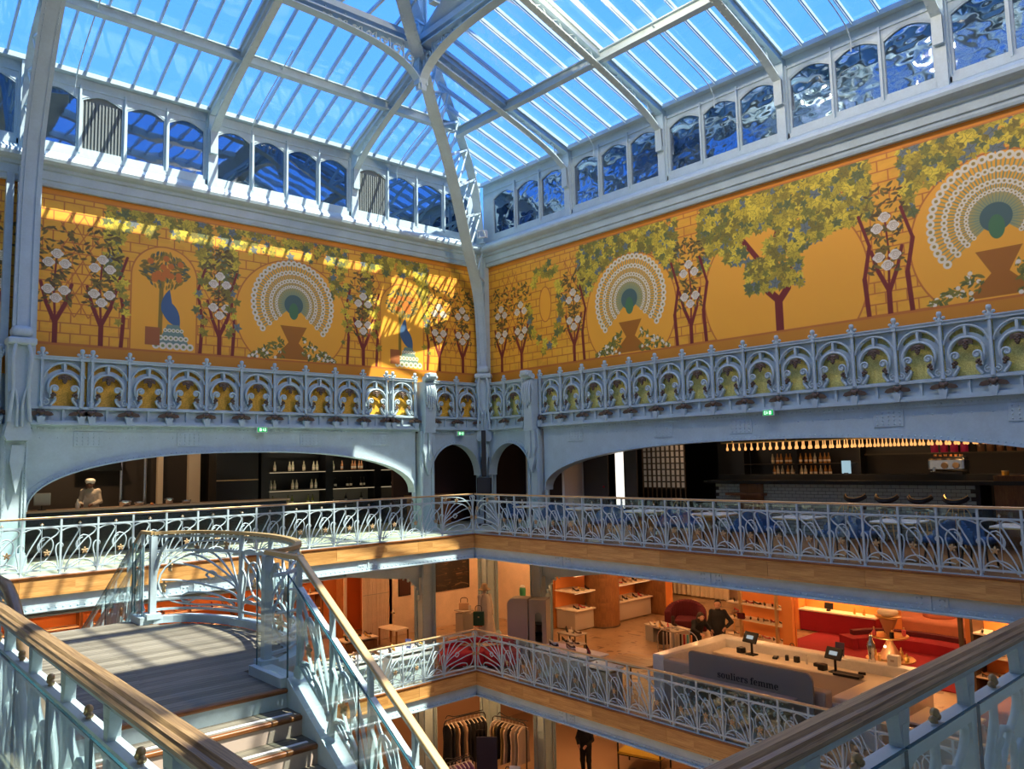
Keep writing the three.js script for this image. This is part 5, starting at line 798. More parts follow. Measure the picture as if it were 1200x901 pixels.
person('cook in a white cap and white jacket looking down at the kitchen counter', [-5.2, 0.1, 8.5], Math.PI / 2 - 0.5, { h: 1.7, lean: 0.18, skin: MAT.skinDark, top: MAT.cloth, bottom: MAT.blackCloth, arms: [[[-0.24, 1.12, 0.12], [-0.12, 1.06, 0.36]], [[0.24, 1.12, 0.12], [0.12, 1.06, 0.36]]] });
{ const h = scene.children[scene.children.length - 1]; mesh('cap', [lathe([[0, 0.12], [0.07, 0.115], [0.115, 0.08], [0.12, 0.04], [0.1, 0], [0.095, -0.02]], 18, 0, 1.6, 0.13)], MAT.marbleWhite, h); mesh('apron', [ext([[-0.16, 0.5], [0.16, 0.5], [0.17, 1.0], [0.1, 1.3], [-0.1, 1.3], [-0.17, 1.0]], 0.012, 0.19)], MAT.marbleWhite, h); }
{ // bottle wall
  const o = thing('bottle_shelf', 'black bottle shelving lit along its ledges, under the sunlit arch', 'shelf', [-6.2, 0, 0]);
  for (const z of [3.45, 1.25, -0.6, -2.3]) mesh('upright', span(-0.25, 0.2, 0, 2.9, z - 0.16, z + 0.1), MAT.black, o);
  mesh('back_panel', [span(-0.3, -0.25, 0, 1.25, -2.4, 3.4)], std(0.3, 0.27, 0.22, 0.5), o); for (let i = 0; i < 24; i++) mesh('front_slat', span(0.2, 0.23, 0.02 + i * 0.031, 0.04 + i * 0.031, -2.3, 3.3), MAT.black, o);
  const glow = new THREE.MeshStandardMaterial({ color: 0x221a12, emissive: new THREE.Color(1, 0.8, 0.5), emissiveIntensity: 0.35 });
  for (const y of [0.78, 1.28, 1.86]) mesh('shelf_board', span(-0.25, 0.18, y - 0.03, y, -2.3, 3.4), std(0.1, 0.08, 0.06, 0.3), o);
  mesh('light_strip', [1.28, 1.86, 2.5].map((y) => span(0.16, 0.18, y - 0.045, y - 0.032, -2.3, 3.4)), glow, o);
  const l = new THREE.RectAreaLight(new THREE.Color(1, 0.78, 0.5), 7, 5.4, 0.06); l.position.set(0.3, 2.52, 0.55); l.rotation.set(-Math.PI / 2, 0, Math.PI / 2); o.add(l);
  const mk = (mat, lab, cat) => { const b = thing('liquor_bottle', 'x', 'bottle'); mesh('bottle_body', lathe([[0, 0], [0.042, 0], [0.045, 0.02], [0.045, 0.17], [0.018, 0.24], [0.015, 0.32], [0, 0.32]], 12), mat, b); mesh('paper_label', cyl(0.0462, 0.0462, 0.07, 0, 0.09, 0, 12), MAT.cream, b); mesh('cap', cyl(0.017, 0.017, 0.03, 0, 0.315, 0, 8), MAT.bronze, b); return b; };
  const amber = std(0.55, 0.42, 0.2, 0.15), pale = std(0.62, 0.58, 0.42, 0.15), dk = std(0.02, 0.02, 0.018, 0.1), green = std(0.2, 0.25, 0.05, 0.15), rose = std(0.6, 0.28, 0.14, 0.15);
  const kinds = { amber: [amber, 'amber'], pale: [pale, 'pale gold'], dark: [dk, 'dark'], green: [green, 'olive green'], rose: [rose, 'rosy amber'] }, first = {};
  const U = (px) => { const t = (300 + px / 4 - 316) / (477 - 316); return 3.29 + (-1.83 - 3.29) * (t + 0.18 * t * (1 - t)); };
  const rows = [[1.86, 'top', [[88, 'pale'], [143, 'pale'], [155, 'pale'], [198, 'pale'], [238, 'pale'], [252, 'pale'], [310, 'pale'], [322, 'pale'], [362, 'rose'], [412, 'rose'], [424, 'rose'], [446, 'rose'], [458, 'rose']]], [1.28, 'middle', [[75, 'pale'], [88, 'pale'], [155, 'pale'], [170, 'pale'], [230, 'pale'], [247, 'pale'], [315, 'dark'], [332, 'dark'], [388, 'dark'], [405, 'dark'], [455, 'dark'], [470, 'dark'], [530, 'dark'], [546, 'dark'], [628, 'dark'], [642, 'dark']]], [0.78, 'bottom', [[68, 'green'], [82, 'green'], [138, 'green'], [153, 'green'], [216, 'green'], [234, 'green'], [318, 'dark'], [380, 'dark'], [455, 'dark'], [545, 'dark'], [660, 'dark']]]];
  for (const [y, nm, list] of rows) for (const [px, k] of list) { const lab = kinds[k][1] + ' bottle on the ' + nm + ' shelf of the bottle wall', g = 'bottles on the bottle wall'; let b = first[k]; if (!b) b = first[k] = mk(kinds[k][0]); else b = copy(b); tag(b, lab, 'bottle', g); b.position.set(-6.12, y, U(px)); }
}
// emergency exit signs under the frieze
{
  const c = document.createElement('canvas'); c.width = 128; c.height = 56; const g = c.getContext('2d'); g.fillStyle = '#0f9f4a'; g.fillRect(0, 0, 128, 56); g.fillStyle = '#eafff0'; g.fillRect(14, 10, 22, 36); g.fillRect(74, 10, 30, 36); g.fillStyle = '#0f9f4a'; g.fillRect(20, 16, 10, 24); g.beginPath(); g.arc(52, 14, 5, 0, 7); g.fillStyle = '#eafff0'; g.fill(); g.strokeStyle = '#eafff0'; g.lineWidth = 5; g.beginPath(); g.moveTo(54, 20); g.lineTo(50, 34); g.lineTo(42, 44); g.moveTo(50, 33); g.lineTo(60, 40); g.moveTo(44, 24); g.lineTo(62, 26); g.stroke(); g.fillStyle = '#0f9f4a'; g.beginPath(); g.moveTo(80, 28); g.lineTo(92, 18); g.lineTo(92, 38); g.fill();
  const tx = new THREE.CanvasTexture(c); tx.colorSpace = THREE.SRGBColorSpace; const em = new THREE.MeshStandardMaterial({ map: tx, emissive: 0xffffff, emissiveMap: tx, emissiveIntensity: 0.55 });
  for (const [side, x, y, lab] of [['l', 5.07, 3.0, 'over the kitchen arch'], ['l', -1.6, 2.95, 'over the small arch on the sunlit side'], ['r', 7.75, 3.02, 'over the cocktail bar']]) {
    const o = thing('exit_sign', 'green running-man exit sign ' + lab, 'sign'); put(side, 'housing', span(x - 0.14, x + 0.14, y - 0.07, y + 0.07, -SP + 0.14, -SP + 0.18), MAT.white, o);
    const p = new THREE.PlaneGeometry(0.26, 0.12), q = merge([xf(p, x, y, -SP + 0.1815)]), m = new THREE.Mesh(SIDE[side].G(q), em); m.name = 'sign_face'; o.add(m);
  }
}
{ // loudspeaker in the corner
  const o = thing('loudspeaker', 'black column loudspeaker on a bass box before the corner pier', 'speaker', [-2.38, 1.0, -2.38], Math.PI / 4); mesh('column', rbox(0.14, 1.5, 0.14, 0.02, 0, 1.3, 0), MAT.black, o); mesh('bass_box', rbox(0.46, 0.52, 0.4, 0.03, 0, 0.26, 0), MAT.black, o); mesh('stand', [span(-0.03, 0.03, -1.0, 0, -0.03, 0.03), span(-0.2, 0.2, -1.0, -0.97, -0.2, 0.2)], MAT.black, o); mesh('grille', [span(-0.055, 0.055, 0.6, 2.0, 0.071, 0.075), span(-0.2, 0.2, 0.04, 0.48, 0.201, 0.206)], MAT.dark, o);
}
tag(mesh('low_console', [span(-4.35, -3.95, 0, 0.95, -2.2, -0.7), span(-4.37, -3.9, 0.95, 0.99, -2.3, -0.6)], MAT.walnut), 'low wooden console inside the corner arch on the sunlit side', 'console');
tag(mesh('pale_pilaster', [span(-2.35, -2.2, 0, 2.6, -4.39, -4.2)], MAT.cream), 'pale pilaster inside the corner arch on the shaded side', 'pilaster');
{ // cocktail bar
  struct('wall_right', [span(2.4, 16, 0, 2.96, -8.6, -8.5)], MAT.black, 'black wall behind the cocktail bar');
  struct('wall_right', [span(0.35, 0.45, 0, 2.96, -4.4, -3.2)], MAT.cream, 'pale return wall beside the dark door');
  struct('wall_right', [span(-3, 2.4, 0, 2.96, -11, -10.9)], MAT.black, 'black far wall of the bar room');
  const d = structGroup('door_1', 'tall charcoal door panel beside the bar entrance'); mesh('leaf', span(0.5, 1.5, 0, 2.6, -4.05, -4.0), std(0.05, 0.043, 0.045, 0.6), d); mesh('knob', sph(0.03, 1.35, 1.2, -3.97), MAT.red, d); mesh('side_panel', span(0.05, 0.48, 0, 2.6, -4.05, -3.99), MAT.white, d); mesh('tall_leaf', span(1.75, 2.25, 0, 2.7, -4.5, -4.45), std(0.08, 0.07, 0.07, 0.5), d);
  const w = structGroup('window_90', 'narrow daylit slit between the door panels'); const lit = new THREE.MeshStandardMaterial({ color: 0x000000, emissive: new THREE.Color(1, 0.92, 0.8), emissiveIntensity: 0.9 }); mesh('lit_pane', span(0.95, 1.3, 0.3, 2.4, -5.02, -5.0), lit, w); mesh('frame', [span(0.9, 0.95, 0.2, 2.5, -5.04, -4.98), span(1.3, 1.35, 0.2, 2.5, -5.04, -4.98)], MAT.black, w);
  const o = thing('lattice_screen', 'bronze lattice screen with pale cells at the back of the bar', 'screen', [1.3, 0, -7]); const cells = [], fr = [];
  for (let i = 0; i < 9; i++) for (let j = 0; j < 8; j++) cells.push(box(0.11, 0.16, 0.02, -0.78 + i * 0.19, 1.15 + j * 0.2, -0.02)); mesh('pale_cells', cells, MAT.marbleWhite, o);
  for (let i = 0; i <= 9; i++) fr.push(box(0.03, 2.75, 0.05, -0.87 + i * 0.19, 1.375, 0)); for (let j = 0; j <= 8; j += 2) fr.push(box(1.75, 0.03, 0.05, 0, 1.05 + j * 0.2, 0)); mesh('lattice', fr, MAT.bronze, o);
  const c = thing('bar_counter', 'cocktail bar counter with pale brick tile front and dark overhanging top', 'counter', [0, 0, -5]);
  mesh('body', span(4.6, 11.3, 0, 1.3, -0.7, 0), MAT.dark, c); mesh('bar_top', [span(4.4, 12.6, 1.3, 1.38, -0.8, 0.25), span(4.5, 12.0, 1.38, 1.52, -0.8, -0.3)], MAT.black, c);
  const tl = []; for (let j = 0; j < 15; j++) for (let i = 0; i < 34; i++) { const x = 4.62 + i * 0.2 + (j % 2) * 0.1; if (x + 0.19 < 11.3) tl.push(box(0.188, 0.076, 0.014, x + 0.095, 0.05 + j * 0.085, 0.007)); } stuff(mesh('tiles', tl, std(0.40, 0.46, 0.42, 0.25), c));
  mesh('front_plinth', [span(5.4, 6.1, 0.2, 1.28, 0.015, 0.05), span(5.1, 6.2, 0.98, 1.05, 0.02, 0.3)], MAT.walnut, c);
  mesh('wood_end', span(11.6, 13.5, 0, 1.5, -0.6, 0.1), MAT.walnut, c);
  // glass rack with a line of amber bulbs
  const r = thing('bulb_rack', 'long brass rack of amber bulbs hanging above the cocktail bar', 'lamp', [8.4, 2.24, -5]); mesh('frame', [span(-3.4, 3.4, 0.14, 0.17, -0.25, -0.22), span(-3.4, 3.4, 0.14, 0.17, 0.22, 0.25), ...[-3.2, -1.6, 0, 1.6, 3.2].map((x) => span(x - 0.015, x + 0.015, 0.15, 0.72, -0.015, 0.015)), ...[-3.38, -1.7, 0, 1.7, 3.38].map((x) => span(x - 0.015, x + 0.015, 0.14, 0.17, -0.25, 0.25))], MAT.brass, r);
  const bm = new THREE.MeshStandardMaterial({ color: 0x402000, emissive: new THREE.Color(1, 0.45, 0.14), emissiveIntensity: 0.6 }), bg = merge([lathe([[0, -0.06], [0.03, -0.05], [0.035, -0.01], [0.012, 0.05], [0.012, 0.14], [0, 0.14]], 10)]);
  for (let i = 0; i < 72; i++) { const m = mesh('bulb', bg, bm, r); m.position.set(-3.3 + i * 6.6 / 71, 0, i % 2 ? 0.23 : -0.22); }
  for (const x of [-2.4, 0, 2.4]) { const l = new THREE.PointLight(new THREE.Color(1, 0.55, 0.22), 1.0, 0, 2); l.position.set(x, -0.15, 0.05); l.castShadow = true; r.add(l); }
  const sh = thing('back_bar', 'dark back-bar shelving with bottles behind the cocktail bar', 'shelf', [0, 0, -8.2]); mesh('boards', [span(3.6, 12.5, 1.38, 1.42, -0.2, 0.2), span(3.6, 7.2, 1.75, 1.78, -0.2, 0.15), span(7.5, 12.5, 1.98, 2.02, -0.2, 0.2)], std(0.05, 0.035, 0.025, 0.4), sh); mesh('uprights', [3.6, 5.4, 7.3, 12.5].map((x) => span(x - 0.05, x + 0.05, 0, 2.6, -0.2, 0.15)), MAT.black, sh);
  const bl = (mat, lab) => { const b = thing('spirit_bottle', lab, 'bottle', [0, 0, 0], 0, 'bottles behind the cocktail bar'); mesh('bottle_body', lathe([[0, 0], [0.045, 0], [0.048, 0.16], [0.02, 0.23], [0.016, 0.3], [0, 0.3]], 10), mat, b); mesh('paper_label', cyl(0.049, 0.049, 0.06, 0, 0.08, 0, 10), MAT.cream, b); return b; };
  const ka = bl(std(0.45, 0.2, 0.06, 0.15), 'amber spirit bottle on the back-bar shelves'), kb = bl(std(0.5, 0.45, 0.36, 0.12), 'clear spirit bottle on the back-bar shelves');
  let n = 0; for (const y of [1.42, 1.78]) for (let i = 0; i < 13; i++) { const x = 4.6 + i * 0.15 + rr(-0.03, 0.03), s = rnd() < 0.5 ? ka : kb; const b = n < 2 ? [ka, kb][n] : copy(s); n++; b.position.set(x, y, -8.15); }
  const mag = std(0.6, 0.02, 0.16, 0.5); for (let i = 0; i < 4; i++) { const k = thing('canister', 'magenta canister on the upper back-bar shelf', 'canister', [9.3 + i * 0.24, 2.02, -8.1], 0, 'magenta canisters'); mesh('can', lathe([[0, 0], [0.09, 0], [0.09, 0.2], [0.06, 0.24], [0, 0.24]], 14), mag, k); mesh('lid', cyl(0.05, 0.05, 0.03, 0, 0.25, 0, 12), MAT.bronze, k); }
  for (let i = 0; i < 7; i++) { const k = thing('jar', 'brown jar on the upper back-bar shelf beside the magenta canisters', 'jar', [10.4 + i * 0.22, 2.02, -8.1], 0, 'brown jars'); mesh('jar_body', lathe([[0, 0], [0.08, 0], [0.085, 0.18], [0.05, 0.23], [0, 0.23]], 12), std(0.2, 0.1, 0.05, 0.3), k); mesh('lid', cyl(0.05, 0.05, 0.025, 0, 0.24, 0, 10), MAT.black, k); }
  const cf = thing('espresso_machine', 'chrome espresso machine with two round gauges on the bar', 'machine', [10.55, 1.52, -5.45]); mesh('body', rbox(0.78, 0.3, 0.4, 0.06, 0, 0.22, 0, 3), MAT.chrome, cf); mesh('cup_tray', [rbox(0.7, 0.03, 0.36, 0.01, 0, 0.385, 0), span(-0.36, 0.36, 0, 0.05, -0.15, 0.25)], MAT.black, cf); for (const x of [-0.02, 0.22]) mesh('gauge', cyl(0.07, 0.07, 0.04, x, 0.2, 0.21, 16, Math.PI / 2), MAT.bronze, cf); mesh('group_head', [cyl(0.035, 0.035, 0.1, -0.25, 0.12, 0.2, 10), cyl(0.012, 0.012, 0.16, -0.25, 0.07, 0.3, 8, Math.PI / 2)], MAT.chrome, cf); for (let i = 0; i < 6; i++) mesh('cup', lathe([[0, 0], [0.03, 0], [0.04, 0.05], [0.034, 0.05], [0.026, 0.01], [0, 0.01]], 10, -0.28 + i * 0.11, 0.4, 0), MAT.walnut, cf);
  const tn = thing('yellow_tin', 'yellow tin on the dark bar top', 'tin', [11.75, 1.38, -5.2]); mesh('tin', cyl(0.07, 0.07, 0.2, 0, 0.1, 0, 16), std(0.7, 0.42, 0.03, 0.4), tn); mesh('lid', cyl(0.072, 0.072, 0.02, 0, 0.21, 0, 16), MAT.brass, tn);
  const tl2 = thing('till_screen', 'small bright till screen on the back bar', 'screen', [7.0, 1.42, -7.9]); mesh('display', rbox(0.26, 0.36, 0.03, 0.01, 0, 0.24, 0), new THREE.MeshStandardMaterial({ color: 0x101820, emissive: new THREE.Color(0.4, 0.6, 0.7), emissiveIntensity: 0.4 }), tl2); mesh('stand', span(-0.06, 0.06, 0, 0.08, -0.05, 0.05), MAT.black, tl2);
  // bar stools: black shell with gilt rim
  const s0 = thing('bar_stool', 'black bar stool with curved gilt-rimmed back before the tiled counter', 'stool', [8.9, 0, -4.3], 0, 'bar stools at the tiled counter'); mesh('seat', lathe([[0, 0.02], [0.19, 0.02], [0.21, 0.05], [0.2, 0.09], [0, 0.1]], 18, 0, 0.72, 0), MAT.dark, s0);
  const bk = []; for (let i = 0; i < 14; i++) { const a = Math.PI * (0.08 + 0.84 * i / 13); bk.push([0.24 * Math.cos(a), 1.08 - 0.13 * Math.sin(a), 0.22 * Math.sin(a)]); } mesh('backrest', tube(bk, 0.05, 20, 6), MAT.dark, s0); mesh('gilt_rim', tube(bk.map(([a, b, c2]) => [a, b + 0.055, c2]), 0.012, 20, 5), MAT.brass, s0); for (let i = 0; i < 4; i++) { const a = i * Math.PI / 2 + Math.PI / 4; mesh('leg', bar([0.12 * Math.cos(a), 0.72, 0.12 * Math.sin(a)], [0.22 * Math.cos(a), 0, 0.22 * Math.sin(a)], 0.025, 0.025), MAT.brass, s0); } mesh('footrest', torus(0.17, 0.01, 0, 0.25, 0, 5, 18).rotateX(0), MAT.brass, s0); s0.children[s0.children.length - 1].geometry = merge([xf(torus(0.18, 0.01, 0, 0, 0, 5, 18).rotateX(Math.PI / 2), 0, 0.28, 0)]);
  for (let i = 1; i < 4; i++) copy(s0, [8.9 + i * 0.72, 0, -4.3]);
}
{ // dining tables and chairs along the shaded gallery
  const mkChair = () => { const o = thing('dining_chair', 'x', 'chair'); mesh('seat', rbox(0.5, 0.12, 0.48, 0.05, 0, 0.46, 0, 3), MAT.blue, o); const q = []; for (let i = 0; i <= 16; i++) { const a = Math.PI * (i / 16); q.push([0.27 * Math.cos(a), 0, -0.24 * Math.sin(a) + 0.02]); } const wall = []; for (let i = 0; i < 16; i++) { const h = 0.62 + 0.24 * Math.sin(Math.PI * (i + 0.5) / 16); wall.push(xf(rbox(0.075, h - 0.4, 0.05, 0.02, 0, 0, 0, 1), (q[i][0] + q[i + 1][0]) / 2, 0.4 + (h - 0.4) / 2, (q[i][2] + q[i + 1][2]) / 2, 0, Math.atan2(-(q[i + 1][2] - q[i][2]), q[i + 1][0] - q[i][0]), 0)); } mesh('backrest', wall, MAT.blue, o); for (const [a, b] of [[-1, -1], [1, -1], [-1, 1], [1, 1]]) mesh('leg', bar([a * 0.19, 0.42, b * 0.17], [a * 0.26, 0, b * 0.22], 0.028, 0.028), MAT.black, o); return o; };
  const mkTable = () => { const o = thing('cafe_table', 'x', 'table'); mesh('table_top', [rbox(0.8, 0.03, 0.75, 0.012, 0, 0.745, 0)], MAT.marbleWhite, o); mesh('brass_edge', [span(-0.405, 0.405, 0.715, 0.732, -0.38, 0.38)], MAT.brass, o); mesh('pedestal', cyl(0.03, 0.03, 0.7, 0, 0.36, 0, 10), MAT.black, o); mesh('foot', [span(-0.28, 0.28, 0, 0.02, -0.03, 0.03), span(-0.03, 0.03, 0, 0.02, -0.28, 0.28)], MAT.black, o); return o; };
  const mkGlass = () => { const o = thing('wine_glass', 'x', 'glass'); mesh('glass_body', lathe([[0, 0], [0.035, 0], [0.004, 0.01], [0.004, 0.09], [0.035, 0.13], [0.038, 0.17], [0.03, 0.21]], 12), MAT.glass, o); return o; };
  let ch, tb, gl; const names = ['nearest the corner pier', 'beside the dark door', 'before the lattice screen', 'before the back-bar bottles', 'before the brick tile counter', 'before the bar stools', 'before the wooden bar end'];
  for (let i = 0; i < 7; i++) {
    const x = 0.95 + i * 2.02, z = -1.35, nm = names[i];
    tb = tb ? copy(tb) : mkTable(); tag(tb, 'white cafe table set for guests by the railing, ' + nm, 'table', 'cafe tables along the railing'); tb.position.set(x, 0, z);
    for (const s of [-1, 1]) { ch = ch ? copy(ch) : mkChair(); tag(ch, 'blue velvet tub chair at the cafe table ' + nm, 'chair', 'blue chairs along the railing'); ch.position.set(x + s * 0.72, 0, z + 0.04 * s); ch.rotation.y = -s * Math.PI / 2; }
    for (const s of [-0.2, 0.22]) { gl = gl ? copy(gl) : mkGlass(); tag(gl, 'wine glass on the cafe table ' + nm, 'glass', 'glasses on the cafe tables'); gl.position.set(x + s, 0.76, z + s * 0.5); }
  }
  // gilt wire chairs in the second row
  let g0; for (let i = 0; i < 4; i++) { if (g0) { copy(g0, [4.4 + i * 2.3, 0, -3.4]); continue; } g0 = thing('wire_chair', 'gilt wire chair with arched back in the row behind the blue chairs', 'chair', [4.4, 0, -3.4], 0, 'gilt wire chairs'); mesh('seat', rbox(0.42, 0.05, 0.42, 0.02, 0, 0.46, 0), MAT.dark, g0); mesh('backrest', [tube([[-0.22, 0.46, -0.2], [-0.24, 0.7, -0.22], [-0.12, 0.88, -0.24], [0.12, 0.88, -0.24], [0.24, 0.7, -0.22], [0.22, 0.46, -0.2]], 0.012, 24, 5), ...[-0.1, 0, 0.1].map((x) => tube([[x, 0.46, -0.2], [x * 1.1, 0.87, -0.24]], 0.008, 4, 5))], MAT.brass, g0); for (const [a, b] of [[-1, -1], [1, -1], [-1, 1], [1, 1]]) mesh('leg', bar([a * 0.18, 0.45, b * 0.18], [a * 0.2, 0, b * 0.2], 0.02, 0.02), MAT.brass, g0); }
  for (const x of [2.5, 7.5, 11.5]) downlight(x, 2.93, -6.2, AMB, 0.8, 'dim ceiling spot behind the cocktail bar', 'bar spots');
}
// ---------------------------------------------------------------- shoe department (one floor down)
const F4 = D4;
const shoeGeo = (() => {   // a heeled pump, toe towards +x, 0.24 long
  const n = 14, S = (t) => [0.12 - 0.24 * t, 0.012 + 0.07 * Math.pow(Math.max(0, t - 0.3) / 0.7, 1.6)], up = [];
  const pos = [], idx = [], rows = 9; for (let i = 0; i <= n; i++) { const t = i / n, [x, y] = S(t), w = 0.036 * Math.pow(Math.sin(Math.PI * Math.min(1, 0.06 + t * 0.86)), 0.5) * (t < 0.35 ? 1 : 0.86), h = t < 0.22 ? 0.03 + 0.02 * t / 0.22 : t > 0.62 ? 0.05 + 0.02 * (t - 0.62) : 0.035; for (let k = 0; k <= rows; k++) { const a = Math.PI * k / rows, open = t > 0.25 && t < 0.97 && k > 2 && k < rows - 2; pos.push(x, y + (open ? 0.012 : h * Math.sin(a)), w * Math.cos(a)); } }
  for (let i = 0; i < n; i++) for (let k = 0; k < rows; k++) { const a = i * (rows + 1) + k, b = a + rows + 1; idx.push(a, b, a + 1, b, b + 1, a + 1); }
  const g = new THREE.BufferGeometry(); g.setAttribute('position', new THREE.BufferAttribute(new Float32Array(pos), 3)); g.setIndex(idx); g.computeVertexNormals(); return merge([g]);
})();
const shoeSole = merge([ext([[0.125, 0], [0.05, 0], [-0.02, 0.016], [-0.12, 0.075], [-0.12, 0.083], [-0.02, 0.026], [0.05, 0.012], [0.125, 0.012]], 0.05, -0.025), cyl(0.016, 0.007, 0.076, -0.108, 0.038, 0, 8)]);
const shoeProto = new Map();
const shoeMats = { black: MAT.black, tan: std(0.5, 0.3, 0.16, 0.4), red: std(0.45, 0.02, 0.03, 0.35), ivory: std(0.8, 0.74, 0.62, 0.4), gold: std(0.7, 0.45, 0.12, 0.3, { metalness: 0.5 }), brown: std(0.14, 0.06, 0.03, 0.4), pink: std(0.75, 0.12, 0.16, 0.4), yellow: std(0.8, 0.5, 0.05, 0.4) };
function shoe(col, where, [x, y, z], turn = 0, group = 'shoes on display') {
  let p = shoeProto.get(col);
  if (!p) { p = thing('heeled_shoe', 'x', 'shoe'); mesh('upper', shoeGeo, shoeMats[col], p); mesh('sole', shoeSole, col === 'black' ? MAT.brown : MAT.black, p); shoeProto.set(col, p); } else p = copy(p);
  tag(p, col + ' heeled shoe ' + where, 'shoe', group); p.position.set(x, y, z); p.rotation.y = turn; return p;
}
const COL = Object.keys(shoeMats);
function shoeRow(where, n, f, cols, group) { for (let i = 0; i < n; i++) shoe(cols[i % cols.length], where, f(i), rr(-0.9, 0.9) + (f.turn || 0), group); }

// walls
struct('wall_left', [span(-5.7, -5.5, F4, -0.38, -16, -0.75)], MAT.plaster, 'cream wall with pictures in the shoe department');
struct('wall_left', [span(-7.6, -7.4, F4, -0.38, -0.75, 16.2), span(-7.4, -5.5, F4, -0.38, -0.85, -0.75)], MAT.orange, 'orange wall behind the lit shelves');
struct('wall_right', [span(-12, 19.2, F4, -0.38, -14.6, -14.4)], MAT.plaster, 'pale back wall of the shoe department');
struct('wall_right', [span(-2.6, -2.4, F4, -0.38, -10.9, -5.3)], MAT.orange, 'glowing orange back of the shoe shelves');
struct('wall_right', [span(-5.5, -2.4, F4, -0.38, -5.4, -5.3)], MAT.plaster, 'cream partition behind the grey cabinet');
{ // ribbed panel next to the pictures
  const o = thing('ribbed_panel', 'tall ribbed cream wall panel beside the lit orange shelves', 'panel', [-5.3, F4, -0.2]); mesh('board', span(-0.05, 0, 0, 3.2, -0.4, 0.6), MAT.plaster, o); for (let i = 0; i < 12; i++) mesh('rib', rbox(0.03, 3.1, 0.06, 0.012, 0.012, 1.58, -0.36 + i * 0.082, 1), MAT.plaster, o); mesh('joint', span(0, 0.035, 1.5, 1.52, -0.4, 0.6), MAT.greige, o);
  const e = thing('timber_fin', 'upright timber fin at the end of the lit orange shelves', 'fin', [-6.5, F4, 0.5]); mesh('board', rbox(0.5, 3.2, 0.12, 0.02, 0, 1.6, 0), MAT.walnut, e); mesh('edge_strip', span(0.25, 0.262, 0, 3.2, -0.06, 0.06), MAT.cream, e);
  const f = thing('fire_call_box', 'small red fire call box high on the ribbed panel', 'call box', [-5.24, F4 + 2.55, -0.5]); mesh('case', rbox(0.06, 0.14, 0.1, 0.01), MAT.red, f); mesh('plate', span(0.03, 0.034, -0.03, 0.03, -0.03, 0.03), MAT.cream, f);
}
{ // framed prints: generic dark plant and light-streak compositions
  const print = (seedv, warm) => { const c = document.createElement('canvas'); c.width = 192; c.height = 128; const g = c.getContext('2d'); g.fillStyle = warm ? '#3a140c' : '#1c120c'; g.fillRect(0, 0, 192, 128); for (let i = 0; i < 46; i++) { g.strokeStyle = ['#c98a4a', '#8a4a22', '#e8c48a', '#3c2010', '#20140e'][Math.floor(rnd() * 5)]; g.lineWidth = rr(1, 4); g.globalAlpha = 0.4; g.beginPath(); const y = rr(0, 128), x = rr(-20, 120); g.moveTo(x, y); g.quadraticCurveTo(x + 50, y + rr(-20, 20), x + rr(60, 120), y + rr(-14, 14)); g.stroke(); } g.globalAlpha = 0.8; for (let i = 0; i < 26; i++) { g.fillStyle = '#100b08'; g.beginPath(); g.arc(rr(70, 192), rr(0, 128), rr(4, 16), 0, 7); g.fill(); } const t = new THREE.CanvasTexture(c); t.colorSpace = THREE.SRGBColorSpace; return std(1, 1, 1, 0.5, { map: t }); };
  for (const [z, w, y, h, lab, warm] of [[-2.36, 0.5, -1.97, 1.05, 'tall narrow dark print beside the pier', false], [-3.4, 1.5, -1.98, 1.02, 'wide dark print with pale streaks on the cream wall', false], [-5.0, 0.5, -2.15, 0.7, 'small dark print behind the corner pier', true]]) {
    const o = thing('wall_print', lab, 'picture', [-5.49, y, z]); const fr = 0.02; mesh('frame', [span(0, 0.03, -h / 2, -h / 2 + fr, -w / 2, w / 2), span(0, 0.03, h / 2 - fr, h / 2, -w / 2, w / 2), span(0, 0.03, -h / 2, h / 2, -w / 2, -w / 2 + fr), span(0, 0.03, -h / 2, h / 2, w / 2 - fr, w / 2)], MAT.black, o);
    const m = mesh('print', xf(new THREE.PlaneGeometry(w - 0.03, h - 0.03), 0.012, 0, 0, 0, Math.PI / 2, 0), print(1, warm), o, true);
  }
  const o = thing('wall_print', 'small red arched print beyond the scalloped bracket', 'picture', [-5.49, -2.0, -1.35]); mesh('print', ext([[-0.22, -0.42], [0.22, -0.42], [0.22, 0.2], [0.12, 0.38], [0, 0.44], [-0.12, 0.38], [-0.22, 0.2]], 0.02).rotateY(Math.PI / 2), print(2, true), o); mesh('frame', ext([[-0.25, -0.45], [0.25, -0.45], [0.25, 0.22], [0.13, 0.41], [0, 0.47], [-0.13, 0.41], [-0.25, 0.22]], 0.015, -0.01).rotateY(Math.PI / 2), MAT.black, o);
}
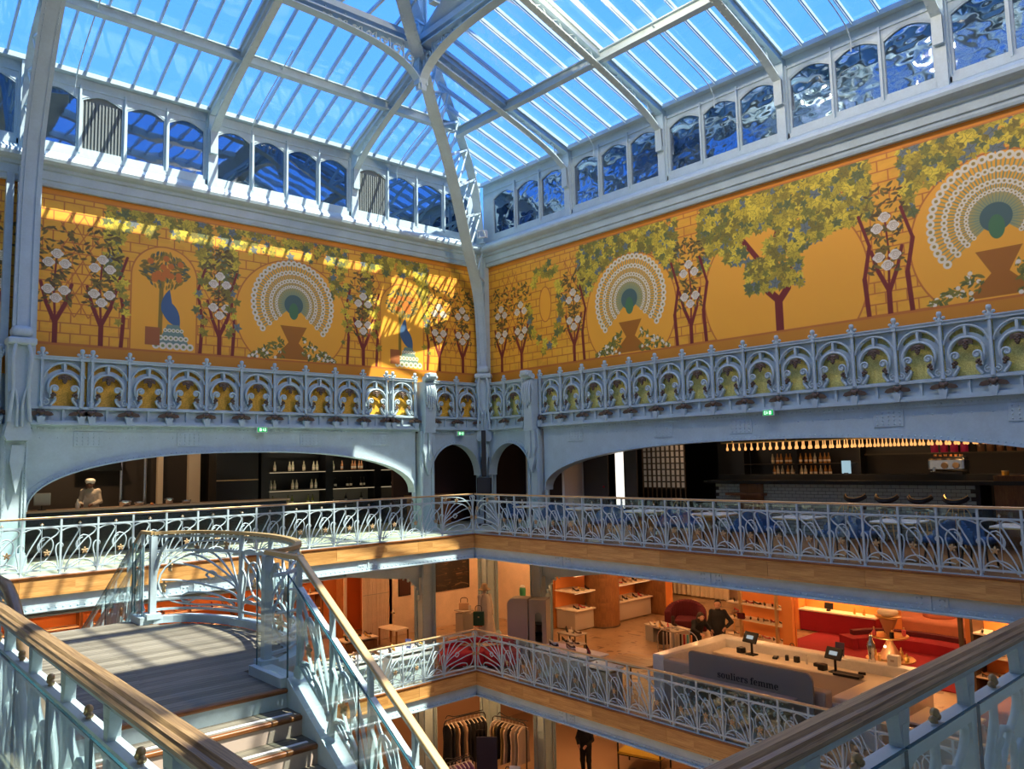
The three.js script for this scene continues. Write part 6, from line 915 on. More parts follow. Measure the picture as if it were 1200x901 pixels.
// lit orange shelves along the left wing
{
  const glow = new THREE.MeshStandardMaterial({ color: 0x301005, emissive: new THREE.Color(1, 0.5, 0.2), emissiveIntensity: 1.2 });
  const bays = [[1.0, 'beside the timber fin'], [2.45, 'second from the timber fin'], [3.9, 'third from the timber fin'], [5.35, 'fourth from the timber fin'], [6.8, 'behind the bowed landing'], [8.25, 'towards the far stair flight'], [9.7, 'beneath the broad pier']];
  bays.forEach(([z, lab], i) => {
    const o = thing('lit_shelf', 'orange lit shoe shelf bay ' + lab, 'shelf', [-7.4, F4, z], 0, 'lit shelf bays of the left wing');
    mesh('back', span(0, 0.04, 0, 3.1, 0, 1.38), MAT.orange, o); mesh('side_post', [span(0, 0.5, 0, 3.1, -0.05, 0.02)], MAT.walnut, o);
    for (const y of [0.5, 1.0, 1.5, 2.0]) mesh('shelf_board', rbox(0.42, 0.04, 1.34, 0.01, 0.24, y, 0.69), MAT.cream, o);
    mesh('light_strip', span(0.42, 0.45, 2.5, 2.53, 0.05, 1.33), glow, o);
    const l = new THREE.RectAreaLight(new THREE.Color(1, 0.36, 0.12), 30, 1.28, 0.12); l.position.set(0.52, 2.5, 0.69); l.lookAt(0.1, 0.6, 0.69); l.rotation.set(-Math.PI / 2 - 0.2, 0, 0); l.rotation.order = 'YXZ'; l.rotation.set(-Math.PI / 2 + 0.25, Math.PI / 2, 0); o.add(l);
    if (i < 4) for (const y of [1.0, 1.5, 2.0]) for (let k = 0; k < 3; k++) shoe(COL[(i * 3 + k + Math.round(y * 2)) % 8], 'on the lit shelf bay ' + lab, [-7.15, F4 + y + 0.02, z + 0.3 + k * 0.38], rr(-0.4, 0.4), 'shoes on the lit left shelves');
  });
}
function boxTable(name, label, cat, x0, x1, z0, z1, h, mat, topMat, group) { const o = thing(name, label, cat, [(x0 + x1) / 2, F4, (z0 + z1) / 2], 0, group), w = x1 - x0, d = z1 - z0; mesh('table_top', rbox(w, 0.05, d, 0.02, 0, h - 0.025, 0), topMat, o); mesh('body', rbox(w - 0.06, h - 0.1, d - 0.06, 0.02, 0, (h - 0.1) / 2, 0), mat, o); mesh('plinth', span(-w / 2 + 0.06, w / 2 - 0.06, 0, 0.06, -d / 2 + 0.06, d / 2 - 0.06), MAT.grey, o); return o; }
boxTable('display_table', 'white display table behind the sunlit lower railing, next to the red pouf', 'table', -0.95, -0.25, 1.2, 2.6, 0.85, MAT.white, MAT.marbleWhite);
boxTable('display_table', 'white display table behind the sunlit lower railing, next to the stairs', 'table', -0.95, -0.25, 2.8, 4.6, 0.85, MAT.white, MAT.marbleWhite);
boxTable('display_table', 'long white display table behind the shaded lower railing', 'table', 1.75, 3.7, -1.35, -0.6, 0.85, MAT.greige, MAT.marbleWhite);
boxTable('display_table', 'white display table between the long table and the round table', 'table', 3.75, 4.6, -0.85, -0.3, 0.8, MAT.greige, MAT.marbleWhite);
boxTable('display_table', 'low shoe tray beside the ribbed panel', 'table', -5.1, -4.5, 0.3, 1.5, 0.35, MAT.walnut, MAT.cream);
shoeRow('on the white table by the red pouf', 6, (i) => [-0.6 + (i % 2) * 0.2 - 0.1, F4 + 0.85, 1.35 + i * 0.22], ['gold', 'black', 'tan', 'ivory'], 'shoes by the sunlit railing');
shoeRow('on the white table next to the stairs', 7, (i) => [-0.6 + (i % 2) * 0.2 - 0.1, F4 + 0.85, 2.95 + i * 0.23], ['black', 'ivory', 'tan'], 'shoes by the sunlit railing');
shoeRow('on the long white table', 9, (i) => [1.9 + i * 0.21, F4 + 0.85, -1.15 + (i % 3) * 0.2], ['ivory', 'black', 'red', 'brown', 'tan'], 'shoes on the long table');
shoeRow('on the low tray by the ribbed panel', 6, (i) => [-4.95 + (i % 2) * 0.3, F4 + 0.35, 0.42 + i * 0.19], ['brown', 'gold', 'black'], 'shoes on the low tray');
for (const [x, z, lab] of [[-0.5, 1.9, 'between the shoes on the sunlit table'], [-0.55, 3.9, 'on the table next to the stairs']]) { const o = thing('sign_card', 'small blue and white sign card ' + lab, 'sign', [x, F4 + 0.85, z], 0.6); mesh('card', rbox(0.16, 0.24, 0.01, 0.004, 0, 0.14, 0), std(0.1, 0.14, 0.4, 0.5), o); mesh('foot', span(-0.06, 0.06, 0, 0.02, -0.03, 0.03), MAT.white, o); mesh('print', span(-0.05, 0.05, 0.08, 0.2, 0.005, 0.007), MAT.marbleWhite, o); }
{ // small table with a shoe stand
  const o = thing('side_table', 'small pale wooden side table before the picture wall', 'table', [-4.35, F4, -0.15], 0.1); mesh('table_top', rbox(0.9, 0.05, 0.5, 0.01, 0, 0.55, 0), MAT.cream, o); for (const [a, b] of [[-1, -1], [1, -1], [-1, 1], [1, 1]]) mesh('leg', span(a * 0.43 - 0.02, a * 0.43 + 0.02, 0, 0.53, b * 0.23 - 0.02, b * 0.23 + 0.02), MAT.walnut, o);
  const s = thing('shoe_stand', 'slim stand lifting a single shoe on the pale side table', 'stand', [-4.35, F4 + 0.575, -0.15]); mesh('base', cyl(0.1, 0.1, 0.015, 0, 0.008, 0, 18), MAT.cream, s); mesh('stem', cyl(0.008, 0.008, 0.42, 0, 0.22, 0, 8), MAT.brass, s); mesh('plate', rbox(0.26, 0.012, 0.09, 0.004, 0, 0.435, 0), MAT.brass, s); shoe('ivory', 'raised on the slim stand by the picture wall', [-4.35, F4 + 1.018, -0.15], -0.4);
}
{ // two-lobed red pouf in the corner
  const o = thing('round_pouf', 'scarlet curved pouf seat in the corner behind the lower railing', 'pouf', [-0.55, F4, -0.55]); const lobe = (x, z, r) => lathe([[0, 0.42], [r * 0.9, 0.42], [r, 0.36], [r, 0.1], [r * 0.95, 0.06], [0, 0.06]], 28, x, 0, z);
  mesh('seat', [lobe(-0.45, 0.45, 0.55), lobe(0.45, -0.45, 0.55), rbox(0.7, 0.36, 0.7, 0.1, 0, 0.24, 0, 3)], MAT.red, o); mesh('back_roll', tube([[-0.95, 0.5, 0.5], [-0.7, 0.55, -0.1], [-0.35, 0.58, -0.4], [0.0, 0.55, -0.75], [0.5, 0.5, -0.95]], 0.1, 24, 10), MAT.red, o); mesh('plinth', cyl(0.3, 0.3, 0.06, -0.1, 0.03, -0.1, 28), MAT.black, o);
}
{ // mannequin with sun hat and cape, plinths
  const t = thing('mannequin', 'mannequin in a straw hat and long pale cape by the corner pier', 'mannequin', [-2.2, F4 + 0.12, -2.15], Math.PI / 4 + 0.5), { B, hd } = skeleton({ h: 1.72, arms: [[[-0.22, 1.1, 0.08], [-0.22, 0.85, 0.18]], [[0.22, 1.1, 0.08], [0.2, 0.85, 0.18]]] });
  mesh('figure', merge([blob([...B.torso, ...B.legs, ...B.arms], [0, 0.86, 0.1], [0.5, 0.96, 0.5], 46, 0.03), blob(B.head, [hd.x, hd.y - 0.03, hd.z], [0.16, 0.2, 0.18], 34, 0.03)]), MAT.cloth, t);
  const cape = []; for (let j = 0; j <= 12; j++) { const y = 1.46 - j * 0.105, r = 0.1 + 0.2 * Math.pow(j / 12, 0.55); cape.push([r, y]); } const cg = lathe(cape, 28); warp(cg, (x, y, z) => { const a = Math.atan2(z, x), f = 1 + 0.09 * Math.sin(a * 7 + y * 3) * Math.min(1, (1.46 - y)); return [x * f * 1.15, y, z * f]; }); mesh('cape', cg, MAT.cloth, t);
  mesh('straw_hat', lathe([[0, 0.15], [0.07, 0.145], [0.1, 0.1], [0.105, 0.03], [0.19, -0.03], [0.2, -0.045], [0.1, 0.02], [0.095, 0.1], [0, 0.135]], 24, hd.x, hd.y + 0.04, hd.z), std(0.55, 0.4, 0.24, 0.9), t); mesh('stand', cyl(0.22, 0.22, 0.02, 0, 0.0, 0, 20), MAT.chrome, t);
  const pl = boxTable('display_plinth', 'white plinth under the mannequin in the cape', 'plinth', -2.55, -1.85, -2.5, -1.8, 0.11, MAT.cream, MAT.cream);
  const bag = thing('handbag', 'dark green handbag hanging at the mannequin\'s side', 'bag', [-1.95, F4 + 0.72, -1.7], Math.PI / 4); mesh('body', rbox(0.34, 0.42, 0.12, 0.02, 0, 0.21, 0), std(0.02, 0.1, 0.05, 0.5), bag); mesh('handle', tube([[-0.1, 0.42, 0], [-0.08, 0.58, 0], [0.08, 0.58, 0], [0.1, 0.42, 0]], 0.012, 14, 6), MAT.bronze, bag); mesh('clasp', rbox(0.05, 0.04, 0.02, 0.006, 0, 0.26, 0.065), MAT.brass, bag); mesh('hook_stand', [cyl(0.012, 0.012, 1.0, 0, -0.22, -0.09, 8), span(-0.12, 0.12, -0.02, 0.0, -0.1, 0.06)], MAT.chrome, bag);
  boxTable('display_plinth', 'dark striped plinth carrying the beige handbag', 'plinth', -4.45, -3.95, -3.15, -2.65, 0.75, MAT.grey, MAT.greige);
  const b2 = thing('handbag', 'beige handbag with scarf standing on the dark plinth', 'bag', [-4.2, F4 + 0.75, -2.9], Math.PI / 4); mesh('body', rbox(0.36, 0.24, 0.16, 0.03, 0, 0.12, 0, 3), std(0.55, 0.35, 0.22, 0.5), b2); mesh('handle', tube([[-0.12, 0.23, 0], [-0.1, 0.38, 0], [0.1, 0.38, 0], [0.12, 0.23, 0]], 0.012, 16, 6), MAT.brown, b2); mesh('scarf', rbox(0.1, 0.3, 0.02, 0.008, 0.2, 0.02, 0.1), MAT.cloth, b2);
  boxTable('display_plinth', 'tall slim grey plinth carrying a green pot', 'plinth', -2.75, -2.45, -4.3, -4.0, 1.15, MAT.greige, MAT.greige);
  const cp = thing('green_pot', 'small green pot with white top on the tall plinth', 'pot', [-2.6, F4 + 1.15, -4.15]); mesh('pot', lathe([[0, 0], [0.07, 0], [0.1, 0.1], [0.11, 0.3], [0.09, 0.36], [0, 0.36]], 16), std(0.05, 0.32, 0.16, 0.4), cp); mesh('top', sph(0.09, 0, 0.38, 0, 1, 0.7, 1), MAT.marbleWhite, cp);
}
{ // grey cabinet with a stadium-shaped niche
  const o = thing('niche_cabinet', 'tall grey cabinet with rounded corner and oval shoe niche', 'cabinet', [-0.05, F4, -2.02], 0.55);
  const s = shapeOf([[-0.55, 0], [0.05, 0], [0.05, 1.72], [-0.4, 1.72], [-0.47, 1.7], [-0.53, 1.64], [-0.55, 1.56]]); mesh('side_panel', extB(s, 0.5, 0.02, -0.25), MAT.greige, o);
  const q = shapeOf([[0.1, 0], [0.62, 0], [0.62, 1.72], [0.1, 1.72]]), h = []; for (let i = 0; i <= 20; i++) { const a = Math.PI * 2 * i / 20; h.push(new THREE.Vector2(0.38 + 0.11 * Math.cos(a), (Math.sin(a) > 0 ? 1.25 : 0.35) + 0.11 * Math.sin(a))); } q.holes.push(new THREE.Path(h)); mesh('niche_front', ext(q, 0.04, 0.2), MAT.greige, o); mesh('niche_back', [span(0.1, 0.62, 0, 1.72, -0.25, -0.22), span(0.1, 0.13, 0, 1.72, -0.25, 0.2), span(0.59, 0.62, 0, 1.72, -0.25, 0.2), span(0.1, 0.62, 1.69, 1.72, -0.25, 0.2)], MAT.grey, o);
  for (const y of [0.38, 0.68, 0.98]) mesh('niche_shelf', span(0.13, 0.59, y, y + 0.02, -0.22, 0.18), MAT.black, o); mesh('niche_light', span(0.3, 0.46, 1.36, 1.38, -0.1, 0.1), new THREE.MeshStandardMaterial({ color: 0x221100, emissive: new THREE.Color(1, 0.7, 0.4), emissiveIntensity: 1 }), o);
}
// shelf wall with the timber cylinder
{
  const o = thing('timber_column', 'fat round timber-clad column between the two shoe shelves', 'column', [-1.55, F4, -6.95]); mesh('shaft', cyl(0.6, 0.6, 3.3, 0, 1.65, 0, 36), MAT.walnut, o); mesh('base_ring', torus(0.6, 0.02, 0, 0, 0, 6, 36).rotateX(Math.PI / 2).translate(0, 0.03, 0), MAT.bronze, o);
  const glow = new THREE.MeshStandardMaterial({ color: 0x301808, emissive: new THREE.Color(1, 0.66, 0.32), emissiveIntensity: 1.1 });
  for (const [z0, z1, lab] of [[-6.4, -5.45, 'before the timber column'], [-9.5, -7.6, 'beyond the timber column']]) {
    const s = thing('shoe_shelf', 'curved-end shoe shelves with orange backs ' + lab, 'shelf', [-2.38, F4, (z0 + z1) / 2]), d = z1 - z0; mesh('cabinet', rbox(0.9, 0.62, d, 0.03, 0.5, 0.34, 0), MAT.greige, s); for (const y of [0.68, 1.28, 1.86]) mesh('shelf_board', rbox(1.05, 0.05, d + 0.05, 0.025, 0.52, y, 0), MAT.cream, s); mesh('back_panel', [span(0, 0.04, 0.7, 1.25, -d / 2, d / 2), span(0, 0.04, 1.32, 1.84, -d / 2, d / 2)], MAT.orange, s); mesh('light_strip', [1.23, 1.81, 2.4].map((y) => span(0.9, 0.94, y, y + 0.02, -d / 2 + 0.05, d / 2 - 0.05)), glow, s);
    const l = new THREE.RectAreaLight(new THREE.Color(1, 0.5, 0.2), 7, d - 0.1, 0.3); l.position.set(0.6, 2.42, 0); l.rotation.order = 'YXZ'; l.rotation.set(-Math.PI / 2, Math.PI / 2, 0); s.add(l);
    for (const y of [0.7, 1.3]) { const n = Math.round(d / 0.28); for (let k = 0; k < n; k++) shoe(['black', 'tan', 'brown', 'red', 'black', 'gold'][(k + Math.round(y * 3)) % 6], 'on the ' + (y < 1 ? 'lower' : 'upper') + ' shelf ' + lab, [-1.6, F4 + y + 0.006, z0 + 0.15 + k * 0.28], rr(-0.3, 0.5), 'shoes on the curved shelves'); }
  }
  const f = thing('timber_fin', 'flat timber panel ending the curved shoe shelves', 'panel', [-1.6, F4, -9.9]); mesh('board', rbox(1.4, 3.2, 0.5, 0.03, 0, 1.6, 0), MAT.walnut, f); mesh('edge_strip', span(0.7, 0.712, 0, 3.2, -0.2, 0.2), MAT.orange, f);
  // curtain
  const cu = thing('sheer_curtain', 'pale sheer curtain hanging at the far end of the shoe department', 'curtain', [-2.4, F4, -13.6]); const pts = [], N = 60; for (let i = 0; i <= N; i++) pts.push([-1.3 + 2.9 * i / N, 0.07 * Math.sin(i * 1.35)]); const cg = []; for (let i = 0; i < N; i++) cg.push(bar([pts[i][0], 1.6, pts[i][1]], [pts[i + 1][0], 1.6, pts[i + 1][1]], 0.01, 3.1)); mesh('fabric', cg, std(0.85, 0.78, 0.62, 0.95), cu); mesh('track', span(-1.35, 1.65, 3.12, 3.16, -0.05, 0.05), MAT.brass, cu);
}
// shoe table, armchair, small tables
{
  const o = thing('bench_table', 'low grey bench table of stepped blocks carrying shoes', 'table', [1.75, F4, -6.3], -0.25); mesh('table_top', rbox(1.5, 0.05, 0.7, 0.01, 0, 0.48, 0), MAT.greige, o); mesh('leg_block', rbox(0.4, 0.46, 0.66, 0.01, -0.53, 0.23, 0), MAT.grey, o); mesh('leg_block', rbox(0.22, 0.46, 0.66, 0.01, 0.05, 0.23, 0), MAT.black, o); mesh('leg_block', rbox(0.2, 0.46, 0.66, 0.01, 0.63, 0.23, 0), MAT.greige, o);
  shoeRow('on the low grey bench table', 7, (i) => [1.2 + i * 0.17, F4 + 0.51, -6.35 + (i % 2) * 0.25 + i * 0.05], ['tan', 'ivory', 'brown', 'gold', 'red'], 'shoes on the bench table');
  const bt = thing('ankle_boot', 'dark ankle boot standing on the low bench table', 'boot', [1.85, F4 + 0.505, -6.45]); mesh('boot_shaft', lathe([[0.05, 0.02], [0.055, 0.1], [0.05, 0.3], [0.045, 0.3], [0, 0.28]], 14), MAT.brown, bt); mesh('foot', sph(0.05, 0.07, 0.05, 0, 1.9, 0.9, 0.9), MAT.brown, bt); mesh('heel', cyl(0.025, 0.02, 0.05, -0.03, 0.01, 0, 8), MAT.black, bt);
  const a = thing('tub_armchair', 'round-backed burgundy velvet armchair', 'armchair', [1.15, F4, -8.1], 0.5); mesh('seat', rbox(0.9, 0.3, 0.8, 0.1, 0.1, 0.32, 0.1, 3), MAT.velvet, a); const bk = []; for (let i = 0; i < 22; i++) { const t = Math.PI * (0.02 + 0.96 * i / 21), h = 0.62 + 0.32 * Math.sin(t); bk.push(xf(rbox(0.18, h, 0.22, 0.07, 0, h / 2, 0, 2), 0.58 * Math.cos(t), 0.05, -0.52 * Math.sin(t) + 0.25, 0, Math.PI / 2 - t, 0)); } mesh('backrest', bk, MAT.velvet, a); mesh('base', cyl(0.42, 0.42, 0.1, 0.0, 0.05, 0.05, 24), MAT.black, a);
  const st = thing('glass_side_table', 'small brass side table with red shoes beyond the armchair', 'table', [2.4, F4, -9.4]); mesh('table_top', cyl(0.3, 0.3, 0.02, 0, 0.6, 0, 24), MAT.chrome, st); for (let i = 0; i < 3; i++) mesh('leg', bar([0.22 * Math.cos(i * 2.09), 0.59, 0.22 * Math.sin(i * 2.09)], [0.26 * Math.cos(i * 2.09), 0, 0.26 * Math.sin(i * 2.09)], 0.018, 0.018), MAT.brass, st); shoe('red', 'on the brass side table, left of the pair', [2.3, F4 + 0.61, -9.4], 0.8); shoe('pink', 'on the brass side table beside the red one', [2.52, F4 + 0.61, -9.35], 0.5);
  for (const [x, z, h, lab] of [[0.6, -3.2, 0.62, 'taller'], [1.1, -2.6, 0.5, 'lower']]) { const q = thing('nesting_table', lab + ' of two nesting tables with shoes by the pier', 'table', [x, F4, z]); mesh('table_top', rbox(0.75, 0.04, 0.55, 0.015, 0, h, 0), MAT.greige, q); for (const [u, v] of [[-1, -1], [1, -1], [-1, 1], [1, 1]]) mesh('leg', span(u * 0.33 - 0.015, u * 0.33 + 0.015, 0, h, v * 0.23 - 0.015, v * 0.23 + 0.015), MAT.bronze, q); for (let i = 0; i < 3; i++) shoe(['black', 'ivory', 'brown'][i], 'on the ' + lab + ' nesting table', [x - 0.22 + i * 0.22, F4 + h + 0.02, z], rr(-1, 1), 'shoes on the nesting tables'); }
  const rt = thing('round_table', 'rounded pale wooden table before the grey sign', 'table', [4.35, F4, -1.6]); const rp = []; for (let i = 0; i < 32; i++) { const t = i / 32 * 6.283; rp.push([0.62 * Math.sign(Math.cos(t)) * Math.pow(Math.abs(Math.cos(t)), 0.7), 0.5 * Math.sign(Math.sin(t)) * Math.pow(Math.abs(Math.sin(t)), 0.7)]); } const tg = extB(rp, 0.06, 0.015); tg.rotateX(-Math.PI / 2); mesh('table_top', xf(tg, 0, 0.7, 0), MAT.oak[0], rt); for (const [u, v] of [[-0.4, -0.25], [0.4, -0.25], [0, 0.35]]) mesh('leg', cyl(0.025, 0.018, 0.7, u, 0.35, v, 10), MAT.walnut, rt);
}
// cash desk with the grey sign
{
  const o = thing('cash_desk', 'white U-shaped cash desk with raised pale rim behind the grey sign', 'desk', [0, F4, 0]); const R = (x0, x1, z0, z1, h, m, n) => mesh(n, rbox(x1 - x0, h, z1 - z0, 0.05, (x0 + x1) / 2, h / 2, (z0 + z1) / 2, 2), m, o);
  R(5.05, 5.4, -4.35, -1.35, 1.08, MAT.marbleWhite, 'end_panel'); R(5.35, 10.3, -4.3, -3.95, 1.08, MAT.marbleWhite, 'rear_panel'); R(9.95, 10.35, -4.2, -1.6, 1.08, MAT.marbleWhite, 'end_panel'); R(5.4, 9.4, -1.62, -1.3, 1.02, MAT.greige, 'front_panel'); R(5.4, 9.95, -3.95, -3.3, 0.86, MAT.cream, 'worktop'); R(9.3, 9.95, -3.4, -1.7, 0.86, MAT.cream, 'worktop');
  for (let i = 0; i < 3; i++) mesh('drawer', rbox(0.5, 0.2, 0.03, 0.01, 9.62, 0.2 + i * 0.24, -1.62), MAT.marbleWhite, o);
  const s = thing('counter_sign', 'grey rounded panel reading souliers femme on the cash desk', 'sign', [7.75, F4, -1.2]); const W = 1.48, y0 = 0.3, y1 = 1.38, r = 0.16, sh = new THREE.Shape(); sh.moveTo(-W, y0); sh.lineTo(W, y0); sh.lineTo(W, y1 - r); sh.absarc(W - r, y1 - r, r, 0, Math.PI / 2); sh.lineTo(-W + r * 0.5, y1); sh.absarc(-W + r * 0.5, y1 - r * 0.5, r * 0.5, Math.PI / 2, Math.PI); sh.lineTo(-W, y0); mesh('panel', ext(sh, 0.06, 0), MAT.signGrey, s);
  const font = await new FontLoader().loadAsync('fonts/droid/droid_serif_bold.typeface.json'); const tg = new TextGeometry('souliers femme', { font, size: 0.135, depth: 0.006, curveSegments: 4 }); tg.computeBoundingBox(); tg.translate(-(tg.boundingBox.max.x + tg.boundingBox.min.x) / 2, 0.93, 0.06); mesh('lettering', tg, MAT.black, s); mesh('support', [span(-1.2, -1.1, 0, 0.4, -0.04, 0), span(1.1, 1.2, 0, 0.4, -0.04, 0)], MAT.grey, s);
  // glittering glass front below the sign
  const gl = thing('glass_display', 'blue-white glittering glass display below the grey sign', 'display', [7.7, F4, -0.75]); mesh('case', [span(-1.4, 1.3, 0, 0.06, -0.2, 0.2), span(-1.4, 1.3, 0.9, 0.92, -0.2, 0.2)], MAT.greige, gl); for (let i = 0; i < 9; i++) mesh('glass_panel', span(-1.35 + i * 0.3, -1.08 + i * 0.3, 0.06, 0.9, 0.15 - 0.02 * (i % 2), 0.16 - 0.02 * (i % 2)), MAT.glass, gl); const cr = []; for (let i = 0; i < 160; i++) cr.push(xf(new THREE.OctahedronGeometry(rr(0.02, 0.05)), rr(-1.35, 1.25), rr(0.08, 0.88), rr(-0.15, 0.12), rr(0, 3), rr(0, 3))); stuff(mesh('crystals', cr, std(0.72, 0.84, 0.95, 0.12), gl));
  const till = (x, z, lab) => { const t = thing('till_monitor', 'black till monitor on a stand at the cash desk, ' + lab, 'monitor', [x, F4 + 0.86, z], -0.15); mesh('screen_housing', xf(rbox(0.42, 0.28, 0.04, 0.02, 0, 0, 0), 0, 0.42, 0, -0.5, 0, 0), MAT.black, t); mesh('screen', xf(new THREE.BoxGeometry(0.2, 0.09, 0.004), 0, 0.432, 0.024, -0.5, 0, 0), new THREE.MeshStandardMaterial({ color: 0x14181c, emissive: new THREE.Color(0.5, 0.58, 0.62), emissiveIntensity: 0.35 }), t); mesh('stem', [cyl(0.03, 0.03, 0.38, 0, 0.2, -0.03, 10), rbox(0.24, 0.03, 0.2, 0.01, 0, 0.015, -0.02)], MAT.black, t); mesh('receipt_printer', rbox(0.16, 0.14, 0.18, 0.02, -0.3, 0.07, 0.02), MAT.black, t); };
  till(6.35, -3.6, 'nearer the woman in black'); till(8.55, -3.45, 'nearer the silver figure');
  const bits = [['card_terminal', 'black card terminal', 6.95, 0.12, 0.05, 0.2, MAT.black], ['pen_pot', 'dark pen pot', 7.25, 0.08, 0.13, 0.08, MAT.dark], ['soap_bottle', 'small white dispenser', 7.75, 0.05, 0.2, 0.05, MAT.marbleWhite], ['telephone', 'black desk telephone', 8.05, 0.2, 0.08, 0.16, MAT.black], ['tape_box', 'black tape box', 7.5, 0.12, 0.14, 0.1, MAT.black], ['cable_box', 'small black cable box', 9.05, 0.16, 0.05, 0.1, MAT.black]];
  for (const [n, l, x, w, h, d, m] of bits) { const b = thing(n, l + ' on the cash desk worktop', 'desk item', [x, F4 + 0.86, -3.7], rr(-0.4, 0.4)); mesh('body', rbox(w, h, d, 0.015, 0, h / 2, 0), m, b); mesh('detail', rbox(w * 0.5, 0.012, d * 0.4, 0.003, 0, h + 0.004, 0), MAT.grey, b); }
  const wb = thing('gift_box', 'small white box on the rear rim of the cash desk', 'box', [9.6, F4 + 1.08, -4.1]); mesh('box', rbox(0.22, 0.22, 0.2, 0.01, 0, 0.11, 0), MAT.marbleWhite, wb); mesh('mark', span(-0.04, 0.04, 0.09, 0.14, 0.1, 0.102), MAT.greige, wb);
  const lf = thing('leaflet_stand', 'dark leaflet card standing on the desk rim by the silver figure', 'card', [8.35, F4 + 1.08, -4.12]); mesh('card', xf(rbox(0.22, 0.3, 0.01, 0.004, 0, 0.15, 0), 0, 0, 0, -0.15, 0, 0), std(0.06, 0.04, 0.09, 0.4), lf); mesh('foot', span(-0.08, 0.08, 0, 0.02, -0.06, 0.04), MAT.brass, lf);
  const sv = thing('silver_figure', 'slender silver draped figure on the desk rim', 'figurine', [9.1, F4 + 1.08, -4.12]); const sg = lathe([[0, 0], [0.08, 0], [0.06, 0.08], [0.075, 0.2], [0.09, 0.32], [0.07, 0.42], [0.04, 0.48], [0.045, 0.54], [0.03, 0.58], [0, 0.6]], 18); warp(sg, (x, y, z) => { const a = Math.atan2(z, x), f = 1 + 0.14 * Math.sin(a * 6 + y * 6); return [x * f, y, z * f]; }); mesh('figure', sg, MAT.chrome, sv); mesh('tip', sph(0.02, 0, 0.61, 0), MAT.red, sv);
  const kb = thing('keyboard_tray', 'black tray in the inner worktop of the cash desk', 'tray', [8.9, F4 + 0.86, -3.35]); mesh('tray', rbox(0.6, 0.06, 0.25, 0.02, 0, 0.03, 0), MAT.black, kb); mesh('rim', [span(-0.29, 0.29, 0.06, 0.065, -0.115, -0.1), span(-0.29, 0.29, 0.06, 0.065, 0.1, 0.115)], MAT.grey, kb);
}
// belt rack beside the desk
{ const o = thing('belt_rack', 'small chrome rack of coloured belts at the end of the cash desk', 'rack', [4.35, F4, -3.3], 0.2); mesh('frame', [tube([[-0.5, 0, 0], [-0.5, 1.15, 0], [0.5, 1.15, 0], [0.5, 0, 0]], 0.014, 30, 6), span(-0.52, -0.48, 0, 0.02, -0.2, 0.2), span(0.48, 0.52, 0, 0.02, -0.2, 0.2)], MAT.chrome, o); [MAT.grey, MAT.greige, MAT.cream, MAT.grey, MAT.greige, MAT.black, MAT.red, std(0.05, 0.4, 0.42, 0.5), MAT.orange].forEach((m, i) => mesh('belt', rbox(0.035, 0.75, 0.05, 0.01, -0.4 + i * 0.1, 0.76, 0), m, o)); }
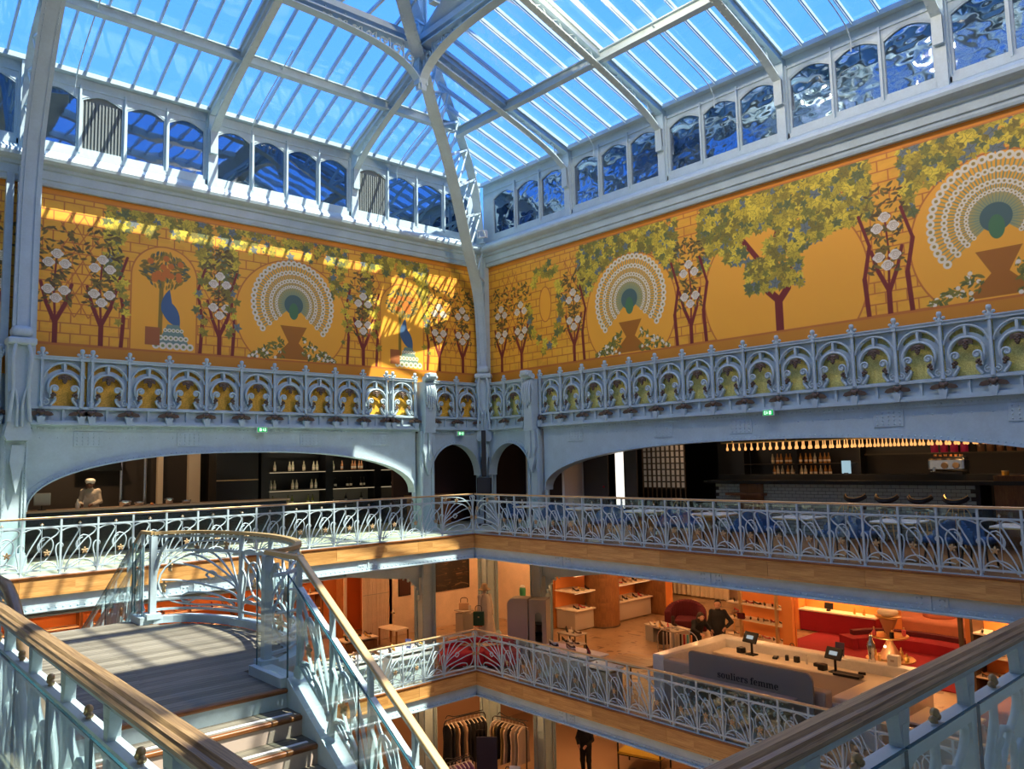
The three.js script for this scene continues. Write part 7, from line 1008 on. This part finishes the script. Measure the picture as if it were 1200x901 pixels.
// brass display shelves, red unit, tiered table, sofa
{
  const glow = new THREE.MeshStandardMaterial({ color: 0x301808, emissive: new THREE.Color(1, 0.6, 0.25), emissiveIntensity: 1.0 });
  const o = thing('brass_shelf', 'brass-framed curved display shelves with shoes behind the cash desk', 'shelf', [4.3, F4, -7.5], -0.1); for (const y of [0.35, 0.85, 1.32]) { const rp = []; for (let i = 0; i <= 14; i++) { const t = Math.PI * i / 14; rp.push([1.05 * Math.cos(t), -0.32 * Math.sin(t)]); } const g = extB([...rp.map(([a, b]) => [a, b]), [-1.05, 0.25], [1.05, 0.25]].reverse(), 0.04, 0.01); g.rotateX(Math.PI / 2); mesh('shelf_board', xf(g, 0, y, 0), MAT.cream, o); mesh('light_strip', span(-0.9, 0.9, y + 0.36, y + 0.375, -0.24, -0.22), glow, o); }
  mesh('back_panel', span(-1.0, 1.0, 0, 1.75, -0.3, -0.27), MAT.orange, o); for (const x of [-0.55, 0.72]) mesh('post', rbox(0.09, 2.6, 0.09, 0.01, x, 1.3, 0.22), MAT.brassRail, o); mesh('post', rbox(0.34, 2.6, 0.12, 0.01, 1.15, 1.3, 0.3), MAT.orange, o);
  for (const y of [0.35, 0.85, 1.32]) for (let k = 0; k < 7; k++) shoe(['black', 'tan', 'ivory', 'gold', 'red', 'brown', 'pink'][(k * 3 + Math.round(y * 4)) % 7], 'on the ' + (y < 0.5 ? 'bottom' : y < 1 ? 'middle' : 'top') + ' curved brass-framed shelf', [3.5 + k * 0.25, F4 + y + 0.002, -7.42], rr(0.6, 2.2), 'shoes on the brass-framed shelves');
  const bgs = thing('handbag', 'small crimson handbag on the curved brass-framed shelf', 'bag', [3.75, F4 + 0.85, -7.3]); mesh('body', rbox(0.22, 0.18, 0.1, 0.02, 0, 0.09, 0), MAT.velvet, bgs); mesh('handle', torus(0.06, 0.008, 0, 0.2, 0, 5, 14), MAT.brass, bgs);
  const bb = thing('backpack', 'black bag standing on the floor by the brass-framed shelves', 'bag', [5.6, F4, -6.9]); mesh('body', rbox(0.34, 0.4, 0.2, 0.08, 0, 0.2, 0, 3), MAT.black, bb); mesh('handle', torus(0.06, 0.012, 0, 0.42, 0, 5, 14), MAT.black, bb);
  const pf = boxTable('display_plinth', 'low pale step beside the brass-framed shelves', 'plinth', 5.6, 6.3, -7.6, -6.6, 0.18, MAT.cream, MAT.cream);
  const r = thing('wall_unit', 'crimson wall unit with amber back and pale shelf', 'wall unit', [5.0, F4, -11.0]); mesh('base', rbox(2.5, 0.62, 0.5, 0.02, 0, 0.33, 0), MAT.carpet, r); mesh('shelf_board', [rbox(2.55, 0.06, 0.55, 0.015, 0, 0.67, 0), rbox(2.55, 0.05, 0.5, 0.015, 0, 1.4, 0)], MAT.cream, r); mesh('back_panel', [span(-1.25, 1.25, 0.7, 1.38, -0.24, -0.2), span(-1.25, 1.25, 1.42, 2.4, -0.24, -0.2)], MAT.orange, r); mesh('side_post', [span(-1.42, -1.26, 0, 2.6, -0.25, 0.25), span(1.5, 1.85, 0, 2.6, -0.25, 0.25)], MAT.orange, r); mesh('light_strip', span(-1.2, 1.2, 1.36, 1.375, 0.1, 0.14), glow, r);
  const rl = new THREE.RectAreaLight(new THREE.Color(1, 0.5, 0.18), 6, 2.3, 0.25); rl.position.set(0, 1.34, 0.05); rl.rotation.x = -Math.PI / 2; r.add(rl); const rl2 = rl.clone(); rl2.position.y = 2.42; r.add(rl2);
  const ph = thing('phone_stand', 'dark tablet on the pale shelf of the crimson wall unit', 'tablet', [4.7, F4 + 0.7, -10.9]); mesh('tablet', xf(rbox(0.3, 0.2, 0.02, 0.01, 0, 0.16, 0), 0, 0, 0, -0.2, 0, 0), MAT.black, ph); mesh('stand', rbox(0.1, 0.06, 0.12, 0.01, 0, 0.03, 0), MAT.black, ph);
  for (const [x, i] of [[5.55, 0], [5.85, 1]]) { const b = thing('perfume_bottle', i ? 'amber perfume bottle on the crimson unit, nearer the orange post' : 'amber perfume bottle on the crimson unit, nearer the tablet', 'bottle', [x, F4 + 0.7, -10.9]); mesh('flask', rbox(0.08, 0.14, 0.06, 0.02, 0, 0.07, 0), shoeMats.gold, b); mesh('stopper', cyl(0.02, 0.02, 0.05, 0, 0.165, 0, 8), MAT.brass, b); }
  shoe('tan', 'on the top board of the crimson wall unit', [4.5, F4 + 1.43, -10.95], 0.3); shoe('black', 'on the top board of the crimson wall unit', [5.4, F4 + 1.43, -10.95], 0.2);
  tag(mesh('red_carpet', rbox(5.6, 0.03, 4.6, 0.01, 7.2, F4 + 0.016, -9.0), MAT.carpet), 'crimson carpet between the wall unit and the cash desk', 'carpet');
  const sf = thing('curved_sofa', 'long low crimson sofa curving behind the tiered table', 'sofa', [0, F4, 0]); const pts = [[6.0, 0, -9.6], [6.5, 0, -10.3], [7.6, 0, -10.6], [8.8, 0, -10.5], [9.6, 0, -10.2]]; const cv = crv(pts).getSpacedPoints(24), seat = [], back = []; for (let i = 0; i < 24; i++) { const a = cv[i], b = cv[i + 1]; seat.push(bar([a.x, 0.19, a.z + 0.3], [b.x, 0.19, b.z + 0.3], 0.7, 0.3)); back.push(bar([a.x, 0.24, a.z - 0.1], [b.x, 0.24, b.z - 0.1], 0.22, 0.46)); } mesh('seat', seat, MAT.carpet, sf); mesh('backrest', back, MAT.velvet, sf);
  const t = thing('tiered_table', 'three-tier gilt display table with cone stems on the crimson carpet', 'table', [8.1, F4, -7.4]); mesh('foot', lathe([[0, 0], [0.5, 0], [0.48, 0.04], [0.18, 0.3], [0.14, 0.34], [0, 0.34]], 24), MAT.velvet, t); for (const [y, R] of [[0.36, 0.58], [0.95, 0.46], [1.45, 0.3]]) { mesh('tray', lathe([[0, 0], [R, 0], [R + 0.02, 0.03], [R, 0.05], [R - 0.02, 0.025], [0, 0.02]], 32, 0, y, 0), MAT.brass, t); } mesh('cone_stem', [lathe([[0.3, 0.4], [0.02, 0.95]], 20), lathe([[0.06, 0.98], [0.24, 1.45]], 20)], std(0.5, 0.24, 0.14, 0.35, { metalness: 0.3 }), t); mesh('top_disc', sph(0.26, 0, 1.58, 0, 1, 0.45, 1, 20, 12), MAT.cream, t);
  const tl = new THREE.PointLight(new THREE.Color(1, 0.72, 0.35), 0.4, 0, 2); tl.position.set(0.1, 0.8, 0.52); tl.castShadow = true; t.add(tl); mesh('lamp_bulb', sph(0.035, 0.1, 0.8, 0.52), new THREE.MeshStandardMaterial({ color: 0x332200, emissive: new THREE.Color(1, 0.75, 0.4), emissiveIntensity: 2 }), t);
  for (let i = 0; i < 8; i++) { const a = i / 8 * 6.283 + 0.2, up = i % 2, R = up ? 0.36 : 0.46, y = up ? 0.98 : 0.39; const nm = ['amber', 'black', 'gilt', 'rose'][i % 4]; const b = thing('perfume_bottle', nm + ' perfume bottle on the ' + (up ? 'middle' : 'lowest') + ' tray of the tiered table', 'bottle', [8.1 + R * Math.cos(a), F4 + y, -7.4 + R * Math.sin(a)], a, 'perfume on the tiered table'); mesh('flask', i % 3 ? rbox(0.1, 0.16, 0.07, 0.02, 0, 0.08, 0) : lathe([[0, 0], [0.05, 0], [0.06, 0.08], [0.02, 0.15], [0, 0.15]], 12), [shoeMats.gold, MAT.black, MAT.brass, shoeMats.pink][i % 4], b); mesh('stopper', cyl(0.02, 0.025, 0.06, 0, 0.185, 0, 8), MAT.brass, b); }
  const p = thing('square_sofa', 'big square salmon sofa island with a round bolster', 'sofa', [7.25, F4, -12.8], 0.0); mesh('seat', rbox(2.3, 0.5, 1.5, 0.14, 0, 0.33, 0, 4), MAT.pink, p); mesh('bolster', lathe([[0, 0], [0.42, 0], [0.45, 0.05], [0.44, 0.2], [0.38, 0.26], [0, 0.26]], 28, 0.1, 0.56, 0), MAT.pink, p); mesh('plinth', rbox(2.0, 0.08, 1.2, 0.02, 0, 0.04, 0), MAT.black, p);
  for (const [x, z, m, lab] of [[9.4, -8.7, MAT.bronze, 'slim bronze post beside the crimson carpet'], [9.95, -7.9, MAT.orange, 'broad orange post beside the crimson carpet'], [10.6, -9.4, MAT.bronze, 'slim bronze post further towards the wall']]) { const q = thing('display_post', lab, 'post', [x, F4, z]); mesh('post', rbox(m === MAT.orange ? 0.3 : 0.1, 3.3, 0.12, 0.01, 0, 1.65, 0), m, q); mesh('foot_plate', span(-0.15, 0.15, 0, 0.015, -0.12, 0.12), MAT.brass, q); }
  // shelves behind the near railing
  const s2 = thing('shoe_shelf', 'pale shelves with yellow shoes beside the broad orange post', 'shelf', [11.4, F4, -7.0], -0.1); for (const y of [0.45, 0.95, 1.45]) mesh('shelf_board', rbox(2.2, 0.05, 0.6, 0.02, 0, y, 0), MAT.cream, s2); mesh('back_panel', span(-1.1, 1.1, 0, 2.2, -0.32, -0.28), MAT.orange, s2); for (const x of [-1.08, 1.08]) mesh('side_post', span(x - 0.03, x + 0.03, 0, 2.4, -0.3, 0.3), MAT.bronze, s2);
  const l3 = new THREE.RectAreaLight(new THREE.Color(1, 0.52, 0.22), 8, 2.0, 0.3); l3.position.set(0, 2.3, 0.1); l3.rotation.x = -Math.PI / 2; s2.add(l3); mesh('light_strip', span(-1, 1, 2.31, 2.33, 0.05, 0.15), glow, s2);
  for (const y of [0.45, 0.95, 1.45]) for (let k = 0; k < 6; k++) shoe(['yellow', 'tan', 'gold', 'ivory'][(k + Math.round(y * 2)) % 4], 'on the ' + (y < 0.5 ? 'lowest' : y < 1 ? 'middle' : 'top') + ' pale shelf beside the broad orange post', [10.5 + k * 0.34, F4 + y + 0.026, -6.9], rr(0.8, 2), 'shoes on the pale shelves');
  const po = thing('round_pouf', 'salmon drum pouf by the pale shelves', 'pouf', [11.6, F4, -5.0]); mesh('seat', lathe([[0, 0.46], [0.6, 0.46], [0.66, 0.4], [0.66, 0.1], [0.62, 0.05], [0, 0.05]], 30), MAT.pink, po); mesh('plinth', cyl(0.55, 0.55, 0.05, 0, 0.025, 0, 28), MAT.walnut, po);
  boxTable('display_plinth', 'brown block beside the cash desk end', 'plinth', 10.5, 11.6, -3.4, -2.2, 0.55, MAT.greige, MAT.cream);
}
person('woman in black with tied-back dark hair, hand on hip, behind the cash desk', [4.25, F4, -5.35], 0.55, { h: 1.7, top: MAT.blackCloth, bottom: MAT.blackCloth, hair: MAT.hair, hairTail: [[0, 0.02, -0.09, 0, -0.02, -0.13, 0.05, 0.04], [0.06, 0.05, -0.05, 0.08, -0.03, -0.06, 0.045, 0.03]], arms: [[[-0.25, 1.1, 0.02], [-0.2, 0.88, 0.16]], [[0.36, 1.12, -0.05], [0.2, 0.98, 0.1]]] });
person('person in black bending forward with one arm reaching over the cash desk', [3.9, F4 - 0.0, -4.75], 1.1, { h: 1.5, lean: 0.45, top: MAT.blackCloth, bottom: MAT.blackCloth, hair: MAT.hair, hairTail: [[0.03, 0.0, -0.06, 0.05, -0.1, -0.05, 0.06, 0.05], [-0.05, 0.0, -0.05, -0.06, -0.1, -0.03, 0.06, 0.05]], arms: [[[-0.22, 1.02, 0.3], [-0.12, 0.95, 0.52]], [[0.24, 1.04, 0.32], [0.2, 1.02, 0.56]]] });
// ceiling spots
const W4 = [1, 0.5, 0.2];
for (const [x, z, p, lab] of [[-4.2, -1.6, 9, 'before the picture wall'], [-3.4, -4.2, 8, 'above the mannequin'], [0.3, -4.4, 9, 'above the nesting tables'], [0.6, -7.3, 12, 'above the burgundy armchair'], [3.2, -9.3, 12, 'between armchair and crimson unit'], [4.0, -3.2, 9, 'above the round table'], [7.2, -3.0, 9, 'above the cash desk'], [8.2, -8.6, 16, 'above the crimson carpet'], [7.2, -12.2, 14, 'above the salmon sofa'], [11.2, -5.2, 12, 'above the drum pouf'], [-1.5, -12.6, 10, 'before the sheer curtain'], [-4.6, 2.6, 9, 'before the lit left shelves'], [-4.6, 6.2, 9, 'behind the landing'], [-4.6, 9.4, 9, 'towards the far stair flight'], [10.5, -11.5, 12, 'at the far end of the carpet']]) downlight(x, -0.4, z, W4, p * 0.36, 'warm ceiling spot ' + lab, 'shoe department spots', 0.08);
// ---------------------------------------------------------------- clothing department (two floors down)
const F3 = D3;
struct('wall_left', [span(-5.7, -5.5, F3, D4 - 0.38, -16, 16)], std(0.42, 0.26, 0.16, 0.9), 'brown wall of the clothing department');
struct('wall_right', [span(-5.5, 19.2, F3, D4 - 0.38, -9.2, -9.0)], std(0.42, 0.26, 0.16, 0.9), 'brown far wall of the clothing department');
function clothesRack(a, b, h, label) {
  const o = thing('clothes_rack', label, 'rack', [a[0], F3, a[1]], Math.atan2(-(b[1] - a[1]), b[0] - a[0])), L = Math.hypot(b[0] - a[0], b[1] - a[1]);
  mesh('frame', [tube([[0, 0, 0], [0, h - 0.04, 0], [0.04, h, 0], [L - 0.04, h, 0], [L, h - 0.04, 0], [L, 0, 0]], 0.018, 50, 6), tube([[0.1, h + 0.02, -0.12], [0.16, h + 0.1, -0.12], [0.4, h + 0.04, -0.12], [L, h + 0.04, -0.12]], 0.014, 30, 5), span(-0.02, 0.02, 0, 0.03, -0.3, 0.3), span(L - 0.02, L + 0.02, 0, 0.03, -0.3, 0.3)], MAT.black, o); return { o, L };
}
const garmentGeo = (len, w) => extB([[-0.05, 0], [0.05, 0], [w * 0.9, -0.1], [w, -0.2], [w * 0.86, -0.5], [w * 1.05, -len], [-w * 1.05, -len], [-w * 0.86, -0.5], [-w, -0.2], [-w * 0.9, -0.1]], 0.05, 0.012, -0.025);
const hangerGeo = merge([tube([[-0.2, -0.06, 0], [-0.08, 0, 0], [0, 0.02, 0], [0.08, 0, 0], [0.2, -0.06, 0]], 0.014, 14, 6), tube([[0, 0.02, 0], [0, 0.06, 0], [0.025, 0.09, 0], [0, 0.12, 0], [-0.02, 0.1, 0]], 0.005, 10, 5)]);
function hang(a, b, h, list, len, where, group) {
  const ang = Math.atan2(-(b[1] - a[1]), b[0] - a[0]) + Math.PI / 2; let k = 0;
  list.forEach(([m, nm], i) => { const t = (i + 0.7) / (list.length + 0.4), o = thing('hanging_garment', nm + ' garment on a wooden hanger ' + where, 'garment', [a[0] + (b[0] - a[0]) * t, F3 + h - 0.12, a[1] + (b[1] - a[1]) * t], ang + rr(-0.12, 0.12), group); mesh('cloth', once('g' + len + (i % 3), () => merge([xf(garmentGeo(len - (i % 3) * 0.06, 0.24), 0, -0.03, 0)])), m, o); mesh('hanger', hangerGeo, MAT.cream, o); });
}
const blk = [MAT.blackCloth, 'black'], tan = [std(0.5, 0.33, 0.2, 0.9), 'tan'], bei = [std(0.62, 0.48, 0.36, 0.9), 'beige'], oli = [std(0.28, 0.2, 0.08, 0.9), 'olive'], lil = [std(0.32, 0.13, 0.22, 0.9), 'lilac'], gry = [std(0.3, 0.27, 0.25, 0.9), 'grey'];
const rA = [[-2.3, -0.6], [-2.1, -2.0]], rB = [[-1.65, -1.95], [-0.4, -2.15]], rC = [[-0.55, 0.75], [-0.5, -0.2]], rD = [[0.5, -0.35], [1.7, -0.6]];
clothesRack(rA[0], rA[1], 1.75, 'tall black clothes rack of black and tan garments by the brown wall'); hang(rA[0], rA[1], 1.75, [blk, blk, tan, blk, tan, blk, blk, blk, blk, blk], 1.15, 'on the tall rack by the brown wall', 'garments on the tall rack');
clothesRack(rB[0], rB[1], 1.75, 'black clothes rack of beige and olive garments between the iron piers'); hang(rB[0], rB[1], 1.75, [bei, oli, blk, oli, bei, blk, bei, gry, bei], 1.1, 'on the rack between the piers', 'garments between the piers');
clothesRack(rC[0], rC[1], 1.3, 'low black clothes rack of lilac tops at the floor edge'); hang(rC[0], rC[1], 1.3, [gry, gry, gry, lil, lil, lil, lil], 0.6, 'on the low rack at the floor edge', 'tops on the low rack');
clothesRack(rD[0], rD[1], 1.15, 'low black rail with a white card beside the navy panel');
for (const [x, y, z, lab] of [[-5.45, 2.6, -1.9, 'on the brown wall above the tall rack'], [0.95, 1.15, -0.5, 'on the low black rail'], [0.6, 0.9, 2.9, 'beside the stair']]) { const o = thing('price_card', 'white lettered card ' + lab, 'sign', [x, F3 + y, z], lab.includes('wall') ? Math.PI / 2 : 0.6); mesh('card', rbox(0.3, 0.2, 0.015, 0.004, 0, 0.1, 0), MAT.marbleWhite, o); mesh('holder', [span(-0.15, 0.15, -0.02, 0.0, -0.012, 0.012), ...(lab.includes('stair') ? [span(-0.01, 0.01, -0.9, 0, -0.01, 0.01), span(-0.15, 0.15, -0.9, -0.88, -0.1, 0.1)] : [])], MAT.black, o); }
{ const o = thing('navy_panel', 'upright navy blue panel on a black frame before the clothing racks', 'panel', [-1.3, F3, -1.4], 0.7); mesh('board', rbox(0.62, 1.2, 0.05, 0.01, 0, 0.75, 0), std(0.015, 0.02, 0.07, 0.7), o); mesh('frame', tube([[-0.33, 0, 0], [-0.33, 1.5, 0], [-0.3, 1.54, 0], [-0.05, 1.54, 0]], 0.016, 20, 6), MAT.black, o); mesh('feet', [span(-0.35, -0.31, 0, 0.03, -0.25, 0.25), span(0.29, 0.33, 0, 0.15, -0.02, 0.02)], MAT.black, o); }
person('person in a dark coat standing among the clothing racks beyond the iron pier', [0.35, F3, -3.9], 0.4, { h: 1.68, top: MAT.blackCloth, bottom: MAT.blackCloth, hair: MAT.hair, arms: [[[-0.24, 1.1, 0.06], [-0.12, 0.98, 0.26]], [[0.24, 1.1, 0.06], [0.12, 0.98, 0.26]]] });
{ const o = thing('low_display', 'low display table with yellow cloth on a black frame', 'table', [1.2, F3, -5.6], 0.3); mesh('table_top', rbox(1.4, 0.08, 0.9, 0.01, 0, 0.5, 0), std(0.6, 0.4, 0.05, 0.8), o); mesh('frame', [...[[-0.68, -0.43], [0.68, -0.43], [-0.68, 0.43], [0.68, 0.43]].map(([a, b]) => span(a - 0.02, a + 0.02, 0, 1.0, b - 0.02, b + 0.02)), span(-0.7, 0.7, 0.98, 1.02, -0.45, -0.41), span(-0.7, 0.7, 0.44, 0.47, -0.45, 0.45)], MAT.black, o); }
for (const [x, z, lab] of [[3.0, -3.4, 'nearer the pier'], [3.9, -2.6, 'nearer the floor edge']]) { const o = thing('wire_chair', 'black wire chair in the clothing department, ' + lab, 'chair', [x, F3, z], 0.5); mesh('seat', rbox(0.42, 0.04, 0.42, 0.015, 0, 0.45, 0), MAT.dark, o); mesh('backrest', tube([[-0.2, 0.45, -0.2], [-0.2, 0.8, -0.24], [0.2, 0.8, -0.24], [0.2, 0.45, -0.2]], 0.014, 24, 5), MAT.black, o); for (const [a, b] of [[-1, -1], [1, -1], [-1, 1], [1, 1]]) mesh('leg', bar([a * 0.18, 0.44, b * 0.18], [a * 0.2, 0, b * 0.2], 0.02, 0.02), MAT.black, o); }
{ const o = thing('brass_post', 'short brass post with ball finial at the stair foot', 'post', [0.35, F4, 3.9]); mesh('post', lathe([[0, 0], [0.08, 0], [0.08, 0.05], [0.03, 0.08], [0.03, 0.98], [0.05, 1.0], [0.02, 1.05], [0, 1.05]], 16), MAT.brass, o); mesh('ball', sph(0.06, 0, 1.1, 0, 1, 1, 1, 14, 10), MAT.brass, o); o.position.set(-0.3, F4, 4.85); }
for (const [x, z, p, lab] of [[-1.6, -0.9, 14, 'above the tall rack'], [-0.6, -4.6, 12, 'above the person in the coat'], [3.2, -4.6, 14, 'above the black wire chairs'], [-3.9, 2.4, 9, 'near the stair side']]) downlight(x, D4 - 0.44, z, W4, p * 0.36, 'warm ceiling spot of the clothing floor ' + lab, 'clothing department spots', 0.08);
// floodlight on the cornice in the far corner
{ const o = thing('floodlight', 'white floodlight mounted above the cornice beside the hip rib', 'lamp', [-2.45, 9.35, -2.55], 0.6); mesh('housing', rbox(0.34, 0.26, 0.16, 0.03, 0, 0.3, 0), MAT.white, o); mesh('lens', span(-0.14, 0.14, 0.2, 0.4, 0.08, 0.085), MAT.chrome, o); mesh('bracket', [span(-0.02, 0.02, 0, 0.2, -0.03, 0.03), span(-0.1, 0.1, -0.02, 0.01, -0.08, 0.08)], MAT.iron, o); }
renderer.render(scene, camera);
